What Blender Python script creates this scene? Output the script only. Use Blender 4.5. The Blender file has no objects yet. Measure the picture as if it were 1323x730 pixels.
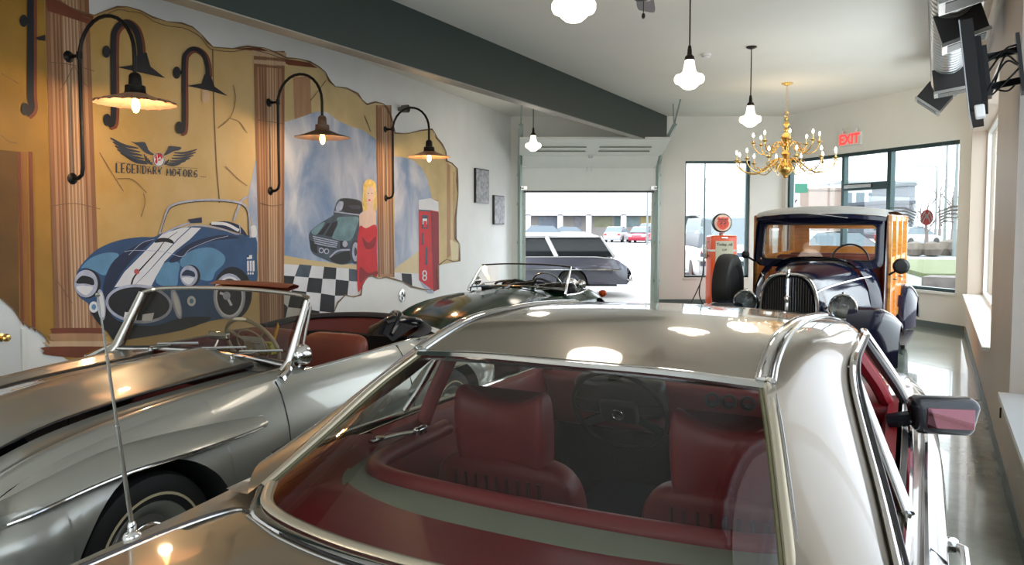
import bpy, math, random
from mathutils import Vector, Matrix
random.seed(7)
PI = math.pi
SC = bpy.context.scene
COL = SC.collection
# ---------------------------------------------------------------- camera numbers
FPX, CXP, CYP, CAMH = 985.0, 661.5, 343.0, 1.69
PITCH = math.atan(54 / 985.0)
_cp, _sp = math.cos(PITCH), math.sin(PITCH)
def ray(px, py):
    a = (px - CXP) / FPX; b = -(py - CYP) / FPX
    return (a, _cp + b * _sp, -_sp + b * _cp)
def at_depth(px, py, Y):
    r = ray(px, py); t = Y / r[1]; return Vector((r[0] * t, Y, CAMH + r[2] * t))
def at_height(px, py, z):
    r = ray(px, py); t = (z - CAMH) / r[2]; return Vector((r[0] * t, r[1] * t, z))
def on_plane(px, py, p0, n):
    r = ray(px, py); t = (p0[0] * n[0] + p0[1] * n[1]) / (r[0] * n[0] + r[1] * n[1])
    return Vector((r[0] * t, r[1] * t, CAMH + r[2] * t))
# ---------------------------------------------------------------- materials
def srgb(c):
    return tuple((v / 12.92 if v <= .04045 else ((v + .055) / 1.055) ** 2.4) for v in c)
def C8(r, g, b): return srgb((r / 255., g / 255., b / 255.))
def new_mat(name):
    m = bpy.data.materials.new(name); m.use_nodes = True
    nt = m.node_tree; return m, nt, nt.nodes['Principled BSDF']
def mat(name, col, rough=.5, metal=0., coat=0., emit=None, es=0., var=0., scale=6., bump=0., bscale=40., spec=None, trans=0., alpha=1., stretch=None):
    m, nt, b = new_mat(name)
    b.inputs['Base Color'].default_value = (*col, 1)
    b.inputs['Roughness'].default_value = rough
    b.inputs['Metallic'].default_value = metal
    b.inputs['Coat Weight'].default_value = coat
    b.inputs['Coat Roughness'].default_value = .04
    if spec is not None: b.inputs['Specular IOR Level'].default_value = spec
    if emit is not None:
        b.inputs['Emission Color'].default_value = (*emit, 1); b.inputs['Emission Strength'].default_value = es
    if trans: b.inputs['Transmission Weight'].default_value = trans
    tc = nt.nodes.new('ShaderNodeTexCoord')
    src = tc.outputs['Object']
    if stretch:
        mp = nt.nodes.new('ShaderNodeMapping'); mp.inputs['Scale'].default_value = stretch
        nt.links.new(src, mp.inputs['Vector']); src = mp.outputs['Vector']
    if var:
        n = nt.nodes.new('ShaderNodeTexNoise'); n.inputs['Scale'].default_value = scale; n.inputs['Detail'].default_value = 5
        nt.links.new(src, n.inputs['Vector'])
        r = nt.nodes.new('ShaderNodeValToRGB')
        r.color_ramp.elements[0].position = .3; r.color_ramp.elements[1].position = .7
        r.color_ramp.elements[0].color = (*[max(0, v * (1 - var)) for v in col], 1)
        r.color_ramp.elements[1].color = (*[min(1, v * (1 + var)) for v in col], 1)
        nt.links.new(n.outputs['Fac'], r.inputs['Fac']); nt.links.new(r.outputs['Color'], b.inputs['Base Color'])
    if bump:
        n2 = nt.nodes.new('ShaderNodeTexNoise'); n2.inputs['Scale'].default_value = bscale; n2.inputs['Detail'].default_value = 4
        nt.links.new(src, n2.inputs['Vector'])
        bp = nt.nodes.new('ShaderNodeBump'); bp.inputs['Strength'].default_value = bump; bp.inputs['Distance'].default_value = .01
        nt.links.new(n2.outputs['Fac'], bp.inputs['Height']); nt.links.new(bp.outputs['Normal'], b.inputs['Normal'])
    return m
def glass_mat(name, tint, refl=1.0, rough=0.0):
    m = bpy.data.materials.new(name); m.use_nodes = True; nt = m.node_tree
    nt.nodes.remove(nt.nodes['Principled BSDF']); out = nt.nodes['Material Output']
    t = nt.nodes.new('ShaderNodeBsdfTransparent'); t.inputs['Color'].default_value = (*tint, 1)
    g = nt.nodes.new('ShaderNodeBsdfGlossy'); g.inputs['Roughness'].default_value = rough; g.inputs['Color'].default_value = (refl, refl, refl, 1)
    lwn = nt.nodes.new('ShaderNodeLayerWeight'); p = nt.nodes.new('ShaderNodeMath'); p.operation = 'POWER'; p.inputs[1].default_value = 5
    f = nt.nodes.new('ShaderNodeMath'); f.operation = 'MULTIPLY_ADD'; f.inputs[1].default_value = .9; f.inputs[2].default_value = .035
    nt.links.new(lwn.outputs['Facing'], p.inputs[0]); nt.links.new(p.outputs[0], f.inputs[0])
    mx = nt.nodes.new('ShaderNodeMixShader')
    nt.links.new(f.outputs[0], mx.inputs['Fac']); nt.links.new(t.outputs['BSDF'], mx.inputs[1]); nt.links.new(g.outputs['BSDF'], mx.inputs[2])
    nt.links.new(mx.outputs['Shader'], out.inputs['Surface'])
    return m
# ---------------------------------------------------------------- curves & surfaces
def V(*a): return Vector(a)
def cr_pts(P, n):
    """Catmull-Rom through the points, n samples per segment."""
    P = [Vector(p) for p in P]
    if len(P) < 3: return [P[0].lerp(P[-1], i / n) for i in range(n + 1)]
    E = [P[0] * 2 - P[1]] + P + [P[-1] * 2 - P[-2]]
    out = []
    for i in range(1, len(E) - 2):
        p0, p1, p2, p3 = E[i - 1], E[i], E[i + 1], E[i + 2]
        for k in range(n):
            t = k / n
            out.append(.5 * ((2 * p1) + (p2 - p0) * t + (2 * p0 - 5 * p1 + 4 * p2 - p3) * t * t + (3 * p1 - p0 - 3 * p2 + p3) * t ** 3))
    out.append(P[-1].copy()); return out
def cv(keys):
    """1-D smooth interpolation, keys = [(x, v), ...] sorted by x (monotone cubic)."""
    xs = [k[0] for k in keys]; ys = [k[1] for k in keys]; n = len(xs)
    d = [(ys[i + 1] - ys[i]) / (xs[i + 1] - xs[i]) for i in range(n - 1)]
    m = [d[0]] + [0 if d[i - 1] * d[i] <= 0 else 2 * d[i - 1] * d[i] / (d[i - 1] + d[i]) for i in range(1, n - 1)] + [d[-1]]
    def f(x):
        if x <= xs[0]: return ys[0]
        if x >= xs[-1]: return ys[-1]
        i = 0
        while x > xs[i + 1]: i += 1
        h = xs[i + 1] - xs[i]; t = (x - xs[i]) / h
        return (2 * t ** 3 - 3 * t * t + 1) * ys[i] + (t ** 3 - 2 * t * t + t) * h * m[i] + (-2 * t ** 3 + 3 * t * t) * ys[i + 1] + (t ** 3 - t * t) * h * m[i + 1]
    return f
def lin(a, b, n): return [a + (b - a) * i / n for i in range(n + 1)]
class MB:
    def __init__(s): s.v = []; s.f = []; s.mi = []
    def add(s, vs, fs, m=0):
        o = len(s.v); s.v += [tuple(v) for v in vs]
        for f in fs: s.f.append(tuple(i + o for i in f)); s.mi.append(m)
        return s
    def box(s, x0, x1, y0, y1, z0, z1, m=0):
        vs = [(x, y, z) for z in (z0, z1) for y in (y0, y1) for x in (x0, x1)]
        return s.add(vs, [(0, 2, 3, 1), (4, 5, 7, 6), (0, 1, 5, 4), (2, 6, 7, 3), (0, 4, 6, 2), (1, 3, 7, 5)], m)
    def rbox(s, c, size, r, m=0, rot=None, n=3):
        """rounded box, centre c"""
        import itertools
        hx, hy, hz = [v / 2 for v in size]; r = min(r, hx, hy, hz)
        N = 2 * n + 2; o = len(s.v); 
        def mp(d):
            return d
        # sphere-ish grid on cube
        faces = []
        idx = {}
        vs = []
        def coord(i, h):
            # i in 0..2n+1 -> position along axis with corner subdivision
            if i <= n: a = i / n; return -1 + 0 * a, -(1 - a)
            a = (i - n - 1) / n; return 1, a
        def vert(i, j, k):
            key = (i, j, k)
            if key in idx: return idx[key]
            p = []
            q = []
            for t, h in ((i, hx), (j, hy), (k, hz)):
                sg, a = coord(t, h); p.append(sg * (h - r)); q.append(a)
            q = Vector([math.tan(v * PI / 4) for v in q])
            if q.length > 0: q.normalize()
            v = Vector(p) + q * r
            if rot is not None: v = rot @ v
            vs.append(v + Vector(c)); idx[key] = len(vs) - 1
            return idx[key]
        L = 2 * n + 1
        for a in range(L):
            for b in range(L):
                faces.append((vert(a, b, 0), vert(a, b + 1, 0), vert(a + 1, b + 1, 0), vert(a + 1, b, 0)))
                faces.append((vert(a, b, L), vert(a + 1, b, L), vert(a + 1, b + 1, L), vert(a, b + 1, L)))
                faces.append((vert(a, 0, b), vert(a + 1, 0, b), vert(a + 1, 0, b + 1), vert(a, 0, b + 1)))
                faces.append((vert(a, L, b), vert(a, L, b + 1), vert(a + 1, L, b + 1), vert(a + 1, L, b)))
                faces.append((vert(0, a, b), vert(0, a, b + 1), vert(0, a + 1, b + 1), vert(0, a + 1, b)))
                faces.append((vert(L, a, b), vert(L, a + 1, b), vert(L, a + 1, b + 1), vert(L, a, b + 1)))
        return s.add(vs, faces, m)
    def obox(s, a, b, w, h, m=0, up=(0, 0, 1)):
        """bar from a to b, width w, height h"""
        a = Vector(a); b = Vector(b); d = (b - a).normalized(); up = Vector(up)
        if abs(d.dot(up)) > .98: up = Vector((1, 0, 0))
        sd = d.cross(up).normalized(); u = sd.cross(d).normalized()
        vs = [p + sd * (x * w / 2) + u * (y * h / 2) for p in (a, b) for x, y in ((-1, -1), (1, -1), (1, 1), (-1, 1))]
        return s.add(vs, [(0, 1, 2, 3), (7, 6, 5, 4), (0, 4, 5, 1), (1, 5, 6, 2), (2, 6, 7, 3), (3, 7, 4, 0)], m)
    def tube(s, P, r, n=10, m=0, closed=False, caps=True, flat=None):
        """tube along points; r number or list; flat = (a, b) scales of cross section"""
        P = [Vector(p) for p in P]; N = len(P)
        rs = r if isinstance(r, (list, tuple)) else [r] * N
        vs = []; up = None
        for i, p in enumerate(P):
            if closed: d = P[(i + 1) % N] - P[i - 1]
            else: d = P[min(i + 1, N - 1)] - P[max(i - 1, 0)]
            d = d.normalized() if d.length > 1e-9 else Vector((0, 0, 1))
            if up is None:
                up = Vector((0, 0, 1)) if abs(d.z) < .9 else Vector((1, 0, 0))
            sd = d.cross(up)
            if sd.length < 1e-6: sd = d.cross(Vector((0, 1, 0)))
            sd.normalize(); u = sd.cross(d).normalized(); up = u
            fa, fb = flat if flat else (1, 1)
            for k in range(n):
                t = 2 * PI * k / n
                vs.append(p + sd * (math.cos(t) * rs[i] * fa) + u * (math.sin(t) * rs[i] * fb))
        fs = []
        for i in range(N if closed else N - 1):
            j = (i + 1) % N
            for k in range(n):
                l = (k + 1) % n
                fs.append((i * n + k, i * n + l, j * n + l, j * n + k))
        if caps and not closed:
            fs.append(tuple(range(n - 1, -1, -1))); fs.append(tuple((N - 1) * n + k for k in range(n)))
        return s.add(vs, fs, m)
    def lathe(s, prof, c=(0, 0, 0), axis='z', n=24, m=0, rot=None, scallop=None):
        """prof = [(r, h)...]; axis z by default"""
        vs = []; fs = []
        for i, (r, h) in enumerate(prof):
            for k in range(n):
                t = 2 * PI * k / n
                rr = r; hh = h
                if scallop and i >= scallop[0]:
                    hh += scallop[1] * math.cos(scallop[2] * t)
                x, y = rr * math.cos(t), rr * math.sin(t)
                v = Vector((x, y, hh))
                if axis == 'x': v = Vector((hh, x, y))
                elif axis == 'y': v = Vector((y, hh, x))
                if rot is not None: v = rot @ v
                vs.append(v + Vector(c))
        for i in range(len(prof) - 1):
            for k in range(n):
                l = (k + 1) % n
                fs.append((i * n + k, i * n + l, (i + 1) * n + l, (i + 1) * n + k))
        if prof[0][0] > 1e-5: fs.append(tuple(range(n - 1, -1, -1)))
        if prof[-1][0] > 1e-5: fs.append(tuple((len(prof) - 1) * n + k for k in range(n)))
        return s.add(vs, fs, m)
    def olathe(s, prof, c=(0, 0, 0), axis='z', n=24, m=0, rot=None, scallop=None):
        """open lathe: no caps"""
        k0 = len(s.f); s.lathe(prof, c, axis, n, m, rot, scallop)
        while len(s.f) > k0 and len(s.f[-1]) > 4: s.f.pop(); s.mi.pop()
        return s
    def torus(s, c, R, r, axis='z', n=32, k=10, m=0, rot=None):
        P = []
        for i in range(n):
            t = 2 * PI * i / n
            v = Vector((R * math.cos(t), R * math.sin(t), 0))
            if axis == 'x': v = Vector((0, v.x, v.y))
            elif axis == 'y': v = Vector((v.x, 0, v.y))
            if rot is not None: v = rot @ v
            P.append(v + Vector(c))
        return s.tube(P, r, k, m, closed=True)
    def ball(s, c, r, n=12, m=0, sc=(1, 1, 1)):
        vs = []; fs = []
        H = n // 2
        for i in range(H + 1):
            a = PI * i / H
            for k in range(n):
                t = 2 * PI * k / n
                vs.append(Vector(c) + Vector((r * sc[0] * math.sin(a) * math.cos(t), r * sc[1] * math.sin(a) * math.sin(t), r * sc[2] * math.cos(a))))
        for i in range(H):
            for k in range(n):
                l = (k + 1) % n
                fs.append((i * n + k, (i + 1) * n + k, (i + 1) * n + l, i * n + l))
        return s.add(vs, fs, m)
    def grid(s, rows, m=0, flip=False):
        R = len(rows); Cn = len(rows[0]); vs = [p for r in rows for p in r]; fs = []
        for i in range(R - 1):
            for j in range(Cn - 1):
                q = (i * Cn + j, i * Cn + j + 1, (i + 1) * Cn + j + 1, (i + 1) * Cn + j)
                fs.append(q[::-1] if flip else q)
        return s.add(vs, fs, m)
    def surf(s, ctrl, nu=4, nv=4, m=0, flip=False):
        rows = [cr_pts(r, nv) for r in ctrl]
        cols = [cr_pts([r[j] for r in rows], nu) for j in range(len(rows[0]))]
        return s.grid([[c[i] for c in cols] for i in range(len(cols[0]))], m, flip)
    def prism(s, poly, a, b, plane='xy', m=0):
        """extrude 2-D poly between a and b along the third axis"""
        def mk(p, h):
            return {'xy': (p[0], p[1], h), 'xz': (p[0], h, p[1]), 'yz': (h, p[0], p[1])}[plane]
        n = len(poly); vs = [mk(p, a) for p in poly] + [mk(p, b) for p in poly]
        fs = [tuple(range(n - 1, -1, -1)), tuple(range(n, 2 * n))] + [(i, (i + 1) % n, n + (i + 1) % n, n + i) for i in range(n)]
        return s.add(vs, fs, m)
    def poly(s, pts, m=0): return s.add(pts, [tuple(range(len(pts)))], m)
    def mirror_y(s):
        n = len(s.v); s.v += [(x, -y, z) for x, y, z in s.v]
        fs = [tuple(i + n for i in f[::-1]) for f in s.f]; s.f += fs; s.mi += list(s.mi); return s
    def xf(s, M):
        s.v = [tuple(M @ Vector(v)) for v in s.v]; return s
    def merge(s, o, m=None):
        k = len(s.v); s.v += o.v; s.f += [tuple(i + k for i in f) for f in o.f]; s.mi += (o.mi if m is None else [m] * len(o.f)); return s
    def build(s, name, mats, parent=None, smooth=True, weld=True, angle=40, mods=None, **tags):
        me = bpy.data.meshes.new(name); me.from_pydata(s.v, [], s.f)
        if not isinstance(mats, (list, tuple)): mats = [mats]
        for m in mats: me.materials.append(m)
        if len(mats) > 1: me.polygons.foreach_set('material_index', s.mi)
        me.validate()
        import bmesh
        bm = bmesh.new(); bm.from_mesh(me)
        if weld: bmesh.ops.remove_doubles(bm, verts=bm.verts, dist=1e-5)
        bmesh.ops.recalc_face_normals(bm, faces=bm.faces)
        bm.to_mesh(me); bm.free()
        if smooth:
            me.polygons.foreach_set('use_smooth', [True] * len(me.polygons))
            try: me.set_sharp_from_angle(angle=math.radians(angle))
            except Exception: pass
        o = bpy.data.objects.new(name, me); COL.objects.link(o)
        if parent is not None: o.parent = parent
        tagobj(o, **tags); return o
def tagobj(o, label=None, cat=None, group=None, kind=None):
    if label: o['label'] = label
    if cat: o['category'] = cat
    if group: o['group'] = group
    if kind: o['kind'] = kind
    return o
def thing(name, loc=(0, 0, 0), rz=0, label=None, cat=None, group=None, kind=None):
    o = bpy.data.objects.new(name, None); COL.objects.link(o); o.location = loc; o.rotation_euler = (0, 0, rz)
    o.empty_display_size = .1
    return tagobj(o, label, cat, group, kind)
def copy_tree(o, parent=None):
    c = o.copy(); COL.objects.link(c); c.parent = parent
    for ch in list(o.children): copy_tree(ch, c)
    return c
def text_mb(txt, size, depth=.002, xs=1.0, align='CENTER', bold=0.):
    cu = bpy.data.curves.new('t', 'FONT'); cu.body = txt; cu.size = size; cu.extrude = depth; cu.align_x = align; cu.align_y = 'CENTER'; cu.offset = bold
    ob = bpy.data.objects.new('t', cu); COL.objects.link(ob)
    dg = bpy.context.evaluated_depsgraph_get(); me = bpy.data.meshes.new_from_object(ob.evaluated_get(dg))
    mb = MB(); mb.add([(v.co.x * xs, v.co.y, v.co.z) for v in me.vertices], [tuple(p.vertices) for p in me.polygons])
    bpy.data.objects.remove(ob); bpy.data.curves.remove(cu); bpy.data.meshes.remove(me)
    return mb
RX90 = Matrix.Rotation(PI / 2, 4, 'X')
def heading(deg): return PI / 2 - math.radians(deg)
# ---------------------------------------------------------------- shared materials
M = {}
M['wall'] = mat('painted_drywall', C8(236, 236, 230), .75, var=.02, scale=1.5, bump=.02, bscale=120)
M['wall_mural'] = mat('white_plaster', C8(240, 241, 240), .7, var=.03, scale=2, bump=.03, bscale=60)
M['wall_right'] = mat('warm_drywall', C8(205, 192, 178), .55, var=.03, scale=1.2)
M['ceiling'] = mat('ceiling_paint', C8(232, 230, 222), .8, var=.02, scale=1)
M['white'] = mat('white_paint', C8(232, 232, 228), .4)
M['trimteal'] = mat('grey_teal_paint', C8(92, 108, 106), .5)
M['winframe'] = mat('dark_teal_aluminium', C8(62, 82, 84), .35, metal=.5)
M['beam'] = mat('dark_green_paint', C8(29, 45, 41), .45, var=.06, scale=3)
M['black'] = mat('black_plastic', (.012, .012, .013), .35)
M['blackmetal'] = mat('black_iron', (.02, .018, .016), .45, metal=.6, bump=.1, bscale=90)
M['rubber'] = mat('tyre_rubber', (.014, .014, .014), .6, bump=.1, bscale=80)
M['chrome'] = mat('chrome', (.78, .78, .78), .07, metal=1)
M['steel'] = mat('brushed_steel', (.5, .5, .49), .25, metal=1)
M['brass'] = mat('polished_brass', C8(232, 190, 112), .24, metal=1)
M['glass'] = glass_mat('clear_glass', (.95, .97, .96))
M['dimglass'] = glass_mat('hazy_dimming_glass', (.5, .53, .56))  # grey tint added to dim daylight through the windows near the camera
M['wglass'] = glass_mat('window_glass', (.93, .96, .95))
M['tint'] = glass_mat('tinted_glass', (.70, .72, .68))
M['mirror'] = mat('mirror_glass', (.7, .7, .72), .02, metal=1)
M['redleather'] = mat('red_leather', C8(132, 22, 32), .42, var=.08, scale=9, bump=.06, bscale=150)
M['redvinyl'] = mat('red_vinyl_trim', C8(122, 20, 28), .35, bump=.03, bscale=150)
M['brownleather'] = mat('brown_leather', C8(122, 52, 34), .45, var=.1, scale=8, bump=.1, bscale=60)
M['dark'] = mat('dark_cavity', (.008, .008, .008), .8)
# ================================================================ ROOM
CEIL = 3.92
dl = Vector((.3486, .9373, 0)); nl = Vector((dl.y, -dl.x, 0))      # mural wall direction (to the far corner), normal into the room
A0 = Vector((-.02, 16, 0)); B0 = Vector((5.65, 16, 0)); C0 = Vector((7.03, 11.75, 0))
dr = Vector((3.248, 5.834, 0)).normalized(); nr = Vector((-dr.y, dr.x, 0))
D0 = C0 - dr * 18.6
E0 = A0 - dl * 21.6
def wall_boxes(mb, L, h, th, holes, z0=0):
    """local: x along wall 0..L, y 0..th outward, holes [(x0,x1,z0,z1)]"""
    xs = sorted(set([0, L] + [a for hh in holes for a in hh[:2]]))
    for a, b in zip(xs, xs[1:]):
        hs = sorted([hh for hh in holes if hh[0] <= a + 1e-6 and hh[1] >= b - 1e-6], key=lambda q: q[2])
        z = z0
        for hh in hs:
            if hh[2] > z: mb.box(a, b, 0, th, z, hh[2])
            z = hh[3]
        if z < h: mb.box(a, b, 0, th, z, h)
def wall(name, p, q, holes, m, th=.22):
    """wall from p to q; outward = left of p->q ... local +y outward"""
    d = (q - p); L = d.length; o = MB(); wall_boxes(o, L, CEIL, th, holes)
    w = o.build(name, m, smooth=False, kind='structure'); w.location = p; w.rotation_euler = (0, 0, math.atan2(d.y, d.x))
    return w
# floor and ceiling
fm, nt, b = new_mat('polished_concrete')
tc = nt.nodes.new('ShaderNodeTexCoord'); n1 = nt.nodes.new('ShaderNodeTexNoise'); n1.inputs['Scale'].default_value = 1.3; n1.inputs['Detail'].default_value = 8; n1.inputs['Roughness'].default_value = .65
nt.links.new(tc.outputs['Object'], n1.inputs['Vector']); r1 = nt.nodes.new('ShaderNodeValToRGB')
r1.color_ramp.elements[0].position = .35; r1.color_ramp.elements[0].color = (*C8(96, 104, 96), 1)
r1.color_ramp.elements[1].position = .68; r1.color_ramp.elements[1].color = (*C8(150, 158, 148), 1)
nt.links.new(n1.outputs['Fac'], r1.inputs['Fac']); nt.links.new(r1.outputs['Color'], b.inputs['Base Color'])
b.inputs['Roughness'].default_value = .16; b.inputs['Coat Weight'].default_value = .4
mb = MB(); pts = [E0 - nl * .3 + V(0, -.3, 0), D0 - nr * .3 + V(0, -.3, 0), C0 + V(.35, 0, 0), B0 + V(.3, .22, 0), A0 + V(-.3, .22, 0)]
mb.prism([(p.x, p.y) for p in pts], -.15, 0); mb.build('floor', fm, smooth=False, kind='structure')
mb = MB(); mb.prism([(p.x, p.y) for p in pts], CEIL, CEIL + .2); mb.build('ceiling', M['ceiling'], smooth=False, kind='structure')
# left wall (local +x to the far corner, +y outward)
wall('wall_left', E0, A0, [], M['wall_mural'])
# back wall with garage opening and window
gx0, gx1, gz = .24, 2.95, 2.95
w1x0, w1x1, w1z0, w1z1 = 3.62, 4.98, .56, 3.0
wall('wall_back', A0, B0, [(gx0 - A0.x, gx1 - A0.x, 0, gz), (w1x0 - A0.x, w1x1 - A0.x, w1z0, w1z1)], M['wall'])
# exit wall
de = (C0 - B0).normalized(); ne = Vector((-de.y, de.x, 0)); LE = (C0 - B0).length
def eu(px, py=280): p = on_plane(px, py, B0, ne); return (p - B0).dot(de), p.z
ex0 = .12; ex1 = eu(1237)[0]
WE0, WE1 = .6, 3.0
wall('wall_exit', B0, C0, [(ex0, ex1, WE0, WE1)], M['wall'])
# right wall, from the exit corner back past the camera; windows
LR = (D0 - C0).length
hol = [(.25, 6.0, .62, 3.07), (8.0, 12.4, .62, 3.3), (13.2, 17.6, .62, 3.3)]
wall('wall_right', C0, D0, hol, M['wall_right'], .3)
wall('wall_front', D0, E0, [(.8, 4.6, .9, 3.3)], M['wall'])
# sills and reveals on the right wall, window glazing
ar = math.atan2(-dr.y, -dr.x)
for k, (u0, u1, z0, z1) in enumerate(hol):
    w = thing('window_%d' % (k + 3), C0, ar, kind='structure')
    o = MB(); o.box(u0 + .001, u1 - .001, -.06, .22, z0 - .03, z0 + .004); o.build('window_sill', M['white'], w, smooth=False, kind='structure')
    o = MB()
    for (a, b_) in ((u0, u0 + .05), (u1 - .05, u1), ((u0 + u1) / 2 - .025, (u0 + u1) / 2 + .025)): o.box(a, b_, .2, .26, z0, z1)
    o.box(u0, u1, .2, .26, z0, z0 + .05); o.box(u0, u1, .2, .26, z1 - .05, z1)
    o.build('window_frame', M['white'], w, smooth=False, kind='structure')
    o = MB(); o.box(u0 + .05, u1 - .05, .225, .235, z0 + .05, z1 - .05); o.build('window_pane', M['dimglass'] if k else M['wglass'], w, smooth=False, kind='structure')
o = MB(); o.box(.8, 4.6, .1, .11, .9, 3.3); g = o.build('window_6', M['wglass'], smooth=False, kind='structure'); g.location = D0; d = E0 - D0; g.rotation_euler = (0, 0, math.atan2(d.y, d.x))
# baseboards
def baseb(name, p, q, spans, off=.012):
    d = q - p; o = MB()
    for a, b_ in spans: o.box(a, b_, -off, 0, 0, .1)
    w = o.build(name, M['trimteal'], smooth=False, kind='structure'); w.location = p; w.rotation_euler = (0, 0, math.atan2(d.y, d.x))
baseb('baseboard_back', A0, B0, [(.02, gx0 - A0.x - .12), (gx1 - A0.x + .12, (B0 - A0).length - .02)])
baseb('baseboard_exit', B0, C0, [(.02, LE - .02)])
baseb('baseboard_right', C0, D0, [(.02, LR)], .008)
# window in the back wall
w = thing('window_1', (0, 16, 0), 0, kind='structure'); o = MB()
o.box(w1x0, w1x0 + .035, .06, .14, w1z0, w1z1); o.box(w1x1 - .07, w1x1, .06, .14, w1z0, w1z1); o.box(w1x0, w1x1, .06, .14, w1z1 - .05, w1z1); o.box(w1x0, w1x1, .06, .14, w1z0, w1z0 + .04)
xm = at_depth(910, 280, 16.1).x; o.box(xm - .012, xm + .012, .08, .12, w1z0, w1z1)
o.build('window_frame', M['winframe'], w, smooth=False, kind='structure')
o = MB(); o.box(w1x0 + .03, w1x1 - .07, .095, .105, w1z0, w1z1); o.build('window_pane', M['wglass'], w, smooth=False, kind='structure')
o = MB(); o.box(w1x0 - .02, w1x1 + .02, -.03, .06, w1z0 - .03, w1z0); o.build('window_sill', M['white'], w, smooth=False, kind='structure')
# storefront in the exit wall: frame, panes, glass door
w = thing('window_2', B0, math.atan2(de.y, de.x), kind='structure'); o = MB()
uD0, uD1, uM = eu(1085)[0], eu(1144)[0], eu(1144)[0]
def post(u, wd=.06): o.box(u - wd / 2, u + wd / 2, .05, .15, WE0, WE1)
post(ex0 + .03); post(uD0, .07); post(uM, .09); post(ex1 - .02, .04)
o.box(ex0, ex1, .05, .15, WE1 - .06, WE1); o.box(ex0, ex1, .05, .15, WE0, WE0 + .05)
zt = eu(1115, 238)[1]
o.build('window_frame', M['winframe'], w, smooth=False, kind='structure')
o = MB(); o.box(uD0, uM, .04, .13, zt - .1, zt + .03); o.build('door_header', M['winframe'], w, smooth=False, kind='structure')
o = MB(); o.box(uD0 + .1, uM - .35, -.01, .05, zt - .06, zt - .0); o.build('door_closer', M['steel'], w, smooth=False, kind='structure')
o = MB(); o.box(ex0 + .05, uD0, .095, .105, WE0, WE1); o.box(uD0, uM, .095, .105, WE0, WE1); o.box(uM, ex1, .095, .105, WE0, WE1)
o.build('window_pane', M['wglass'], w, smooth=False, kind='structure')
o = MB(); o.box(ex0, ex1 + .03, -.05, .06, WE0 - .04, WE0); o.build('window_sill', M['white'], w, smooth=False, kind='structure')
# ceiling beam
db = Vector((.4731, .8810, 0)); nb = Vector((-db.y, db.x, 0))
pb = Vector((3.22, 15.98, 0)); o = MB()
q = pb - db * 21; zb = 3.32
P = [q, pb, pb + nb * .19, q + nb * .19]
o.prism([(min(p.x, 9), min(p.y, 15.98)) for p in P], zb, CEIL + .02)
o.build('trim_1', M['beam'], smooth=False, kind='structure')
o = MB(); P = [q - nb * .0, pb, pb + nb * .19, q + nb * .19]; o.prism([(p.x, min(p.y, 15.98)) for p in P], zb - .012, zb - .001)
o.build('trim_2', mat('beam_underside', C8(150, 146, 134), .5), smooth=False, kind='structure')
# white door at the far left of the mural wall with a brass knob
def lw(px, py, off=0.0):
    """pixel -> (u along the mural wall from the far corner, height)"""
    p = on_plane(px, py, A0 + nl * off, nl); return (p - A0).dot(dl), p.z
ang_l = math.atan2(dl.y, dl.x)
# ================================================================ GARAGE DOOR
gd = thing('garage_door', ((gx0 + gx1) / 2, 15.98, 0), 0, 'white sectional overhead garage door half raised with steel tracks', 'garage door')
gw = (gx1 - gx0) / 2
pw = mat('garage_door_white', C8(226, 230, 226), .45, var=.02, scale=3)
galv = mat('galvanised_track', C8(150, 165, 158), .4, metal=.5)
zs = [2.37, 2.86]
path = [(-.10, 2.37), (-.10, 2.86), (-.32, 3.10), (-.95, 3.32)]     # (y, z) of section joints
path = [(-.08, 2.37), (-.08, 2.84), (-.38, 3.08), (-1.25, 3.33)]
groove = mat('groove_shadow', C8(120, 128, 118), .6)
for i in range(3):
    (y0, z0), (y1, z1) = path[i], path[i + 1]
    o = MB(); a = Vector((0, y0, z0)); b_ = Vector((0, y1, z1)); d = (b_ - a); L = d.length; d.normalize()
    o.obox(V(0, y0, z0 + (.014 if i else .004)) , V(0, y1, z1), 2 * gw + .06 + (.12 if i == 2 else 0), .045, up=(0, 1, 0) if i == 0 else (0, 0, 1))
    if i == 2:      # embossed long recess lines
        nn = Vector((0, -d.z, d.y)); 
        for sx in (-1, 1):
            for t in (.3, .55):
                c = a + d * (L * t) - Vector((0, d.z, -d.y)) * -.028
                c = a + d * (L * t) + Vector((0, -d.z, d.y)).normalized() * (-.03 if False else 0)
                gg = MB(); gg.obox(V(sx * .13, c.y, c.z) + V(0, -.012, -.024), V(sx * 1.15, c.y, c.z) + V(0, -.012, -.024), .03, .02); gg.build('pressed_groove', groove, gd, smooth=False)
    o.build('door_section', pw, gd, smooth=False)
o = MB(); o.box(-gw, gw, -.11, -.05, 2.335, 2.372); o.build('bottom_seal', M['black'], gd, smooth=False)
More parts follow.
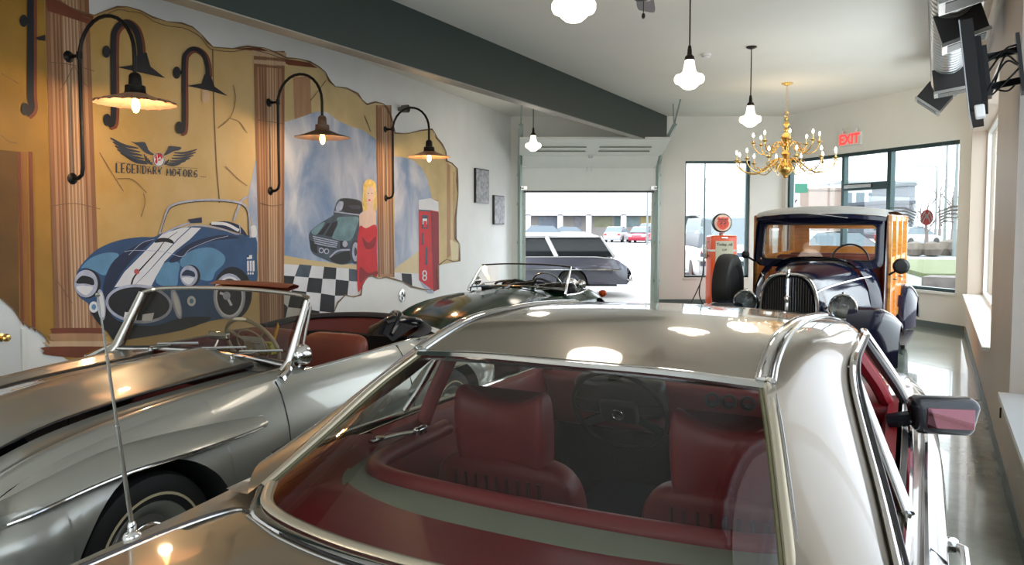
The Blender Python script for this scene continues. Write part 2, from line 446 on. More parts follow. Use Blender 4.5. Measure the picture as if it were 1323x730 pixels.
for sx in (-1, 1):
    o = MB(); x = sx * (gw + .075)
    tr = [(x, -.1, .0), (x, -.1, 2.75), (x, -.16, 2.92), (x, -.34, 3.08), (x, -.8, 3.27), (x, -1.7, 3.53)]
    o.tube(tr, .03, 4, flat=(1.2, 1.6)); o.build('track', galv, gd, smooth=False)
    o = MB(); o.obox((x, -1.62, 3.52), (x + sx * -.02, -1.62, CEIL), .03, .02); o.obox((x, -1.6, 3.5), (x + sx * .0, -2.15, CEIL), .02, .03)
    o.build('track_hanger', galv, gd, smooth=False)
    for z in (.5, 1.3, 2.1, 2.7):
        o = MB(); o.box(x - .06, x + .06, -.09, .0, z - .03, z + .03); o.build('track_bracket', galv, gd, smooth=False)
    for j, (yy, zz) in enumerate(path[:3]):
        o = MB(); o.lathe([(.028, -.03), (.028, .03)], (x - sx * .05, yy - .04, zz + .06), 'x', 10); o.obox((x - sx * .15, yy - .035, zz + .06), (x - sx * .02, yy - .035, zz + .06), .05, .07); o.build('roller_hinge', M['steel'], gd)
o = MB()
for yy, zz in path[1:3]: o.box(-.04, .04, yy - .05, yy - .02, zz - .06, zz + .06)
o.build('centre_hinge', M['steel'], gd, smooth=False)
for sx in (-1, 1):
    o = MB(); o.box(sx * (gw + .0) - .045, sx * (gw + .0) + .045, -.03, .0, 0, 2.95); o.build('door_jamb', mat('jamb_paint', C8(200, 210, 204), .5), gd, smooth=False)
# ================================================================ MURAL (flat painted layers on the left wall)
mural = thing('wall_mural', A0, ang_l, 'painted mural of sports cars, columns and smoky sky on the long white wall', 'mural')
def paint(name, c, var=.07, scale=5, **k): return mat('paint_' + name, c, .62, var=var, scale=scale, **k)
P_ = dict(
    ochre=None, gold=paint('gold', C8(160, 118, 40), .2, 2), dgold=paint('dark_gold', C8(104, 70, 18), .25, 3),
    cream=paint('cream', C8(206, 182, 130), .12, 2.5), col=paint('column_tan', C8(176, 134, 98), .14, 4, stretch=(3, 3, .3)), cold=paint('column_shade', C8(140, 96, 66), .2, 4, stretch=(3, 3, .3)), coll=paint('column_light', C8(206, 174, 140), .1, 4, stretch=(3, 3, .3)),
    rust=paint('rust', C8(120, 60, 36), .15), sky=paint('smoky_sky', C8(132, 158, 186), .3, 2.2), skyl=paint('smoke', C8(186, 196, 208), .2, 3), blue=paint('car_blue', C8(44, 78, 120), .22, 3.5), lblue=paint('highlight_blue', C8(92, 140, 176), .15), dblue=paint('deep_blue', C8(24, 38, 70), .2),
    wht=paint('stripe_white', C8(226, 226, 230), .05), blk=paint('black', C8(18, 18, 26), .1), gry=paint('chrome_grey', C8(176, 180, 200), .2, 12), dk=paint('slate', C8(66, 80, 94), .3, 8), teal=paint('teal_grey', C8(108, 142, 150), .25, 7),
    red=paint('red', C8(206, 34, 44), .12, 6), dred=paint('shade_red', C8(140, 22, 34), .15, 6), skin=paint('skin', C8(232, 200, 180), .05, 10), blond=paint('blond', C8(232, 200, 110), .2, 20), line=paint('ink_blue', C8(52, 58, 72), .1), edge=paint('plaster_edge', C8(120, 92, 64), .25, 12), pink=paint('dull_pink', C8(190, 90, 90), .1), wood=paint('painted_moulding', C8(150, 96, 38), .2, 3, stretch=(3, 3, .3)))
def grad_paint():
    m, nt, b = new_mat('paint_ochre'); tc = nt.nodes.new('ShaderNodeTexCoord'); sx = nt.nodes.new('ShaderNodeSeparateXYZ'); nt.links.new(tc.outputs['Object'], sx.inputs[0])
    nz = nt.nodes.new('ShaderNodeTexNoise'); nz.inputs['Scale'].default_value = 1.6; nz.inputs['Detail'].default_value = 7; nz.inputs['Roughness'].default_value = .6; nt.links.new(tc.outputs['Object'], nz.inputs['Vector'])
    ma = nt.nodes.new('ShaderNodeMath'); ma.operation = 'MULTIPLY_ADD'; ma.inputs[1].default_value = 4.5; nt.links.new(nz.outputs['Fac'], ma.inputs[0]); nt.links.new(sx.outputs['X'], ma.inputs[2])
    mr = nt.nodes.new('ShaderNodeMapRange'); mr.inputs['From Min'].default_value = -10.5; mr.inputs['From Max'].default_value = 0; nt.links.new(ma.outputs[0], mr.inputs['Value'])
    r = nt.nodes.new('ShaderNodeValToRGB'); e = r.color_ramp.elements; e[0].position = 0; e[0].color = (*C8(160, 116, 34), 1); e[1].position = .8; e[1].color = (*C8(222, 206, 166), 1)
    e2 = e.new(.18); e2.color = (*C8(186, 146, 70), 1); e3 = e.new(.38); e3.color = (*C8(206, 174, 116), 1)
    nt.links.new(mr.outputs['Result'], r.inputs['Fac']); nt.links.new(r.outputs['Color'], b.inputs['Base Color']); b.inputs['Roughness'].default_value = .6; return m
P_['ochre'] = grad_paint()
def sky_paint():
    m, nt, b = new_mat('paint_smoky_sky'); tc = nt.nodes.new('ShaderNodeTexCoord'); mp = nt.nodes.new('ShaderNodeMapping'); mp.inputs['Scale'].default_value = (1, 1, .6); nt.links.new(tc.outputs['Object'], mp.inputs['Vector'])
    nz = nt.nodes.new('ShaderNodeTexNoise'); nz.inputs['Scale'].default_value = 1.7; nz.inputs['Detail'].default_value = 6; nz.inputs['Roughness'].default_value = .55; nz.inputs['Distortion'].default_value = .6; nt.links.new(mp.outputs['Vector'], nz.inputs['Vector'])
    r = nt.nodes.new('ShaderNodeValToRGB'); e = r.color_ramp.elements; e[0].position = .36; e[0].color = (*C8(118, 146, 186), 1); e[1].position = .66; e[1].color = (*C8(206, 210, 220), 1); e2 = e.new(.5); e2.color = (*C8(160, 174, 200), 1)
    nt.links.new(nz.outputs['Fac'], r.inputs['Fac']); nt.links.new(r.outputs['Color'], b.inputs['Base Color']); b.inputs['Roughness'].default_value = .6; return m
P_['sky'] = sky_paint()
def Z(ox=0, oy=0, s=1): return lambda x, y: (ox + x * s, oy + y * s)
ZI = Z(); ZA = Z(120, 160, .1918); ZB = Z(80, 250, .274); ZC = Z(360, 220, .2601); Z1 = Z(0, 0, .3151); Z2 = Z(0, 220, .3288); Z3 = Z(320, 50, .3288)
def mpt(x, y, z, lay):
    u, h = lw(*z(x, y)); return (u, -(.004 + lay * .0022), h)
def sheet(o, pts, z=ZI, lay=0, m=0): o.poly([mpt(x, y, z, lay) for x, y in pts], m)
def smooth_loop(pts, n=4):
    q = [Vector((a, b, 0)) for a, b in pts]; N = len(q); out = []
    for i in range(N):
        p0, p1, p2, p3 = q[i - 1], q[i], q[(i + 1) % N], q[(i + 2) % N]
        for k in range(n):
            t = k / n; v = .5 * ((2 * p1) + (p2 - p0) * t + (2 * p0 - 5 * p1 + 4 * p2 - p3) * t * t + (3 * p1 - p0 - 3 * p2 + p3) * t ** 3); out.append((v.x, v.y))
    return out
def ell(cx, cy, rx, ry, n=28, rot=0):
    return [(cx + rx * math.cos(t) * math.cos(rot) - ry * math.sin(t) * math.sin(rot), cy + rx * math.cos(t) * math.sin(rot) + ry * math.sin(t) * math.cos(rot)) for t in [2 * PI * i / n for i in range(n)]]
def stroke(o, pts, w, z=ZI, lay=0, m=0, closed=False):
    q = [Vector((a, b)) for a, b in pts]; N = len(q); L = []; R = []
    for i in range(N):
        d = (q[(i + 1) % N] - q[i - 1]) if closed else (q[min(i + 1, N - 1)] - q[max(i - 1, 0)])
        d = d.normalized() if d.length else Vector((1, 0)); n_ = Vector((-d.y, d.x)); ww = w[i] if isinstance(w, (list, tuple)) else w
        L.append(q[i] + n_ * ww / 2); R.append(q[i] - n_ * ww / 2)
    for i in range(N if closed else N - 1):
        j = (i + 1) % N; sheet(o, [tuple(L[i]), tuple(L[j]), tuple(R[j]), tuple(R[i])], z, lay, m)
def spl(pts, n=5): return [(v.x, v.y) for v in cr_pts([(a, b, 0) for a, b in pts], n)]
def part(name, draws, mats, label=None):
    o = MB(); draws(o); return o.build(name, mats, mural, smooth=False, weld=False, label=label)
top = [(-130, -70), (-60, -45), (0, -28), (40, -12), (74, 0), (88, 9), (104, 16), (120, 20), (135, 14), (150, 9), (164, 9), (180, 14), (195, 22), (214, 28), (233, 30), (247, 35), (258, 44), (266, 54), (274, 61), (299, 63), (318, 60), (340, 62), (355, 68), (369, 75), (385, 76), (399, 80), (410, 86), (419, 93), (424, 104), (432, 112), (447, 114), (461, 121), (467, 129), (473, 135), (484, 132), (494, 134), (500, 140), (504, 149), (507, 161), (509, 172), (524, 173), (541, 169), (557, 167), (561, 172), (563, 178), (570, 186), (575, 195), (576, 208), (583, 211), (590, 218), (590, 234), (591, 250), (588, 280), (588, 309), (593, 315), (593, 337), (585, 338), (576, 335), (565, 343), (565, 374), (547, 374), (530, 370), (520, 364), (509, 361), (498, 358), (488, 360), (480, 356), (471, 358), (467, 368), (465, 381), (455, 384), (445, 381), (435, 391), (430, 404), (426, 418)]
bot = [(400, 428), (330, 440), (240, 455), (160, 470), (110, 472), (85, 464), (77, 458), (69, 447), (62, 444), (56, 434), (43, 424), (33, 420), (25, 414), (20, 405), (15, 399), (0, 386), (-30, 370), (-80, 360), (-130, 350)]
out = top + bot
def d(o):
    sheet(o, out, lay=0, m=0); 
part('painted_background', d, [P_['ochre']])
def d(o):      # ragged edge and cracks
    stroke(o, top, [1.6 + .9 * math.sin(i * 2.3) for i in range(len(top))], lay=5.5, m=0)
part('plaster_edge', d, [P_['edge']])
def d(o): stroke(o, bot[8:16], 1.6, lay=5.5)
part('plaster_edge', d, [P_['edge']])
def d(o): stroke(o, spl([(a + 1, b + 5 + 2 * math.sin(a)) for a, b in top[6:24]], 2), 1.0, lay=5.4)
part('plaster_crack', d, [P_['edge']])
for c in ([(60, 80), (92, 84), (120, 92)], [(94, 84), (84, 104), (76, 118)], [(95, 86), (104, 104), (112, 112)], [(127, 197), (146, 228), (158, 247)], [(150, 231), (170, 232), (188, 249)], [(280, 166), (296, 152), (303, 128), (300, 110)], [(296, 153), (308, 158), (318, 172)], [(66, 266), (95, 263), (128, 270)], [(184, 250), (186, 262), (181, 280)], [(290, 215), (305, 230), (318, 240)], [(332, 155), (366, 160)], [(0, 95), (22, 108)], [(0, 175), (10, 183), (20, 185)], [(420, 104), (408, 120), (400, 130)], [(470, 150), (478, 170)], [(334, 262), (350, 266), (366, 264)], [(72, 362), (92, 392)]):
    def d(o): stroke(o, spl(c, 4), .9, lay=4.6)
    part('painted_crack', d, [P_['edge']])
def d(o): stroke(o, [(274, 63), (276, 150), (279, 215), (283, 262)], 1.6, lay=1.3)
part('painted_joint_line', d, [P_['edge']])
def d(o):      # far left: gold pilaster, painted doorway
    sheet(o, [(-130, -70), (-60, -45), (0, -28), (40, -12), (56, -6), (70, 442), (56, 434), (43, 424), (25, 414), (15, 399), (0, 386), (-80, 360), (-130, 350)], lay=1, m=0)
    sheet(o, [(-130, 180), (22, 196), (24, 410), (15, 399), (0, 386), (-80, 360), (-130, 350)], lay=2, m=1)
    for x0, x1, mm in ((22, 26, 2), (27, 34, 3), (36, 41, 2), (43, 52, 0)): sheet(o, [(x0, 196), (x1, 196.5), (x1 + 4, 424 + (x1 - 30) * .5), (x0 + 4, 417 + (x0 - 26) * .5)], lay=2, m=mm)
    sheet(o, [(-130, 158), (47, 172), (48, 197), (-130, 182)], lay=3, m=0)
part('painted_doorway', d, [P_['gold'], P_['dgold'], P_['rust'], P_['wood']], 'dark painted doorway with gold moulding')
def column(tl, tr, bl, br, yt, yb, nfl, lay, base=False, cap=False):
    def d(o):
        X = lambda f, y: (tl + (tr - tl) * f) * (1 - (y - yt) / (yb - yt)) + (bl + (br - bl) * f) * ((y - yt) / (yb - yt))
        y0, y1 = yt, yb
        q = lambda f0, f1, a, b: [(X(f0, a), a), (X(f1, a), a), (X(f1, b), b), (X(f0, b), b)]
        sheet(o, q(0, 1, y0, y1), lay=lay, m=0); sheet(o, q(0, .10, y0, y1), lay=lay + .4, m=1); sheet(o, q(.9, 1, y0, y1), lay=lay + .4, m=1)
        for i in range(nfl):
            f = .16 + .7 * i / nfl; sheet(o, q(f, f + .30 / nfl, y0 + 3, y1 - 4), lay=lay + .5, m=1 if i < nfl * .3 or i > nfl * .8 else 2)
            sheet(o, q(f + .34 / nfl, f + .42 / nfl, y0 + 3, y1 - 4), lay=lay + .5, m=1)
        if base:
            w = (br - bl)
            for k, (e, a, b, mm) in enumerate(((2, yb - 4, yb + 3, 3), (4, yb + 3, yb + 12, 0), (9, yb + 13, yb + 19, 2), (12, yb + 20, yb + 30, 3))):
                sheet(o, smooth_loop([(bl - e, a), (br + e, a), (br + e + 2, (a + b) / 2), (br + e, b), (bl + w / 2, b + 4), (bl - e, b), (bl - e - 2, (a + b) / 2)], 3), lay=lay + .6 + .15 * k, m=mm)
        if cap:
            for k, (e, a, b, mm) in enumerate(((2, yt - 1, yt + 6, 2), (0, yt + 7, yt + 10, 1), (1, yt + 11, yt + 16, 2), (-2, yt + 17, yt + 20, 1))):
                sheet(o, [(tl - e, a), (tr + e, a + 3), (tr + e, b + 3), (tl - e, b)], lay=lay + .6, m=mm)
    return part('painted_column', d, [P_['col'], P_['cold'], P_['coll'], P_['rust']])
column(57, 113, 70, 129, -20, 428, 9, 2, base=True)
def d(o):
    sheet(o, [(74, 1), (104, 16), (120, 21), (116, 32), (60, 14), (57, -5)], lay=3.2)
part('painted_cornice', d, [P_['rust']])
def d(o):
    sheet(o, [(300, 63), (334, 61), (369, 76), (399, 81), (410, 88), (372, 84), (345, 70), (330, 66)], lay=1.4)
part('painted_cornice', d, [P_['rust']])
column(327, 367, 336, 366, 66, 440, 8, 1.8, cap=True)
column(485, 505, 488, 509, 136, 358, 6, 1.8)
def d(o):      # right side architecture
    sheet(o, [(367, 86), (396, 84), (410, 90), (430, 113), (461, 123), (473, 137), (485, 135), (487, 200), (367, 200)], lay=1, m=0)
    sheet(o, [(378, 100), (400, 98), (402, 150), (380, 155)], lay=1.5, m=1)
    sheet(o, [(505, 150), (509, 173), (557, 169), (563, 180), (575, 196), (577, 209), (590, 220), (591, 250), (588, 309), (593, 337), (565, 343), (560, 372), (509, 350)], lay=1, m=0)
    sheet(o, [(577, 210), (581, 214), (582, 330), (577, 334)], lay=1.5, m=1); sheet(o, [(581, 310), (592, 312), (592, 335), (583, 336)], lay=1.6, m=2)
    stroke(o, [(586, 222), (586, 312), (592, 312)], 1.2, lay=1.7, m=1)
    sheet(o, smooth_loop([(509, 350), (530, 332), (552, 318), (562, 330), (562, 350), (535, 356)], 4), lay=1.8, m=2)
    sheet(o, [(366, 330), (400, 336), (440, 341), (468, 342), (468, 352), (366, 344)], lay=2, m=2)
part('painted_stonework', d, [P_['cream'], P_['col'], P_['ochre']])
def d(o):
    sheet(o, [(366, 158), (380, 154), (395, 149), (408, 144), (422, 145), (436, 156), (452, 163), (468, 168), (485, 180), (489, 346), (440, 344), (400, 338), (366, 334)], lay=1.6, m=0)
    sheet(o, [(508, 202), (520, 203), (535, 208), (545, 218), (552, 232), (556, 250), (561, 270), (561, 310), (545, 322), (528, 334), (510, 350)], lay=1.6, m=0)
    sheet(o, smooth_loop([(320, 262), (325, 230), (333, 200), (334, 262), (334, 330), (328, 300)], 5), lay=1.2, m=0)
part('painted_sky', d, [P_['sky'], P_['skyl']])
def d(o):      # chequered floor in perspective
    xt = lambda c, y: 368 + 0 + (c * 24.5 - 4 * (y - 341) / 64 * 2) * (1 + .03 * c) * (.88 + .22 * (y - 341) / 64)
    ys = [341, 355, 377, 404, 440]
    sheet(o, [(366, 341), (466, 348), (468, 364), (465, 381), (445, 383), (435, 393), (429, 406), (426, 420), (366, 438)], lay=2.2, m=0)
    g = [[(368, 340), (386, 341.5), (402, 343), (418, 344.5), (434, 346), (450, 347), (466, 349)],
         [(362, 356), (380, 357), (398, 358.5), (416, 360), (433, 361), (450, 363), (466, 364)],
         [(356, 373), (376, 375), (395, 377), (414, 379), (432, 382), (448, 382), (460, 383)],
         [(346, 392), (371, 397), (393, 399), (412, 402), (431, 404), (448, 405), (460, 405)],
         [(336, 418), (366, 421), (390, 424), (411, 427), (430, 430), (448, 431), (460, 431)]]
    for i in range(4):
        for j in range(6):
            if (i + j) % 2 == 1 and not (j > 4 and i > 0) and not (i == 3 and j > 3) and not (i == 2 and j > 3) :
                q = [g[i][j], g[i][j + 1], g[i + 1][j + 1], g[i + 1][j]]
                if max(p[0] for p in q) > 466: continue
                sheet(o, [(max(x, 366), y) for x, y in q], lay=2.5, m=2 if (i == 0 and j in (1, 5)) else 1)
part('painted_chequered_floor', d, [P_['wht'], P_['blk'], P_['dk']])
def d(o):
    sheet(o, [(509, 352), (562, 354), (562, 376), (547, 373), (530, 369), (520, 363), (509, 360)], lay=2.2, m=0)
    sheet(o, [(518, 353), (531, 354), (532, 370), (519, 363)], lay=2.5, m=1)
part('painted_chequered_floor', d, [P_['wht'], P_['blk'], P_['dk']])
# ---- blue open sports car
def d(o):
    z = ZB; L = 3
    body = smooth_loop([(60, 400), (75, 355), (110, 310), (160, 265), (220, 235), (290, 215), (370, 205), (430, 205), (470, 185), (560, 160), (650, 155), (760, 175), (850, 195), (912, 210), (916, 300), (917, 418), (880, 420), (860, 430), (850, 560), (700, 600), (560, 640), (300, 680), (250, 700), (215, 660), (180, 610), (135, 570), (120, 520), (80, 490), (58, 450)], 3)
    sheet(o, body, z, L, 0)
    sheet(o, smooth_loop([(85, 350), (130, 305), (200, 280), (262, 285), (245, 330), (200, 385), (150, 365), (110, 350)], 4), z, L + .3, 1)
    sheet(o, smooth_loop([(560, 300), (620, 265), (700, 255), (760, 290), (760, 330), (720, 370), (700, 410), (640, 400), (620, 350), (560, 345)], 4), z, L + .3, 1)
    sheet(o, smooth_loop([(440, 420), (465, 340), (510, 320), (550, 330), (545, 380), (530, 440)], 4), z, L + .3, 1)
    sheet(o, smooth_loop([(190, 430), (230, 330), (300, 270), (390, 225), (430, 215), (350, 290), (280, 370), (240, 440), (200, 500)], 4), z, L + .35, 2)
    sheet(o, smooth_loop([(500, 320), (560, 260), (650, 215), (760, 195), (830, 210), (700, 225), (600, 270), (540, 320)], 4), z, L + .35, 2)
    sheet(o, smooth_loop([(130, 520), (200, 530), (260, 600), (420, 625), (540, 590), (640, 580), (700, 590), (560, 645), (300, 690), (250, 700), (215, 660), (150, 590)], 3), z, L + .4, 4)
    # white twin stripes
    sheet(o, [(243, 442), (290, 370), (360, 300), (420, 240), (470, 190), (560, 162), (600, 160), (540, 215), (470, 290), (400, 370), (338, 432)], z, L + .6, 3)
    sheet(o, [(340, 432), (402, 372), (474, 292), (545, 216), (606, 160), (652, 162), (600, 215), (530, 270), (480, 320), (440, 390), (418, 436)], z, L + .6, 3)
    stroke(o, spl([(322, 432), (338, 390), (400, 320), (450, 265), (480, 225), (540, 180)], 4), [2 + 7 * (1 - i / 20) for i in range(21)], z, L + .8, 4)
    stroke(o, spl([(290, 275), (340, 268), (480, 275), (560, 298), (600, 262), (700, 220), (780, 200)], 4), 2.5, z, L + .8, 5)
    stroke(o, spl([(310, 290), (370, 235), (430, 215)], 4), 2.5, z, L + .8, 5)
    sheet(o, smooth_loop([(432, 232), (450, 212), (490, 210), (518, 222), (520, 236), (480, 228)], 4), z, L + .9, 4)
    sheet(o, ell(348, 368, 13, 13), z, L + 1, 6)
    # grille mouth
    sheet(o, ell(358, 520, 158, 92, 36, .08), z, L + .9, 5); sheet(o, ell(358, 520, 145, 78, 36, .08), z, L + 1.0, 4)
    sheet(o, [(292, 558), (352, 566), (345, 598), (286, 588)], z, L + 1.1, 3); sheet(o, [(375, 570), (430, 562), (420, 600), (372, 600)], z, L + 1.1, 3)
    for cx, cy, a in ((180, 525, -.1), (535, 520, -.25)):
        sheet(o, ell(cx, cy, 20, 74, 24, a), z, L + 1.15, 5); sheet(o, ell(cx + 2, cy, 12, 60, 24, a), z, L + 1.2, 3)
    for cx, cy, r in ((108, 425, 62), (594, 388, 46)):
        sheet(o, ell(cx + 8, cy, r, r * 1.12), z, L + 1.0, 4); sheet(o, ell(cx, cy, r * .9, r * 1.05), z, L + 1.1, 5)
        sheet(o, smooth_loop([(cx - r * .75, cy - r * .05), (cx - r * .3, cy - r * .6), (cx + r * .5, cy - r * .4), (cx + r * .6, cy + r * .1), (cx, cy)], 4), z, L + 1.2, 4 if cx < 300 else 2)
        sheet(o, smooth_loop([(cx - r * .7, cy + r * .2), (cx + r * .5, cy + r * .25), (cx + r * .1, cy + r * .85), (cx - r * .4, cy + r * .7)], 4), z, L + 1.2, 3)
    for cx, cy, r in ((145, 535, 22), (606, 507, 20)):
        sheet(o, ell(cx, cy, r, r * 1.2), z, L + 1.1, 3); sheet(o, ell(cx, cy, r * .5, r * .6), z, L + 1.2, 1)
    # front wheel
    sheet(o, ell(800, 470, 92, 125), z, L + .9, 4); sheet(o, ell(785, 485, 76, 108), z, L + 1.0, 5); sheet(o, ell(785, 487, 66, 96), z, L + 1.1, 3); sheet(o, ell(785, 487, 58, 86), z, L + 1.2, 4)
    stroke(o, [(740, 468), (770, 480), (795, 528)], 12, z, L + 1.3, 3); sheet(o, ell(772, 482, 18, 20), z, L + 1.35, 5)
    # side badge vents
    for i in range(3): sheet(o, [(868 + i * 13, 318), (877 + i * 13, 316), (878 + i * 13, 365), (869 + i * 13, 368)], z, L + 1, 3)
    sheet(o, [(868, 292), (892, 290), (892, 308), (868, 310)], z, L + 1, 3); sheet(o, [(868, 292), (878, 291), (878, 300), (868, 301)], z, L + 1.1, 2)
    for i in range(3): sheet(o, ell(874 + i * 11, 377, 4, 6, 8), z, L + 1, 3)
    # windscreen, roll bar, seats
    stroke(o, spl([(456, 190), (470, 150), (488, 90), (515, 55), (600, 35), (720, 30), (820, 40), (865, 62), (880, 110), (885, 208)], 5), 9, z, L + 1, 5)
    stroke(o, spl([(462, 182), (474, 145), (493, 92), (520, 62), (600, 42), (720, 36), (815, 46), (858, 68), (872, 110), (876, 200)], 5), 3, z, L + 1.1, 4)
    stroke(o, spl([(470, 190), (560, 150), (640, 130), (655, 128)], 4), 8, z, L + 1, 5); sheet(o, [(590, 122), (655, 112), (656, 138), (600, 140)], z, L + 1.1, 2)
    stroke(o, spl([(560, 162), (640, 150), (740, 165), (830, 192), (832, 140)], 4), 5, z, L + 1, 5)
    sheet(o, smooth_loop([(690, 145), (760, 130), (830, 150), (870, 200), (840, 190), (760, 165)], 4), z, L + .9, 2)
    stroke(o, spl([(700, 140), (770, 145), (830, 175)], 4), 14, z, L + 1, 3)
    stroke(o, spl([(805, 130), (840, 40), (870, 18), (905, 20), (912, 40)], 5), 10, z, L + .8, 5)
    sheet(o, smooth_loop([(885, 160), (905, 150), (913, 170), (913, 200), (890, 205)], 4), z, L + 1, 3)
part('painted_sports_car', d, [P_['blue'], P_['lblue'], P_['dblue'], P_['wht'], P_['blk'], P_['gry'], P_['pink']], 'dark blue open sports car with white twin stripes')
# ---- grey coupe
def d(o):
    z = ZC; L = 3
    sheet(o, smooth_loop([(150, 310), (200, 265), (265, 225), (270, 205), (290, 150), (330, 138), (400, 150), (412, 180), (414, 205), (400, 220), (396, 330), (392, 450), (360, 460), (300, 468), (220, 440), (165, 410), (152, 360)], 4), z, L, 0)
    sheet(o, smooth_loop([(290, 235), (370, 230), (395, 240), (385, 280), (350, 350), (270, 340), (265, 320), (290, 270)], 4), z, L + .3, 1)
    sheet(o, smooth_loop([(160, 300), (205, 265), (225, 262), (190, 315), (170, 320)], 4), z, L + .3, 1)
    sheet(o, [(190, 318), (238, 262), (254, 262), (216, 322)], z, L + .4, 2); sheet(o, [(226, 324), (262, 262), (290, 250), (288, 262), (262, 330)], z, L + .4, 2)
    sheet(o, smooth_loop([(282, 180), (300, 155), (318, 160), (310, 195), (285, 205)], 4), z, L + .5, 4)
    sheet(o, smooth_loop([(300, 150), (340, 142), (400, 155), (412, 185), (400, 215), (320, 205)], 4), z, L + .35, 2)
    sheet(o, smooth_loop([(345, 175), (395, 175), (402, 190), (360, 192)], 4), z, L + .5, 5)
    stroke(o, spl([(272, 205), (320, 212), (400, 222)], 4), 6, z, L + .6, 4)
    for i in range(5): stroke(o, [(165 + i * 3, 328 + i * 11), (230 + i * 2, 342 + i * 11), (290 - i * 2, 355 + i * 9)], 5, z, L + .6, 4 if i < 4 else 2)
    sheet(o, [(150, 345), (185, 360), (190, 415), (160, 400)], z, L + .45, 2)
    sheet(o, [(300, 350), (340, 352), (338, 385), (302, 388)], z, L + .6, 2); sheet(o, ell(326, 366, 13, 16), z, L + .7, 4)
    for cx, cy in ((208, 398), (234, 402)): sheet(o, ell(cx, cy, 13, 14), z, L + .7, 4); sheet(o, ell(cx, cy, 8, 9), z, L + .8, 5)
    stroke(o, spl([(250, 432), (290, 400), (350, 395)], 4), 8, z, L + .7, 4)
    sheet(o, smooth_loop([(250, 440), (290, 415), (350, 400), (356, 440), (330, 462), (290, 462)], 4), z, L + .6, 2)
    sheet(o, ell(376, 405, 26, 60), z, L + .8, 5); sheet(o, ell(378, 405, 17, 48), z, L + .9, 4); sheet(o, ell(378, 405, 7, 22), z, L + 1, 5)
part('painted_coupe', d, [P_['dk'], P_['teal'], P_['blk'], P_['wht'], P_['gry'], P_['line']], 'smaller grey coupe with black stripes')
def d(o):
    z = ZC; L = 3.6
    sheet(o, smooth_loop([(415, 110), (418, 70), (440, 45), (470, 55), (481, 90), (481, 200), (440, 200), (418, 205), (412, 160)], 5), z, L, 0)
    sheet(o, smooth_loop([(430, 110), (440, 85), (462, 82), (471, 105), (468, 150), (450, 172), (434, 150)], 5), z, L + .3, 1)
    sheet(o, [(436, 150), (466, 150), (468, 200), (481, 208), (481, 290), (398, 290), (396, 225), (415, 205), (438, 198)], z, L + .2, 1)
    sheet(o, smooth_loop([(398, 280), (430, 288), (482, 275), (484, 400), (486, 525), (455, 525), (430, 545), (405, 590), (390, 600), (386, 520), (385, 400)], 4), z, L + .4, 2)
    sheet(o, smooth_loop([(400, 480), (440, 510), (484, 500), (484, 520), (430, 530), (400, 560)], 4), z, L + .5, 3)
    sheet(o, smooth_loop([(410, 330), (440, 360), (478, 330), (470, 380), (430, 390)], 4), z, L + .5, 3)
    sheet(o, ell(447, 148, 6, 4, 10), z, L + .5, 2); stroke(o, [(438, 115), (446, 114)], 3, z, L + .5, 4); stroke(o, [(455, 114), (463, 115)], 3, z, L + .5, 4)
    sheet(o, [(386, 590), (412, 560), (404, 600), (394, 625)], z, L + .3, 1)
part('painted_woman', d, [P_['blond'], P_['skin'], P_['red'], P_['dred'], P_['line']], 'blonde woman in a long red strapless dress')
def d(o):
    z = ZC; L = 3
    sheet(o, [(692, 150), (750, 140), (790, 150), (795, 590), (770, 602), (695, 545)], z, L, 0); sheet(o, [(752, 200), (792, 210), (795, 590), (765, 600)], z, L + .2, 1)
    sheet(o, [(692, 148), (750, 138), (790, 155), (792, 205), (752, 198), (693, 195)], z, L + .3, 2); sheet(o, [(695, 195), (750, 198), (750, 206), (695, 203)], z, L + .35, 3)
    sheet(o, [(708, 222), (738, 222), (738, 290), (708, 290)], z, L + .4, 3); sheet(o, [(712, 240), (734, 240), (734, 268), (712, 268)], z, L + .5, 2); sheet(o, [(716, 252), (732, 252), (732, 284), (716, 284)], z, L + .6, 0)
    sheet(o, [(708, 310), (716, 310), (716, 370), (708, 372)], z, L + .4, 3); sheet(o, [(724, 380), (736, 382), (736, 470), (724, 468)], z, L + .4, 3)
    sheet(o, [(695, 545), (770, 602), (765, 612), (740, 610), (705, 565)], z, L + .1, 4)
    stroke(o, ell(722, 512, 9, 13, 16), 6, z, L + .6, 2, closed=True); stroke(o, ell(722, 534, 9, 12, 16), 6, z, L + .6, 2, closed=True)
part('painted_vending_machine', d, [P_['red'], P_['dred'], P_['wht'], P_['dk'], P_['gry']], 'tall red drinks machine')
# ---- painted shadow lamps
def plamp(name, pipe, r, shade, knob, bulb=None):
    def d(o):
        stroke(o, [(a + 2.0, b + 1.5) for a, b in spl(pipe, 6)], r * 1.5, lay=3.6, m=1)
        stroke(o, spl(pipe, 6), r, lay=4, m=0)
        for k in knob: sheet(o, ell(k[0], k[1], 5.2, 8, 14), lay=4.2); stroke(o, [k, (pipe[1][0] if k[1] < 110 else k[0] + 5, k[1])], 4, lay=4.1)
        if shade:
            sheet(o, shade, lay=4.3, m=0)
        if bulb: sheet(o, smooth_loop(bulb, 4), lay=4.1, m=2)
    return part(name, d, [P_['blk'], P_['rust'], P_['coll']])
plamp('painted_lamp', [(38, -30), (38, 20), (38, 60), (38, 120), (39, 140), (32, 148)], 8.5, [(44, 49), (57, 45), (57, 53), (48, 52)], [(29, 27), (31, 141)])
plamp('painted_lamp', [(138, 160), (145, 152), (145, 60), (148, 38), (160, 29), (172, 36), (178, 52), (180, 72)], 7.5, [(176, 70), (188, 68), (193, 86), (212, 101), (185, 95), (150, 87), (172, 84)], [(136, 67), (137, 155)])
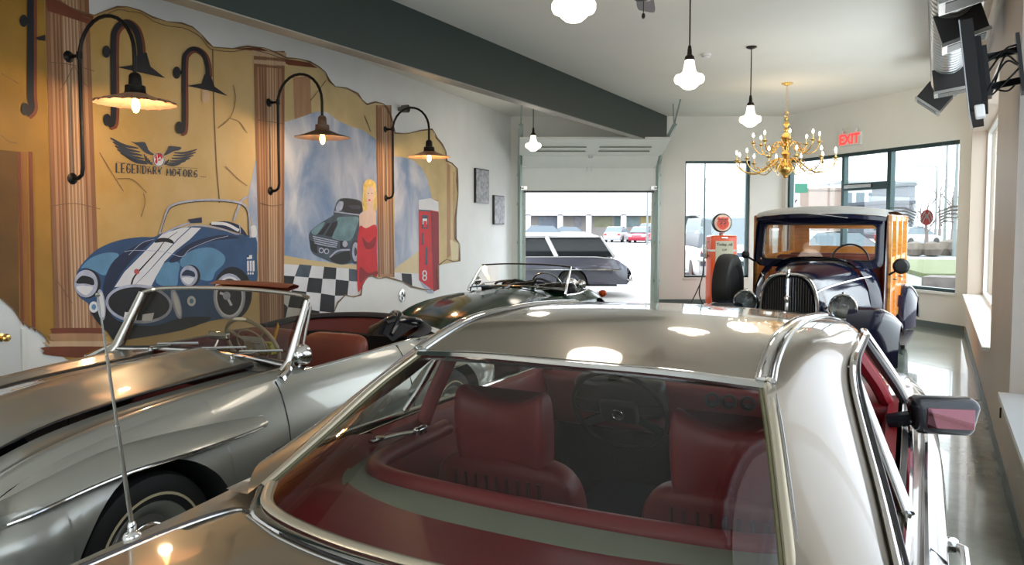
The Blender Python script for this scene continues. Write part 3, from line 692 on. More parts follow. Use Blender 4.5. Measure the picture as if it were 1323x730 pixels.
plamp('painted_lamp', [(230, 170), (236, 162), (236, 84), (240, 68), (250, 63), (261, 70), (266, 84), (267, 98)], 5.5, [(263, 96), (271, 98), (276, 112), (293, 124), (268, 117), (240, 111), (259, 108)], [(227, 94), (230, 165)], [(260, 117), (269, 118), (269, 130), (264, 134), (260, 130)])
# ---- winged emblem and lettering
def d(o):
    z = ZA; L = 3
    for i, (a, b) in enumerate((((112, 95), (300, 165)), ((130, 122), (312, 190)), ((143, 148), (325, 212)), ((158, 172), (338, 236)), ((180, 196), (350, 256)), ((215, 220), (362, 270)))):
        stroke(o, spl([a, ((a[0] + b[0]) / 2 - 6, (a[1] + b[1]) / 2 + 14 - i), b], 6), [3 + 16 * math.sin(PI * (.1 + .8 * k / 12)) for k in range(13)], z, L, 0)
    for i, (a, b) in enumerate((((696, 172), (540, 195)), ((688, 192), (535, 212)), ((672, 212), (525, 232)), ((650, 232), (512, 250)), ((620, 250), (500, 264)), ((585, 268), (492, 275)))):
        stroke(o, spl([a, ((a[0] + b[0]) / 2, (a[1] + b[1]) / 2 + 12 - i), b], 6), [3 + 12 * math.sin(PI * (.1 + .8 * k / 12)) for k in range(13)], z, L, 0)
    sheet(o, smooth_loop([(250, 118), (280, 125), (340, 123), (358, 150), (372, 180), (405, 205), (385, 210), (340, 190), (300, 150)], 4), z, L + .2, 0)
    sheet(o, smooth_loop([(590, 160), (550, 152), (506, 150), (495, 175), (480, 198), (470, 212), (490, 210), (540, 185), (575, 178)], 4), z, L + .2, 0)
    for k in range(5): stroke(o, [(340 + k * 12, 205 + k * 13), (352 + k * 10, 262 + k * 4)], 8, z, L + .3, 0)
    for k in range(3): stroke(o, [(505 - k * 9, 240 + k * 6), (490 - k * 7, 276)], 7, z, L + .3, 0)
    sheet(o, ell(438, 242, 40, 48), z, L + .5, 1); stroke(o, ell(438, 242, 36, 44), 5, z, L + .6, 0, closed=True)
    sheet(o, ell(438, 225, 26, 24), z, L + .6, 2); sheet(o, ell(420, 255, 8, 14), z, L + .6, 2)
    stroke(o, [(425, 205), (432, 262)], 5, z, L + .7, 1); stroke(o, ell(444, 248, 14, 15), 5, z, L + .7, 1, closed=True); sheet(o, ell(446, 232, 6, 10), z, L + .7, 1)
    stroke(o, [(150, 255), (385, 292)], 2, z, L + .5, 0); stroke(o, [(480, 290), (700, 300)], 2, z, L + .5, 0)
part('winged_emblem', d, [P_['line'], P_['wht'], P_['red']], 'dark outspread wings around a small red and white oval badge')
# lettering: stroke font
GL = {'L': [[(0, 1), (0, 0), (.9, 0)]], 'E': [[(.9, 1), (0, 1), (0, 0), (.9, 0)], [(0, .45), (.75, .45)]], 'G': [[(.9, .85), (.6, 1), (.3, 1), (0, .7), (0, .3), (.3, 0), (.65, 0), (.9, .2), (.9, .45), (.5, .45)]],
      'N': [[(0, 0), (0, 1), (.9, 0), (.9, 1)]], 'D': [[(0, 0), (0, 1), (.5, 1), (.9, .7), (.9, .3), (.5, 0), (0, 0)]], 'A': [[(0, 0), (.45, 1), (.9, 0)], [(.18, .3), (.72, .3)]], 'R': [[(0, 0), (0, 1), (.6, 1), (.85, .8), (.6, .5), (0, .5)], [(.4, .5), (.9, 0)]],
      'Y': [[(0, 1), (.45, .5), (.9, 1)], [(.45, .5), (.45, 0)]], 'M': [[(0, 0), (.1, 1), (.5, .3), (.9, 1), (1, 0)]], 'O': [[(.45, 1), (.1, .8), (0, .5), (.1, .2), (.45, 0), (.8, .2), (.9, .5), (.8, .8), (.45, 1)]], 'T': [[(0, 1), (1, 1)], [(.5, 1), (.5, 0)]], 'S': [[(.85, .85), (.5, 1), (.1, .8), (.3, .55), (.65, .45), (.85, .2), (.45, 0), (.05, .15)]]}
GL.update({'F': [[(.9, 1), (0, 1), (0, 0)], [(0, .5), (.75, .5)]], '.': [[(.1, 0), (.25, 0)]]})
z = ZA
for txt, xa, xb, yb0, yb1, h0, h1 in (('LEGENDARY', 150, 470, 328, 342, 64, 46), ('MOTORS', 492, 712, 350, 362, 50, 46)):
    def d(o):
        n = len(txt)
        for i, ch in enumerate(txt):
            f = i / n; x = xa + (xb - xa) * f; w = (xb - xa) / n * .74; yb = yb0 + (yb1 - yb0) * f; h = h0 + (h1 - h0) * f
            for st in GL[ch]:
                pts = [(x + a * w, yb - b_ * h) for a, b_ in st]
                stroke(o, pts, 6.5, z, 3.2, 0)
            st = GL[ch][0]; stroke(o, [(x + 2, yb - h), (x + 2, yb)] if ch not in 'AOYTMSG' else [(x + w * .12, yb - h * .3), (x + w * .12, yb - h * .7)], 11, z, 3.3, 0)
    part('painted_lettering', d, [P_['line']], 'dark blue capitals reading ' + txt)
for x in (724, 738, 752):
    def d(o): sheet(o, ell(x, 357, 4, 3, 8), z, 3.2)
    part('painted_dot', d, [P_['line']])
# ---- real things on the wall
def on_left(px, py, off=0.):
    u, h = lw(px, py, off); return u, h
u, h = lw(0, 436); dk = thing('door_1', A0 + dl * (u - .0) + V(0, 0, 0), ang_l, kind='structure')
o = MB(); o.box(-1.0, .16, -.006, -.001, 0, 2.03); o.build('door_leaf', mat('door_white', C8(220, 222, 222), .45), dk, smooth=False, kind='structure')
dk.location = A0 + dl * u
o = MB(); o.box(.162, .20, -.02, .0, 0, lw(20, 412)[1] - .08); o.build('door_casing', M['white'], dk, smooth=False, kind='structure')
o = MB(); o.lathe([(.032, 0), (.032, .008), (.012, .012), (.011, .04), (.026, .05), (.031, .068), (.022, .082), (0, .086)], (0.0, -.007, h), 'y', 20, rot=None)
o.v = [(x, -.007 - (y + .007), z) for x, y, z in o.v]; o.build('door_handle', M['brass'], dk, kind='structure')
def lamp(px, label, i, copper):
    u, _ = lw(px, 150); t = thing('wall_lamp', A0 + dl * u + V(0, 0, 0), ang_l, label, 'lamp')
    for z in (3.05, 2.06):
        o = MB(); o.lathe([(.048, 0), (.048, .012), (.03, .02), (.018, .03), (.018, .06)], (0, 0, 0), 'y', 16); o.v = [(x, -y, zz + z) for x, y, zz in o.v]
        if z > 3: o.tube([(0, -.03, z), (0, -.13, z)], .014, 8); o.lathe([(.022, -.03), (.022, .03)], (0, -.13, z), 'z', 10)
        o.build('wall_flange', M['blackmetal'], t)
    P = [(0, -.03, 2.06), (0, -.08, 2.062), (0, -.118, 2.09), (0, -.13, 2.14), (0, -.13, 2.6), (0, -.13, 3.0)]
    P += [(0, -.42 + .29 * math.cos(a), 3.03 + .31 * math.sin(a)) for a in [PI * k / 14 for k in range(0, 15)]] + [(0, -.71, 2.95), (0, -.71, 2.87)]
    o = MB(); o.tube(P, .0155, 10); o.build('gooseneck_pipe', M['blackmetal'], t)
    sm = [mat('copper_enamel', C8(214, 166, 134), .4, metal=.3, var=.15, scale=14), mat('aged_tin', C8(120, 96, 78), .45, metal=.5, var=.3, scale=12), mat('cream_enamel', C8(196, 140, 100), .4, metal=.2, var=.2, scale=12)][i]
    o = MB(); o.olathe([(.03, 2.87), (.045, 2.85), (.05, 2.78), (.075, 2.77), (.078, 2.72), (.095, 2.70)], (0, -.71, 0), 'z', 20)
    o.build('lamp_socket', M['blackmetal'] if i != 1 else sm, t)
    o = MB(); pr = [(.05, 2.72), (.10, 2.705), (.16, 2.68), (.22, 2.655), (.30, 2.635)] 
    o.olathe(pr, (0, -.71, 0), 'z', 64, scallop=(3, .013 if i == 0 else .003, 18)); o.olathe([(r_ * .995, z_ - .004) for r_, z_ in pr[::-1]], (0, -.71, 0), 'z', 64, scallop=None if i else (0, 0, 16))
    o.build('lamp_shade', sm, t)
    o = MB(); o.lathe([(.0, 2.56), (.015, 2.565), (.027, 2.59), (.03, 2.62), (.024, 2.66), (.014, 2.69), (.013, 2.72)], (0, -.71, 0), 'z', 14)
    o.build('light_bulb', mat('warm_bulb', (1, .6, .25), .3, emit=(1, .52, .16), es=14), t)
    ld = bpy.data.lights.new('bulb_light', 'POINT'); ld.energy = 15; ld.color = (1, .68, .38); ld.shadow_soft_size = .05
    lo = bpy.data.objects.new('bulb_light', ld); COL.objects.link(lo); lo.parent = t; lo.location = (0, -.71, 2.50)
lamp(90, 'black gooseneck wall lamp with wide scalloped copper shade, beside the winged emblem', 0, True)
lamp(347, 'black gooseneck wall lamp with tin-coloured socket, in front of the smoky sky painting', 1, False)
lamp(497, 'black gooseneck wall lamp nearest the garage door with pinkish flat shade', 2, False)
# canvases near the corner
for px0, px1, y0, y1, lab in ((612, 629, 217, 262, 'black-edged framed print on the white wall, nearer to the wall lamps and hung higher'), (636, 649, 252, 290, 'smaller pale framed print lower on the white wall next to the garage door track')):
    ua, za = lw(px0, y0); ub, _ = lw(px1, y0); _, zb_ = lw(px0, y1)
    t = thing('framed_print', A0 + dl * ua, ang_l, lab, 'picture')
    o = MB(); o.box(0, ub - ua, -.045, -.002, zb_, za); o.build('canvas_block', M['black'], t, smooth=False)
    o = MB(); o.box(.012, ub - ua - .005, -.05, -.0455, zb_ + .02, za - .02); o.build('print', mat('print_paper', C8(176, 176, 184), .6, var=.45, scale=14), t, smooth=False)
# wall speaker near lamp 3 and round vent low on the wall
u, z = lw(515, 141); t = thing('security_spotlight', A0 + dl * u, ang_l, 'small grey wall spotlight on the white plaster above the third wall lamp', 'spotlight')
o = MB(); o.lathe([(.03, 0), (.03, .05), (.055, .06), (.06, .16), (.0, .165)], (0, 0, 0), 'y', 16); o.v = [(x, -y, zz + z) for x, y, zz in o.v]; o.build('housing', mat('spot_grey', C8(100, 102, 96), .5), t)
o = MB(); o.lathe([(.05, .1651), (.05, .17), (.0, .171)], (0, 0, 0), 'y', 16); o.v = [(x, -y, zz + z) for x, y, zz in o.v]; o.build('lens', M['black'], t)
u, z = lw(519, 382); t = thing('wall_outlet', A0 + dl * u, ang_l, 'round chrome and black vacuum outlet low on the white plaster under the chequered painting', 'outlet')
o = MB(); o.lathe([(.10, 0), (.10, .012), (.08, .02), (.0, .02)], (0, 0, 0), 'y', 24); o.v = [(x, -y, zz + z) for x, y, zz in o.v]; o.build('cover_plate', M['steel'], t)
o = MB()
for a in range(3): o.ball((.045 * math.cos(a * 2.1), -.02, z + .045 * math.sin(a * 2.1)), .025, 10, sc=(1, .4, 1))
o.build('plate_holes', M['black'], t)
# ================================================================ CARS: shared pieces
def paintmat(name, c, metal=.55, rough=.28, coat=1.0): 
    m = mat(name, c, rough, metal=metal, coat=coat); return m
def wheel(parent, x, y, R, wd, rimR, band=None, cap=None, spokes=0, name='wheel', side=1, tyre=None):
    """wheel about the y axis; side=+1 outer face toward +y"""
    s = side; t = bpy.data.objects.new(name, None); COL.objects.link(t); t.parent = parent; t.location = (x, y, R); t.empty_display_size = .1
    if s < 0: t.rotation_euler = (0, 0, PI)
    h = wd / 2
    o = MB(); o.lathe([(rimR, -h * .8), (rimR + .03, -h), (R - .05, -h), (R - .012, -h * .85), (R, -h * .5), (R, h * .5), (R - .012, h * .85), (R - .05, h), (rimR + .03, h), (rimR, h * .8), (rimR, -h * .8)], (0, 0, 0), 'y', 48)
    for k in range(2): o.torus((0, 0, 0), 0, 0, 'y', 3, 3)if 0 else None
    o.build('tyre', M['rubber'], t)
    if band is not None:
        o = MB(); o.olathe([(band[0], h * 1.005 + .001), (band[1], h * 1.0 + .003), (band[1] + .001, h + .0)], (0, 0, 0), 'y', 48); o.build('white_band', band[2], t)
    o = MB(); o.olathe([(rimR + .008, h * .82), (rimR + .004, h * .9), (rimR - .02, h * .8), (rimR - .045, h * .35), (rimR - .06, h * .25)], (0, 0, 0), 'y', 40)
    o.lathe([(rimR - .05, h * .28), (rimR * .45, h * .4), (0, h * .42)], (0, 0, 0), 'y', 40)
    if spokes:
        for k in range(spokes):
            a = 2 * PI * k / spokes; o.tube([(math.sin(a) * .05, h * .7, math.cos(a) * .05), (math.sin(a + .2) * (rimR - .03), h * .5, math.cos(a + .2) * (rimR - .03))], .004, 5)
    o.build('rim', cap[1] if cap else M['steel'], t)
    if cap:
        c = cap[0]
        o = MB(); o.lathe([(c, h * .45), (c * .98, h * .58), (c * .9, h * .66), (c * .72, h * .7), (c * .68, h * .82), (c * .5, h * .92), (c * .25, h * .97), (0, h)], (0, 0, 0), 'y', 36); o.build('hubcap', M['chrome'], t)
    return t
def side_panel(o, xs, ytop, ztop, prof, zbot, nz=14, m=0):
    """one flank: grid from the crown (ztop) down to zbot; prof(x, z) -> y"""
    rows = []
    for x in xs:
        zt = ztop(x); zb_ = zbot(x); rows.append([(x, prof(x, zt + (zb_ - zt) * j / nz), zt + (zb_ - zt) * j / nz) for j in range(nz + 1)])
    o.grid(rows, m)
def arch(wheels, base):
    def f(x):
        z = base(x) if callable(base) else base
        for (cx, cz, r) in wheels:
            d = abs(x - cx)
            if d < r: z = max(z, cz + math.sqrt(r * r - d * d))
        return z
    return f
def xs_for(x0, x1, n, wheels):
    s = set(lin(x0, x1, n))
    for (cx, cz, r) in wheels:
        for k in range(25): s.add(cx - r * math.cos(PI * k / 24))
    return sorted(s)
def wells(o, wheels, yin, yout, m=0):
    for (cx, cz, r) in wheels:
        P = [(cx + (r + .004) * math.cos(a), cz + (r + .004) * math.sin(a)) for a in lin(-.6, PI + .6, 20)]
        for sg in (1, -1):
            o.grid([[(x, sg * yin, z), (x, sg * yout(x, z) if callable(yout) else sg * yout, z)] for x, z in P], m)
            o.poly([(x, sg * yin, z) for x, z in P], m)
# ================================================================ CHAMPAGNE COUPE (foreground)
champ = paintmat('champagne_metallic', C8(134, 122, 104), .5, .3)
slc = thing('coupe', (.19, 2.33, 0), heading(27.5), 'champagne coupe with red leather interior seen from behind in the foreground', 'car')
S_ARCH = [(2.78, .32, .39), (-.95, .32, .39)]
s_zt = cv([(-1.97, .72), (-1.9, .78), (-1.5, .83), (-1.0, .848), (-.7,.86), (-.3, .882), (.6, .885), (1.2, .875), (1.7, .865), (2.3, .845), (2.9, .80), (3.3, .74), (3.55, .66)])
s_yt = cv([(-1.97, .74), (-1.9, .82), (-1.5, .89), (-1.0, .915), (-.4, .93), (.6, .945), (1.2, .955), (1.7, .95), (2.3, .94), (2.9, .90), (3.3, .84), (3.55, .74)])
s_bul = cv([(-1.97, .05), (-1.7, .07), (-1, .08), (0, .085), (1.5, .085), (2.5, .08), (3.2, .07), (3.55, .04)])
def s_prof(x, z):
    zt = s_zt(x); yt = s_yt(x); b = s_bul(x); d = zt - z
    if d < .09: return yt + b * math.sin(PI / 2 * d / .09) ** .8
    if d < .30: return yt + b + .012 * math.sin(PI * (d - .09) / .21) 
    return yt + b - .10 * ((d - .30) / .4) ** 1.6
o = MB(); side_panel(o, xs_for(-1.97, 3.55, 40, S_ARCH), s_yt, s_zt, s_prof, arch(S_ARCH, .20), 22)
# rear deck
def deckz(x, y):
    return .917 - .028 * (abs(y) / .93) ** 3 - .062 * max(0, (-.8 - x) / 1.17) ** 2
def cut(y): # front edge of the deck follows the base of the rear window
    return cv([(0, -.80), (.3, -.785), (.55, -.725), (.72, -.60), (.84, -.42), (.95, -.1)])(abs(y))
rows = []
for j in range(21):
    f = j / 20; row = []
    for i in range(17):
        y = .945 * i / 16; x0 = cut(y); x1 = -1.97 + .02 * 0; x = x0 + (x1 - x0) * f
        yy = y * s_yt(x) / .945; t = i / 16; z = deckz(x, yy)
        zt = s_zt(x); e = max(0, (t - .72) / .28); z = z * (1 - e * e) + zt * e * e if t > .72 else z
        z = min(z, z) if x > -1.85 else min(z, zt + .03)
        row.append((x, yy, z))
    rows.append(row)
o.grid(rows)
# tail
o.grid([[(-1.97 - .03 * math.sin(PI * j / 8), (.74 + (.05 if 0 < j < 8 else 0)) * i / 12, .745 - .5 * j / 8) for i in range(13)] for j in range(9)])
# hood and nose
rows = []
for j in range(25):
    x = 1.75 + 1.8 * j / 24
    rows.append([(x, s_yt(x) * i / 14, s_zt(x) + (.055 if True else 0) * math.cos(PI / 2 * (i / 14)) ** 1 * min(1, (3.6 - x) * 1.2)) for i in range(15)])
o.grid(rows)
o.grid([[(3.55 + .05 * math.sin(PI * j / 8), .74 * i / 10, .66 - .4 * j / 8) for i in range(11)] for j in range(9)])
# C-pillars: inner edge (roof trim and glass side) to outer edge (window trim and belt)
I_ = [(1.38, .582, 1.293), (1.1, .572, 1.315), (.75, .562, 1.332), (.33, .56, 1.328), (.0, .572, 1.258), (-.2, .625, 1.155), (-.42, .685, 1.03), (-.62, .735, .925)]
O_ = [(1.32, .735, 1.235), (1.1, .748, 1.243), (.82, .745, 1.238), (.60, .742, 1.225), (.42, .755, 1.18), (.2, .80, 1.085), (-.05, .85, 1.0), (-.32, .895, .925)]
def mid(a, b, f, k): 
    p = Vector(a).lerp(Vector(b), f); n_ = Vector((-.1, .62, .78)); return p + n_.normalized() * k
I_s, O_s = cr_pts(I_, 4), cr_pts(O_, 4)
rows = []
for i in range(len(I_s)):
    bul = .02 + .022 * min(1, i / 12); row = []
    for k in range(9):
        f = k / 8; row.append(mid(I_s[i], O_s[i], f, bul * math.sin(PI * f) ** .8))
    rows.append(row)
o.grid(rows)
# below the pillar: shoulder between trim tip and belt
o.surf([[(-.62, .735, .925), (-.47, .82, .925), (-.32, .895, .925)], [(-.60, .80, .915), (-.42, .875, .905), (-.22, .925, .895)], [(-.55, .90, .893), (-.35, .93, .888), (-.1, .945, .886)]], 3, 3)
# belt shelf under the side windows
o.grid([[(x, .90 + .0 * x, .925 - .03 * max(0, (x)) / 1.5), (x, s_yt(x) + .002, s_zt(x) + .002)] for x in lin(-.32, 1.62, 16)])
# A-pillar
for P in ([(1.37, .70, 1.228), (1.52, .79, 1.10), (1.68, .865, .97), (1.78, .91, .875)],): o.tube(cr_pts(P, 4), [.012] + [.022] * 12, 8, flat=(1, 1.3))
o.mirror_y(); o.build('body', champ, slc, angle=50)
o = MB(); rows = []
for P, w_ in ((-.0, 0),):
    pass
xsr = lin(0, 1, 16)
for f in xsr:      # roof panel between the two bright strips
    row = []
    for k in range(17):
        t = -1 + 2 * k / 16; e = abs(t)
        xe = .0 + 1.38 * f; xc = -.055 + 1.56 * f
        x = xc + (xe - xc) * e ** 2
        ye = .558 + .012 * math.sin(PI * f); ze = cv([(0, 1.262), (.1, 1.30), (.25, 1.33), (.5, 1.333), (.8, 1.315), (1, 1.293)])(f)
        zc = cv([(0, 1.268), (.12, 1.305), (.3, 1.34), (.5, 1.348), (.8, 1.332), (1, 1.303)])(f)
        row.append((x, ye * t, zc + (ze - zc) * e ** 2.2))
    rows.append(row)
o.grid(rows); o.build('roof_panel', champ, slc)
# fill between roof panel and pillar at the front header
o = MB(); o.surf([[(1.505, 0, 1.303), (1.47, .3, 1.30), (1.38, .58, 1.293), (1.33, .735, 1.235)], [(1.56, 0, 1.272), (1.53, .3, 1.265), (1.44, .58, 1.245), (1.37, .73, 1.215)]], 3, 4); o.mirror_y(); o.build('front_header', champ, slc)
for sg in (1, -1):    # bright roof strips
    P = [(x, sg * (y - .004), z + .004) for x, y, z in [tuple(v) for v in I_s[:17]]]
    o = MB(); o.tube(P, .017, 8, flat=(1.5, .7)); o.build('roof_strip', M['chrome'], slc)
    o = MB(); o.tube([(x, y + sg * .022, z - .001) for x, y, z in P], .008, 6); o.tube([(x, y - sg * .022, z + .002) for x, y, z in P], .006, 6); o.build('roof_strip_groove', M['steel'], slc)
# rear window frame + glass
top_e = [(.0, .565, 1.245), (-.035, .3, 1.262), (-.05, 0, 1.265), (-.035, -.3, 1.262), (.0, -.565, 1.245)]
sideL = [(.0, .565, 1.245), (-.18, .615, 1.158), (-.39, .67, 1.035), (-.575, .715, .934)]
bot_e = [(-.575, .715, .934), (-.70, .6, .918), (-.775, .33, .914), (-.80, 0, .916), (-.775, -.33, .914), (-.70, -.6, .918), (-.575, -.715, .934)]
o = MB()
o.tube(cr_pts(top_e, 6), .02, 8, flat=(1.2, .8)); o.build('rear_window_header', M['chrome'], slc)
cream = mat('bright_trim', C8(196, 186, 164), .3, metal=.6)
for sg in (1, -1):
    P = cr_pts([(x, sg * y, z) for x, y, z in sideL], 6)
    o = MB(); o.tube([p + V(.0, sg * .008, .004) for p in P], .012, 8, flat=(1.2, .8)); o.build('rear_window_side_trim', cream, slc)
    o = MB(); o.tube([p + V(0, sg * .026, .003) for p in P], .005, 6); o.tube([p + V(0, sg * -.012, .004) for p in P], .006, 6, m=1); o.build('rear_window_seal', [M['steel'], mat('olive_seal', C8(100, 96, 66), .5)], slc)
o = MB(); B_ = cr_pts(bot_e, 6)
o.tube([p + V(-.006, 0, -.002) for p in B_], .014, 8, flat=(1.3, .8)); o.build('rear_window_lower_trim', M['chrome'], slc)
o = MB(); o.tube([p + V(.03, 0, .012) for p in B_], .013, 8, flat=(1.3, .7)); o.build('rear_window_lower_bead', cream, slc)
# glass surface: bowed grid
def bow(f): return .035 * math.sin(PI * f)
o = MB(); T_ = cr_pts(top_e, 6); rows = []
nB = 24
def resample(P, n):
    L = [0]
    for a, b in zip(P, P[1:]): L.append(L[-1] + (b - a).length)
    out = []
    for i in range(n + 1):
        s_ = L[-1] * i / n; k = 0
        while k < len(L) - 2 and L[k + 1] < s_: k += 1
        out.append(P[k].lerp(P[k + 1], (s_ - L[k]) / max(1e-9, L[k + 1] - L[k])))
    return out
Ta, Ba = resample(T_, nB), resample(B_, nB)
Sd = cr_pts(sideL, 6)
for j in range(15):
    f = j / 14; row = []
    for i in range(nB + 1):
        p = Ta[i].lerp(Ba[i], f); e = abs(2 * i / nB - 1)
        q = resample(Sd, 14)[j]; lin_side = Ta[0].lerp(Ba[0], f); dd = q - lin_side; dd.y = 0
        p = p + dd * e * e + V(-.3, 0, .95) * bow(f) * (1 - e * e)
        row.append(p)
    rows.append(row)
o.grid(rows); o.build('rear_glass', M['tint'], slc)
# trunk lid outline gap + slightly raised lid
seam = [(-1.95, .70), (-1.6, .765), (-1.2, .775), (-.85, .765), (-.71, .74), (-.675, .70), (-.70, .62), (-.77, .45), (-.815, .24), (-.83, 0)]
SM = [(v.x, v.y) for v in cr_pts([(a, b, 0) for a, b in seam], 5)]
SM[0:0] = []
o = MB(); full = [V(x, y, deckz(x, y) + .0015) for x, y in SM] + [V(x, -y, deckz(x, -y) + .0015) for x, y in SM[::-1][1:]]
full = [V(p.x, p.y, min(p.z, 2)) for p in full]
o.tube(full, .0055, 6); o.build('boot_lid_gap', M['black'], slc)
rows = []
for (x, y) in SM:
    rows.append([(x - .012 if y > .6 else x - .012, yy, deckz(x, yy) + .004 * min(1, (abs(1 - abs(yy) / (y + 1e-6))) * 20 + .2)) for yy in [(y - .01) * (1 - 2 * k / 20) for k in range(21)]] if y > .02 else [(x - .012, 0, deckz(x, 0) + .003)] * 21)
o = MB(); 
lid_rows = []
for k in range(21):
    x = -.845 - 1.1 * k / 20; lid_rows.append([(x, .745 * (i / 8 - 1), deckz(x, .745 * (i / 8 - 1)) + .003) for i in range(17)])
o.grid(lid_rows); o.build('boot_lid', champ, slc)
o = MB(); o.tube([p + V(0, 0, .001) + (V(-.018, 0, 0) if abs(p.y) < .66 else V(0, -.018 * (1 if p.y > 0 else -1), 0)) for p in full], .004, 6); o.build('boot_lid_edge', M['steel'], slc)
# side window trims, quarter windows, door glass
trim = [V(*p) + V(0, .012, .004) for p in O_s]
for sg in (1, -1):
    P = [V(p.x, sg * p.y, p.z) for p in trim]
    o = MB(); o.tube(P, .014, 8, flat=(1, 1.3)); o.tube([P[-1], V(-.33, sg * .905, .928), V(-.26, sg * .915, .918), V(.1, sg * .925, .915), V(.8, sg * .93, .90), V(1.6, sg * .93, .875)], .011, 8)
    o.build('side_window_trim', M['chrome'], slc)
    o = MB(); o.tube([p + V(-.012, sg * .018, .010) for p in P[4:]], .006, 6); o.build('side_window_seal', M['black'], slc)
    o = MB(); dv = [(.56, .742, 1.215), (.40, .80, 1.12), (.22, .865, 1.01), (.08, .915, .925)] if sg < 0 else [(.47, .738, 1.21), (.45, .80, 1.12), (.43, .86, 1.01), (.41, .918, .92)]
    o.tube([V(a + k, sg * (b + .006), c) for k in (0,) for a, b, c in [tuple(v) for v in cr_pts(dv, 4)]], .013, 8, flat=(1.6, 1)); o.build('window_divider', M['chrome'], slc)
    o = MB(); o.surf([[(p.x, sg * (p.y - .006), p.z) for p in (O_s[12 + 2 * k].lerp(Vector(cr_pts(dv, 4)[k]), f) for f in (0, .5, 1))] for k in range(0, 9)], 1, 2); o.build('quarter_glass', M['glass'], slc)
# far (left) door glass stays up; right door glass is lowered
o = MB(); a_ = [(.47, .74, 1.21), (.9, .747, 1.24), (1.3, .735, 1.235)]; b_ = [(.41, .915, .92), (.9, .92, .905), (1.72, .90, .89)]
o.surf([a_, [tuple((Vector(p) + Vector(q)) / 2 + V(0, .012, 0)) for p, q in zip(a_, b_)], b_], 3, 4); o.build('door_glass', M['glass'], slc)
# black window channel + A pillar inner trims on the open side
o = MB(); o.tube(cr_pts([(1.33, -.735, 1.23), (1.49, -.80, 1.10), (1.62, -.865, .975), (1.70, -.905, .885)], 4), .018, 8); o.tube([(.1, -.905, .915), (.8, -.915, .90), (1.66, -.91, .878)], .012, 6); o.build('window_channel', M['black'], slc)
o = MB(); o.tube(cr_pts([(1.40, -.75, 1.236), (1.56, -.825, 1.095), (1.70, -.888, .97), (1.79, -.925, .88)], 4), .011, 8); o.build('pillar_trim', M['chrome'], slc)
for sg in (1, -1): o = MB(); o.tube(cr_pts([(1.30, sg * .68, 1.225), (1.42, sg * .74, 1.10), (1.55, sg * .80, .98), (1.62, sg * .84, .88)], 4), .032, 8); o.build('inner_pillar', M['redleather'], slc)
# windscreen
o = MB(); o.surf([[(1.42, .67, 1.232), (1.50, .3, 1.268), (1.53, 0, 1.275), (1.50, -.3, 1.268), (1.42, -.67, 1.232)], [(1.63, .76, 1.07), (1.74, .36, 1.09), (1.78, 0, 1.10), (1.74, -.36, 1.09), (1.63, -.76, 1.07)], [(1.80, .86, .90), (1.96, .42, .91), (2.01, 0, .915), (1.96, -.42, .91), (1.80, -.86, .90)]], 4, 4); o.build('windscreen', M['glass'], slc)
# belt chrome, door handle, door gap
for sg in (1, -1):
    o = MB(); o.tube([(x, sg * (s_yt(x) + .03), s_zt(x) - .012) for x in lin(-.35, 2.0, 24)], .009, 6, flat=(1, 1.6)); o.build('belt_moulding', M['chrome'], slc)
    for xd in (.02, 1.62):
        o = MB(); o.tube([(xd + .10 * (1 - math.exp(-5 * (s_zt(xd) - z))) * (1 if xd < 1 else 0), sg * (s_prof(xd, z) + .001), z) for z in lin(s_zt(xd) - .012, .24, 14)], .0035, 5); o.build('door_gap', M['black'], slc)
    xh = .27; zh = s_zt(xh) - .125
    o = MB(); o.tube([(xh - .11, sg * (s_prof(xh, zh) - .0), zh), (xh - .10, sg * (s_prof(xh, zh) + .035), zh), (xh + .06, sg * (s_prof(xh, zh) + .038), zh), (xh + .09, sg * s_prof(xh, zh), zh)], .013, 10); o.lathe([(.022, 0), (.022, .02), (.016, .028), (0, .03)], (xh + .085, s_prof(xh, zh) - .003, zh), 'y', 14)
    if sg < 0: o.v = [(x, y if abs(y) != y else -abs(y), z) for x, y, z in o.v]
    o.build('door_handle', M['chrome'], slc)
# exterior mirror on the right door
m_ = bpy.data.objects.new('door_mirror', None); COL.objects.link(m_); m_.parent = slc; m_.location = (1.14, -1.035, .965); m_.rotation_euler = (0, math.radians(-3), math.radians(17))
o = MB(); o.rbox((0, 0, 0), (.11, .245, .140), .036); 
o.v = [(x * (1 - .25 * (x > 0)), y * (1 - .12 * (z < 0)), z + .015 * y / .1 * (-1) * 0) for x, y, z in o.v]
o.tube([(.01, .09, -.02), (.03, .14, -.035), (.05, .17, -.05)], .03, 8); o.build('mirror_housing', mat('mirror_black', (.012, .013, .016), .22), m_)
o = MB(); o.rbox((-.0545, -.012, .0), (.006, .165, .078), .003); o.build('mirror_glass', mat('painted_reflection_mirror', (.16, .07, .08), .03, metal=1), m_)  # dark red cabin reflection put into the mirror's own colour
# aerial on the left rear wing
an = bpy.data.objects.new('aerial', None); COL.objects.link(an); an.parent = slc; pa = (-.86, .905, .858); an.location = pa
o = MB(); o.lathe([(.024, -.02), (.024, .004), (.019, .012), (.011, .016), (.011, .035), (.007, .042), (.0, .043)], (0, 0, 0), 'z', 14); o.build('aerial_base', M['chrome'], an)
o = MB(); b0 = V(0, 0, .03); tp = V(-.09, -.02, .655); P = [b0.lerp(tp, f) for f in (0, .45, .452, .75, .752, 1)]
o.tube(P, [.0062, .0056, .0042, .0038, .0026, .0022], 8); o.ball(tuple(tp), .006, 8); o.build('aerial_mast', M['steel'], an)
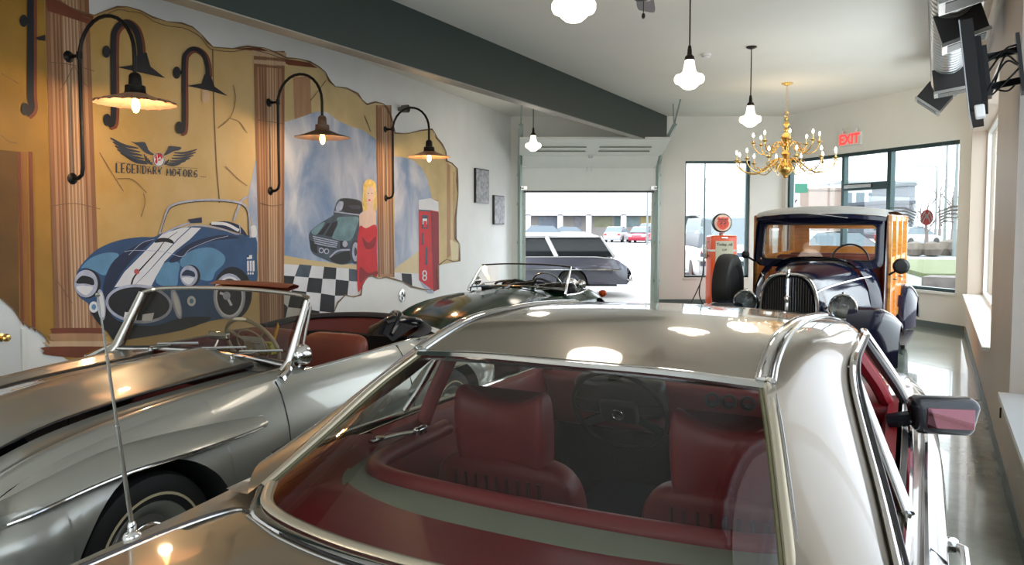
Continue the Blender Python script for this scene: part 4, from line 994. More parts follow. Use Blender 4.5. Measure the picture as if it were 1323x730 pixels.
# cabin: floor, doors, tray
trimred = M['redvinyl']; carpet = mat('dark_carpet', (.02, .008, .008), .95)
tray = mat('grey_green_tray', C8(140, 142, 126), .6, var=.04)
o = MB(); o.box(-.3, 2.1, -.86, .86, .20, .22); o.box(1.9, 2.1, -.85, .85, .22, .84); o.build('cabin_floor', carpet, slc, smooth=False)
o = MB()
for sg in (1, -1):
    o.grid([[(x, sg * .885, .905), (x, sg * .845, .895), (x, sg * .82, .80), (x, sg * .845, .5), (x, sg * .85, .22)] for x in lin(.12, 1.75, 8)])
o.build('door_card', M['redleather'], slc)
o = MB(); prof = [(-.785, .90), (-.60, .885), (-.42, .872)]
rows = [[(x - .0 + .16 * (abs(y) / .7) ** 3 * (1 if x > -.75 else 1), y, z) for y in lin(-.70, .70, 14)] for x, z in prof]
o.grid(rows)
for sg in (1, -1): o.surf([[(-.62, sg * .70, .893), (-.26, sg * .70, .872)], [(-.50, sg * .79, .905), (-.12, sg * .745, .872)], [(-.30, sg * .875, .915), (.10, sg * .78, .872)], [(.02, sg * .895, .915), (.30, sg * .80, .875)]], 3, 3)
o.build('parcel_shelf_edge', trimred, slc)
o = MB()
U = cr_pts([(.42, .745, .872), (.1, .735, .872), (-.10, .70, .872), (-.19, .58, .872), (-.225, .3, .872), (-.235, 0, .872), (-.225, -.3, .872), (-.19, -.58, .872), (-.10, -.70, .872), (.1, -.735, .872), (.42, -.745, .872)], 5)
U2 = []
for p in U:
    q = p.copy()
    if p.x < .05: q.x = p.x - .21 * (1 - (abs(p.y) / .75) ** 4) - .02; q.y = p.y * 1.06
    else: q.y = p.y * 1.06
    U2.append(q)
o.grid([[p + V(0, 0, -.012) for p in U], [q + V(0, 0, .002) for q in U2]]); o.build('parcel_shelf', tray, slc)
o = MB(); o.tube([p + V(.02, 0, -.01) for p in U], .034, 10); 
o.grid([[p + V(.04, -.02 * (1 if p.y > 0 else -1) * (abs(p.y) > .6), .0) for p in U], [V(p.x + .10, p.y * .93, .62) for p in U], [V(p.x + .22, p.y * .9, .42) for p in U]])
o.surf([[(.0, .64, .42), (.0, 0, .44), (.0, -.64, .42)], [(.30, .64, .45), (.28, 0, .48), (.30, -.64, .45)], [(.36, .62, .24), (.35, 0, .24), (.36, -.62, .24)]], 3, 4)
o.build('rear_seat', M['redleather'], slc)
for sg in (1, -1): o = MB(); o.tube(cr_pts([(.46, sg * .70, 1.215), (.44, sg * .76, 1.08), (.42, sg * .80, .98), (.40, sg * .83, .88)], 4), .022, 8, flat=(1.5, .8)); o.build('inner_divider', M['redleather'], slc)
for sg in (1, -1):
    o = MB(); o.tube([(.02, sg * .80, .90), (.12, sg * .77, .905), (.22, sg * .74, .90)], .012, 6, flat=(1.6, .6)); o.rbox((.24, sg * .735, .892), (.07, .03, .05), .012); o.lathe([(.018, 0), (.018, .012), (0, .014)], (.06, sg * .79, .90), 'z', 12); o.build('belt_guide', M['chrome'], slc)
o = MB(); o.surf([[(1.46, .62, 1.24), (1.5, 0, 1.275), (1.46, -.62, 1.24)], [(.8, .66, 1.262), (.8, 0, 1.30), (.8, -.66, 1.262)], [(.02, .545, 1.225), (-.02, 0, 1.24), (.02, -.545, 1.225)]], 4, 6); o.build('headlining', mat('headlining', C8(120, 104, 92), .9), slc)
# dashboard
o = MB(); sec = [(1.98, .90), (1.80, .912), (1.62, .895), (1.565, .86), (1.585, .77), (1.62, .62), (1.75, .58)]
o.surf([[(x, y, z) for x, z in sec] for y in (-.84, -.4, 0, .4, .84)], 4, 3); o.build('dashboard', trimred, slc)
o = MB(); o.rbox((1.60, .40, .80), (.16, .50, .20), .05); o.build('instrument_binnacle', M['black'], slc)
for k, y in enumerate((-.075, -.155, -.245, -.72)):
    o = MB(); o.lathe([(.036, 0), (.036, .016), (.026, .02), (.024, .004), (0, .004)], (0, 0, 0), 'x', 20); o.v = [(1.572 - x, yy + y, z + .83) for x, yy, z in o.v]; o.build('air_vent', M['black'], slc)
o = MB(); o.rbox((1.60, -.13, .62), (.10, .26, .30), .03); o.box(1.3, 1.6, -.22, -.04, .3, .5); o.build('centre_console', trimred, slc)
o = MB(); o.box(1.54, 1.56, -.215, -.045, .70, .76); o.box(1.535, 1.55, -.21, -.05, .56, .66); o.build('radio', M['black'], slc, smooth=False)
o = MB(); 
for y, z in ((-.20, .73), (-.06, .73), (-.19, .61), (-.13, .61), (-.07, .61)): o.lathe([(.012, 0), (.012, .02), (0, .02)], (0, 0, 0), 'x', 10); n_ = 10 * 3; o.v = o.v[:-n_] + [(1.54 - a, b + y, c + z) for a, b, c in o.v[-n_:]]
o.build('radio_knobs', M['chrome'], slc)
sw = bpy.data.objects.new('steering_wheel', None); COL.objects.link(sw); sw.parent = slc; sw.location = (1.40, .345, .762); sw.rotation_euler = (0, math.radians(-28), 0)
o = MB(); o.torus((0, 0, 0), .24, .012, 'x', 44, 8); wb = mat('matt_black', (.006, .006, .007), .65, spec=.2); o.build('wheel_rim', wb, sw)
o = MB()
for a in (0.15, PI - .15, PI + .5, -.5): o.obox((.01, .04 * math.cos(a), .04 * math.sin(a)), (.005, .23 * math.cos(a), .23 * math.sin(a)), .045, .012, up=(1, 0, 0))
o.rbox((.0, 0, 0), (.05, .20, .13), .03); o.build('wheel_hub', wb, sw)
o = MB(); o.torus((-.028, 0, 0), .03, .003, 'x', 24, 6)
for k in range(3): a = PI / 2 + k * 2 * PI / 3; o.tube([(-.028, 0, 0), (-.028, .029 * math.cos(a), .029 * math.sin(a))], [.005, .0015], 5)
o.build('hub_badge', M['chrome'], sw)
o = MB(); o.rbox((1.44, -.02, 1.19), (.03, .20, .055), .014); o.tube([(1.46, -.02, 1.2), (1.5, -.02, 1.26)], .008, 6); o.build('rear_view_mirror', M['black'], slc)
def slcseat(sy):
    t = bpy.data.objects.new('front_seat', None); COL.objects.link(t); t.parent = slc; t.location = (.30, sy, -.055)
    # backrest: rounded slab leaning back
    def ring(z, w_, th, xo, n=28, e=.45):
        out = []
        for k in range(n):
            a = 2 * PI * k / n; c, s = math.cos(a), math.sin(a)
            out.append((xo + th / 2 * math.copysign(abs(c) ** e, c), w_ / 2 * math.copysign(abs(s) ** e, s), z))
        return out
    def stack(secs, nn=3):
        rr = [ring(*q) for q in secs]; rr.append
        o = MB(); o.surf([r_ + [r_[0]] for r_ in rr], nn, 1)
        o.poly([Vector(p) for p in cr_pts_ring(rr[0])]); o.poly([Vector(p) for p in rr[-1]][::-1]); return o
    def cr_pts_ring(r_): return r_
    o = stack([(.34, .46, .12, .12), (.42, .50, .17, .11), (.58, .56, .18, .07), (.72, .58, .19, .03), (.80, .56, .185, .01), (.855, .50, .16, -.005), (.885, .40, .12, -.01), (.893, .28, .06, -.01)])
    o.build('backrest', M['redleather'], t)
    o = MB()
    for y in lin(-.17, .17, 8): o.tube([(-.088, y, .835), (-.070, y, .72), (-.024, y, .58)], .006, 5)
    o.build('backrest_piping', mat('dark_red_piping', C8(88, 14, 20), .5) , t)
    o = MB()
    for sg in (1, -1): o.tube(cr_pts([(.10, sg * .235, .55), (.085, sg * .245, .72), (.06, sg * .235, .82), (.02, sg * .20, .875), (0, sg * .15, .893)], 4), .005, 6)
    o.build('edge_piping', M['redleather'], t)
    # headrest with dipped top
    rows = []
    secs = [(.84, .31, .10), (.86, .345, .14), (.96, .36, .15), (1.04, .365, .145), (1.10, .36, .125), (1.13, .345, .085), (1.14, .32, .035)]
    o = stack([(z, w_, th, -.01 - (z - .86) * .10, 32, .38) for z, w_, th in secs])
    vv = []
    for x, y, z in o.v:
        f = max(0, (z - .98) / .16); dip = .045 * (1 - min(1, abs(y) / .17) ** 2)
        z2 = z - dip * f + .012 * f * min(1, abs(y) / .15) ** 2
        x2 = x + .03 * (1 - (abs(y) / .16) ** 2) * (1 if x < 0 else .2)
        vv.append((x2, y, z2))
    o.v = vv; o.build('headrest', M['redleather'], t)
    o = stack([(.26, .46, .44, .34, 28, .5), (.36, .50, .50, .34, 28, .45), (.42, .49, .48, .35, 28, .45), (.445, .42, .40, .35, 28, .5)]); o.build('seat_cushion', M['redleather'], t)
    return t
slcseat(.39); slcseat(-.42)
for wx in (2.78, -.95):
    for sg in (1, -1): wheel(slc, wx, sg * .86, .32, .2, .2, cap=(.12, champ), side=sg)
o = MB(); wells(o, S_ARCH, .6, lambda x, z: s_prof(x, z) - .002); o.box(-1.7, 3.4, -.6, .6, .2, .24); o.build('underbody', M['dark'], slc)
o = MB(); 
for z in (.42, .52): o.tube(cr_pts([(-1.7, 1.0, z), (-1.98, .9, z), (-2.06, .5, z), (-2.08, 0, z), (-2.06, -.5, z), (-1.98, -.9, z), (-1.7, -1.0, z)], 5), .04, 8)
o.build('rear_bumper', M['chrome'], slc)
o = MB(); o.tube(cr_pts([(3.4, .92, .5), (3.66, .7, .5), (3.72, 0, .5), (3.66, -.7, .5), (3.4, -.92, .5)], 5), .055, 8); o.build('front_bumper', M['chrome'], slc)
for sg in (1, -1):
    o = MB(); o.rbox((-2.0, sg * .62, .64), (.06, .42, .13), .03); o.build('tail_lamp', mat('tail_lens', C8(150, 20, 14), .2), slc)
    o = MB(); o.rbox((3.58, sg * .55, .62), (.06, .34, .16), .04); o.build('headlamp', mat('lamp_glass', C8(200, 205, 205), .1), slc)
o = MB(); o.box(3.57, 3.61, -.35, .35, .45, .70); o.build('grille', M['steel'], slc)
# ================================================================ SILVER ROADSTER
silver = paintmat('silver_metallic', C8(150, 150, 142), .5, .3)
rd = thing('roadster', (-2.25, 3.3, 0), heading(205), 'silver open roadster with brown leather seats in front of the mural', 'car')
R_ARCH = [(-.125, .33, .385), (-2.62, .33, .39)]
r_zt = cv([(-3.62, .55), (-3.4, .70), (-3.0, .83), (-2.62, .90), (-2.1, .915), (-1.6, .905), (-1.1, .90), (-.7, .885), (-.3, .86), (.1, .81), (.35, .73), (.52, .60)])
r_yt = cv([(-3.62, .45), (-3.4, .56), (-3.0, .64), (-2.62, .68), (-2.1, .70), (-1.6, .715), (-1.1, .72), (-.7, .70), (-.3, .68), (.1, .67), (.35, .64), (.52, .60)])
r_ym = cv([(-3.62, .62), (-3.4, .74), (-3.0, .82), (-2.62, .85), (-2.1, .84), (-1.6, .84), (-1.0, .845), (-.5, .86), (-.1, .87), (.25, .85), (.42, .80), (.52, .70)])
def r_prof(x, z):
    zt, yt, ym = r_zt(x), r_yt(x), r_ym(x); zm = .52
    if z >= zm: t = (zt - z) / max(.02, (zt - zm)); return yt + (ym - yt) * math.sin(PI / 2 * max(0, min(1, t))) ** .75
    t = (zm - z) / .35; return ym - .07 * t ** 2
o = MB(); side_panel(o, xs_for(-3.62, .52, 40, R_ARCH), r_yt, r_zt, r_prof, arch(R_ARCH, cv([(-3.6, .42), (-3, .22), (.2, .2), (.5, .36)])), 20)
# top of the nose: wings rounding in to the valley beside the bonnet
def r_hood(x, y):      # bonnet crown
    zc = cv([(-1.25, .958), (-.9, .952), (-.4, .935), (0, .90), (.3, .83), (.5, .71), (.6, .56)])(x)
    return zc - .05 * (abs(y) / .42) ** 2
rows = []
for x in lin(-1.15, .52, 30):
    yt, zt = r_yt(x), r_zt(x); ye = min(.41, yt - .05); zh = r_hood(x, ye) - .012
    row = []
    for t in lin(0, 1, 8):
        y = yt + (ye - yt) * t; z = zt + (zh - zt) * t + .014 * math.sin(PI * t) * (1 - 2 * t) + .028 * math.sin(PI * min(1, t * 1.9)) * (t < .53)
        row.append((x, y, z))
    rows.append(row)
o.grid(rows)
# front face
rows = []
for j in range(9):
    f = j / 8; x = .52 + .13 * math.sin(PI * (.15 + .7 * f)) 
    rows.append([(x - .0 - .10 * (i / 10) ** 3, .62 * i / 10, (.60 - .36 * f) + (.02) * (1 - i / 10)) for i in range(11)])
o.grid(rows); o.grid([[(.50 + .02, .60 * i / 10, .60 + .02), (rows[0][i][0], rows[0][i][1], rows[0][i][2])] for i in range(11)])
# scuttle ahead of the windscreen and door tops
o.grid([[(x + .10 * (1 - (y / .7) ** 2), y, (.948 - .05 * (y / .42) ** 2 if y < .42 else .90 + (.898 - .90) * 1) if True else 0) for y in lin(0, .72, 10)] for x in lin(-1.30, -1.12, 4)])
# rear deck behind the cockpit
rows = []
for x in lin(-2.62, -3.62, 14):
    zt = r_zt(x); yt = r_yt(x); rows.append([(x - (.22 * (1 - (y_) ** 2) if x > -3 else .22 * (1 - y_ ** 2) * (1 if x > -3.5 else .8)), yt * y_, zt + .055 * (1 - y_ ** 2)) for y_ in lin(0, 1, 10)])
o.grid(rows); o.grid([[(-3.62 - .2 * (1 - (i / 10) ** 2) - .0, .45 * i / 10, .58 - .33 * j / 6) for i in range(11)] for j in range(7)])
o.mirror_y(); o.build('body', silver, rd, angle=50)
o = MB(); rows = [[(x, .395 * t, r_hood(x, .395 * t) + .006) for t in lin(-1, 1, 20)] for x in lin(-1.16, .50, 22)]
rows = [[(x, .395 * t * (1 if x < .2 else 1 - .5 * ((x - .2) / .3) ** 2), r_hood(x, .395 * t) + .006 + .02 * math.exp(-((t * .395) / .12) ** 2)) for t in lin(-1, 1, 24)] for x in lin(-1.16, .50, 22)]
o.grid(rows); o.build('bonnet', silver, rd)
o = MB()
for sg in (1, -1):
    o.tube([(x, sg * .39, r_hood(x, .39) + .009) for x in lin(-1.10, .3, 20)], [.026 - .021 * i / 20 for i in range(21)], 8, flat=(1.1, .6))
o.build('bonnet_gap', M['black'], rd)
# wing flashes above the wheels
for sg in (1, -1):
    for (xa, xb, xc) in ((-.76, -.15, .47), (-3.1, -2.55, -2.0)):
        rows = []
        for i in range(25):
            f = i / 24; x = xa + (xc - xa) * f; zz = .735 - .10 * max(0, (f - .55) / .45) ** 2 * 1.1 - .012 * (1 - f); zz = zz if xa > -1 else zz - .02
            w_ = .078 * abs(math.sin(PI * min(1, .03 + f * .97))) ** .6; h = .042 + .03 * math.sin(PI * f)
            y0 = r_prof(x, zz)
            rows.append([(x, sg * (r_prof(x, zz + h) - .002), zz + h), (x, sg * (y0 + w_ * .6), zz + h * .55), (x, sg * (y0 + w_), zz + .006), (x, sg * (y0 + w_ * .9), zz - .006), (x, sg * (r_prof(x, zz - .02) - .004), zz - .016)])
        o = MB(); o.grid(rows); o.build('wing_flash', silver, rd)
        o = MB(); o.tube([V(*r_[3]) for r_ in rows[1:-1]], .005, 6); o.build('flash_bead', M['chrome'], rd)
# doors
for sg in (1, -1):
    o = MB(); o.tube([(-.95 + .10 * ((z - .24) / .65) * -0 + (.05 if z < .6 else .05 - .10 * (z - .6)), sg * (r_prof(-.95, z) + .001), z) for z in lin(.24, .89, 12)], .0035, 5)
    o.tube([(-2.05, sg * (r_prof(-2.05, z) + .001), z) for z in lin(.24, .91, 12)], .0035, 5); o.build('door_gap', M['black'], rd)
    o = MB(); o.tube([(x, sg * (r_yt(x) - .005), r_zt(x) + .004) for x in lin(-1.15, -2.6, 20)], .011, 8, flat=(1.6, .7)); o.build('door_top_trim', M['chrome'], rd)
# windscreen
wt = [(-1.27, .645, 1.262), (-1.33, .58, 1.285), (-1.37, .3, 1.297), (-1.385, 0, 1.30)]
wt = wt + [(x, -y, z) for x, y, z in wt[::-1][1:]]
wb = [(-1.10, .665, .945), (-1.12, .58, .945), (-1.16, .3, .958), (-1.17, 0, .965)]; wb = wb + [(x, -y, z) for x, y, z in wb[::-1][1:]]
ff = mat('windscreen_frame', C8(190, 186, 176), .2, metal=.9)
Tt = resample(cr_pts(wt, 6), 24); Tb = resample(cr_pts(wb, 6), 24)
o = MB(); o.tube(Tt, .013, 8); 
for sg in (0, -1): o.tube([Tt[sg] , Tt[sg].lerp(Tb[sg], .5) + V(0, 0, 0), Tb[sg], Tb[sg] + V(.06, .0, -.045)], [.016, .02, .026, .026], 8, flat=(.8, 1.6))
o.build('windscreen_frame', ff, rd)
for sg in (1, -1): o = MB(); o.tube([(-1.29, sg * .655, 1.235), (-1.22, sg * .675, 1.1), (-1.15, sg * .69, .93)], .008, 8); o.build('quarter_post', M['chrome'], rd)
o = MB(); o.tube(Tb, .012, 8); o.build('windscreen_base_seal', M['black'], rd)
o = MB(); o.tube([p + V(.02, 0, -.006) for p in Tb], .009, 8); o.build('windscreen_base_trim', M['chrome'], rd)
for sg in (1, -1): o = MB(); o.tube([(-1.08, sg * .69, .955), (-1.02, sg * .725, .925), (-.95, sg * .735, .895)], [.014, .018, .026], 8); o.build('pillar_foot', M['chrome'], rd)
o = MB(); o.grid([Tt, [a.lerp(b, .5) + V(.012, 0, 0) for a, b in zip(Tt, Tb)], Tb]); o.build('windscreen_glass', glass_mat('roadster_glass', (.48, .45, .38)), rd)
o = MB(); Vv = [p + V(-.03, 0, .012) for p in Tt[5:17]]; o.grid([[p + V(0, 0, .010) for p in Vv], [p + V(-.07, 0, .03) for p in Vv], [p + V(-.11, 0, .018) for p in Vv], [p + V(-.10, 0, .005) for p in Vv], [p + V(0, 0, -.012) for p in Vv]]); o.build('sun_visor', M['brownleather'], rd)
# wipers
for y0, dy in ((-.38, .34), (-.02, .34), (.26, .32)):
    o = MB(); zz = .955; o.lathe([(.014, 0), (.014, .015), (0, .022)], (-1.10, y0, zz - .012), 'z', 10)
    o.tube([(-1.10, y0, zz + .012), (-1.135, y0 + .13, zz + .025)], .004, 6); o.tube([(-1.135, y0 + .02, zz + .025), (-1.145, y0 + dy, zz + .05)], .0065, 6, flat=(.6, 1.2)); o.build('wiper', M['steel'], rd)
# cockpit
o = MB(); o.box(-2.62, -1.2, -.66, .66, .25, .27); o.box(-2.7, -2.62, -.6, .6, .25, .86); o.build('cockpit_floor', M['dark'], rd, smooth=False)
o = MB()
for sg in (1, -1): o.grid([[(x, sg * (r_yt(x) - .02), r_zt(x) - .0), (x, sg * (r_yt(x) - .06), r_zt(x) - .03), (x, sg * (r_yt(x) - .05), .6), (x, sg * .6, .27)] for x in lin(-1.2, -2.62, 10)])
cp = cr_pts([(-2.30, .66, .90), (-2.62, .56, .925), (-2.80, .3, .955), (-2.85, 0, .965), (-2.80, -.3, .96), (-2.62, -.56, .945), (-2.30, -.66, .91)], 5)
o.grid([cp, [p + V(.03, 0, -.03) for p in cp], [p + V(.08, 0, -.35) for p in cp]])
o.build('cockpit_trim', mat('dark_red_brown_trim', C8(104, 34, 24), .6), rd)
o = MB(); o.tube([p + V(-.02, 0, .012) for p in cp], .028, 8, flat=(1.8, .8)); o.build('hood_well_cover', mat('black_canvas', (.02, .02, .024), .7), rd)
o = MB(); o.surf([[(-1.19, y, .93) for y in (.6, 0, -.6)], [(-1.26, y, .925) for y in (.62, 0, -.62)], [(-1.29, y, .88) for y in (.62, 0, -.62)], [(-1.27, y, .72) for y in (.62, 0, -.62)]], 3, 6); o.build('dashboard', M['brownleather'], rd)
def rseat(y):
    t = bpy.data.objects.new('seat', None); COL.objects.link(t); t.parent = rd; t.location = (-2.02, y, 0)
    secs = []
    def ring(z, w_, th, xo, n=28, e=.55):
        return [(xo + th / 2 * math.copysign(abs(math.cos(2 * PI * k / n)) ** e, math.cos(2 * PI * k / n)), w_ / 2 * math.copysign(abs(math.sin(2 * PI * k / n)) ** e, math.sin(2 * PI * k / n)), z) for k in range(n)]
    rr = [ring(.35, .44, .12, .10), ring(.5, .50, .15, .06), ring(.75, .52, .15, .0), ring(.88, .50, .14, -.03), ring(.935, .44, .11, -.045), ring(.955, .32, .06, -.05), ring(.958, .1, .02, -.05)]
    o = MB(); o.surf([r_ + [r_[0]] for r_ in rr], 3, 1); o.build('backrest', M['brownleather'], t)
    o = MB()
    for q in lin(-.17, .17, 5): o.tube([(.075 - (z - .5) * .22 + .01, q, z) for z in lin(.5, .9, 5)], .006, 5)
    o.build('backrest_piping', M['brownleather'], t)
    rr = [ring(.28, .46, .5, .30), ring(.42, .50, .52, .30), ring(.46, .44, .46, .30), ring(.465, .1, .1, .30)]
    o = MB(); o.surf([r_ + [r_[0]] for r_ in rr], 3, 1); o.build('seat_cushion', M['brownleather'], t)
rseat(.22); rseat(-.33)
sw = bpy.data.objects.new('steering_wheel', None); COL.objects.link(sw); sw.parent = rd; sw.location = (-1.36, .16, .975); sw.rotation_euler = (0, math.radians(28), 0)
ivory = mat('ivory_plastic', C8(206, 190, 160), .35)
o = MB(); o.torus((0, 0, 0), .185, .012, 'x', 44, 8); o.build('wheel_rim', ivory, sw)
o = MB(); o.lathe([(.045, -.02), (.045, .02), (0, .035)], (0, 0, 0), 'x', 20)
for a in (0, 2 * PI / 3 + .1, -2 * PI / 3 - .1): o.tube([(0, 0, 0), (0, .175 * math.sin(a), -.175 * math.cos(a))], .008, 6)
o.torus((0, 0, 0), .11, .005, 'x', 30, 6); o.tube([(0, 0, 0), (.1, 0, -.02)], .02, 8); o.build('wheel_hub', ivory, sw)
# mirrors
t = bpy.data.objects.new('door_mirror', None); COL.objects.link(t); t.parent = rd; t.location = (-1.17, .685, .985)
o = MB(); o.lathe([(.0, .05), (.025, .045), (.045, .028), (.056, 0), (.058, -.02), (.05, -.022)], (0, 0, 0), 'x', 24); o.tube([(0, 0, -.04), (.02, -.01, -.075)], .009, 8); o.build('mirror_shell', M['chrome'], t)
o = MB(); o.lathe([(.05, -.0225), (.05, -.0235), (0, -.0235)], (0, 0, 0), 'x', 24); o.build('mirror_glass', M['mirror'], t)
o = MB(); o.rbox((-1.26, .0, 1.035), (.03, .16, .05), .015); o.tube([(-1.25, 0, 1.01), (-1.22, 0, .965)], .007, 6); o.build('rear_view_mirror', M['chrome'], rd)
for wx in (-.125, -2.62):
    for sg in (1, -1): wheel(rd, wx, sg * .71, .33, .175, .205, band=(.25, .239, mat('cream_band', C8(200, 186, 150), .5)), cap=(.125, silver), side=sg)
o = MB(); wells(o, R_ARCH, .5, lambda x, z: r_prof(x, z) - .004); o.box(-3.4, .4, -.5, .5, .2, .24); o.build('underbody', M['dark'], rd)
for sg in (1, -1):
    o = MB(); o.torus((.50, sg * .645, .66), .095, .014, 'x', 28, 8); o.build('headlamp_rim', M['chrome'], rd)
    o = MB(); o.lathe([(.09, 0), (.07, .03), (.04, .045), (0, .05)], (.49, sg * .645, .66), 'x', 24); o.build('headlamp', mat('lamp_glass', C8(200, 205, 205), .1), rd)
o = MB(); o.rbox((.62, 0, .5), (.05, .62, .22), .05); o.build('grille', M['chrome'], rd)
o = MB(); o.tube(cr_pts([(.35, .86, .40), (.62, .7, .40), (.76, 0, .40), (.62, -.7, .40), (.35, -.86, .40)], 5), .04, 8); o.build('front_bumper', M['chrome'], rd)
# things lying in the car
pp = rd.matrix_basis
def rw(x, y, z): return Matrix.LocRotScale(rd.location, rd.rotation_euler, None) @ Vector((x, y, z))
t = thing('key_tag', rw(-1.33, .20, .955), heading(205), 'white folded paper tag on the roadster dashboard behind the windscreen', 'tag')
o = MB(); o.obox((0, -.075, .0), (0, .075, .0), .003, .085); o.xf(Matrix.Rotation(.4, 4, 'Y')); o.v = [(x, y, z + .04) for x, y, z in o.v]; o.build('card', M['white'], t, smooth=False)
o = MB(); o.box(.003, .004, -.05, .05, .05, .054); o.box(.003, .004, -.05, .05, .035, .038); o.build('print_line', M['black'], t, smooth=False)
t = thing('air_freshener_box', rw(-1.42, .22, .915), heading(205), 'small yellow-green box beside the paper tag in the roadster', 'box')
o = MB(); o.rbox((0, 0, .038), (.05, .10, .07), .006); o.build('carton', mat('yellow_green_card', C8(190, 190, 60), .5, var=.5, scale=60), t)
t = tagobj(MB().tube([(0, 0, 0), (-.01, .045, .14)], [.011, .009], 6).lathe([(.009, 0), (0, .03)], (-.01, .045, .139), 'z', 6).build('pencil', mat('pencil_yellow', C8(246, 180, 30), .4)), 'bright yellow pencil standing up behind the roadster windscreen', 'pencil')
t.location = rw(-1.47, .20, .935); t.rotation_euler = (0, 0, heading(205))
t = thing('folded_tonneau', rw(-2.60, .36, .90), heading(205), 'glossy black folded tonneau cover bundle on the roadster behind the seats', 'cover')
gb = mat('glossy_black_vinyl', (.012, .012, .016), .12)
o = MB(); o.surf([[(-.22, -.10, .0), (-.2, .0, .02), (-.18, .10, .0)], [(-.10, -.12, .05), (-.08, .0, .10), (-.04, .14, .04)], [(.02, -.13, .03), (.05, .0, .12), (.06, .15, .05)], [(.13, -.12, .05), (.13, .02, .10), (.14, .13, .02)], [(.22, -.08, .0), (.22, .03, .02), (.22, .1, -.02)]], 4, 4); o.build('folds', gb, t)
o = MB(); o.tube(cr_pts([(-.2, -.09, .02), (-.05, -.04, .11), (.08, .06, .12), (.2, .08, .02)], 4), .014, 8); o.tube(cr_pts([(-.16, .08, .03), (0, .12, .09), (.16, .02, .08)], 4), .016, 8); o.build('piping', gb, t)

t.scale = (1.15, 1.2, 1.15)
# ================================================================ GREEN ROADSTER
green = mat('dark_green_gloss', C8(12, 46, 32), .12, metal=0, coat=0)
gO = (0 + math.sin(math.radians(205)) * -.45 - (-math.cos(math.radians(205))) * .3, 9 + math.cos(math.radians(205)) * -.45 - math.sin(math.radians(205)) * .3, 0)
gr = thing('roadster', gO, heading(205), 'dark green open roadster with chrome windscreen frame, parked before the garage door', 'car')
G_ARCH = [(.98, .32, .36), (-1.32, .32, .36)]
g_zt = cv([(-2.15, .52), (-1.9, .66), (-1.3, .79), (-.8, .77), (-.3, .785), (.2, .80), (.7, .785), (1.1, .745), (1.4, .66), (1.62, .52)])
g_yt = cv([(-2.15, .40), (-1.9, .50), (-1.3, .60), (-.8, .62), (-.3, .62), (.3, .60), (.8, .60), (1.2, .60), (1.45, .58), (1.62, .50)])
g_ym = cv([(-2.15, .55), (-1.9, .66), (-1.3, .77), (-.8, .75), (-.3, .74), (.3, .745), (.9, .78), (1.3, .76), (1.5, .70), (1.62, .60)])
def g_prof(x, z):
    zt, yt, ym = g_zt(x), g_yt(x), g_ym(x); zm = .5
    if z >= zm: return yt + (ym - yt) * math.sin(PI / 2 * max(0, min(1, (zt - z) / max(.02, zt - zm)))) ** .75
    return ym - .07 * ((zm - z) / .35) ** 2
def g_hood(x, y): return cv([(-.5, .875), (-.1, .87), (.4, .845), (.9, .78), (1.3, .68), (1.62, .55)])(x) - .055 * (abs(y) / .45) ** 2
o = MB(); side_panel(o, xs_for(-2.15, 1.62, 36, G_ARCH), g_yt, g_zt, g_prof, arch(G_ARCH, cv([(-2.1, .4), (-1.7, .2), (1.3, .2), (1.6, .36)])), 18)
rows = []
for x in lin(-.5, 1.62, 28):
    row = []
    for t in lin(0, 1, 16):
        y = g_yt(x) * (1 - t); a = g_hood(x, y); e = (y / g_yt(x)) ** 2; row.append((x, y, a * (1 - e ** 2) + g_zt(x) * e ** 2 + .015 * math.sin(PI * e) * 0))
    rows.append(row)
o.grid(rows)
rows = []
for x in lin(-1.28, -2.15, 14):
    zt, yt = g_zt(x), g_yt(x); rows.append([(x - .15 * (1 - t * t), yt * t, zt + .03 * (1 - t * t)) for t in lin(0, 1, 10)])
o.grid(rows); o.grid([[(1.62 + .06 * math.sin(PI * j / 8), .5 * i / 10, .545 - .25 * j / 8) for i in range(11)] for j in range(9)]); o.grid([[(-2.15 - .15 * (1 - (i / 10) ** 2), .40 * i / 10, .54 - .3 * j / 8) for i in range(11)] for j in range(9)])
o.mirror_y(); o.build('body', green, gr, angle=50)
t_ = [(-.62, .585, 1.13), (-.64, .3, 1.15), (-.65, 0, 1.155), (-.64, -.3, 1.15), (-.62, -.585, 1.13)]; b_ = [(-.33, .62, .85), (-.29, .3, .882), (-.28, 0, .89), (-.29, -.3, .882), (-.33, -.62, .85)]
Tt = cr_pts(t_, 4); Tb = cr_pts(b_, 4)
o = MB(); o.tube(Tt, .010, 8); o.build('windscreen_top_rail', mat('dark_rail', (.05, .05, .05), .3, metal=.6), gr)
for k in (0, -1): o = MB(); o.tube([Tt[k], Tt[k].lerp(Tb[k], .5), Tb[k], Tb[k] + V(.02, 0, -.05)], [.014, .02, .026, .03], 8, flat=(.6, 1.5)); o.build('windscreen_pillar', M['chrome'], gr)
o = MB(); o.tube(Tb, .012, 8); o.build('windscreen_base', M['chrome'], gr)
o = MB(); o.grid([Tt, Tb]); o.build('windscreen_glass', M['glass'], gr)
o = MB(); o.box(-1.28, -.5, -.58, .58, .3, .32); o.surf([[(-.38, y, .85) for y in (.55, 0, -.55)], [(-.52, y, .86) for y in (.56, 0, -.56)], [(-.55, y, .66) for y in (.56, 0, -.56)]], 3, 4); o.build('cockpit', M['black'], gr)
for y in (.28, -.28):
    o = MB(); o.rbox((-1.05, y, .66), (.16, .44, .46), .07); o.rbox((-.85, y, .42), (.45, .44, .14), .06); o.build('seat', M['black'], gr)
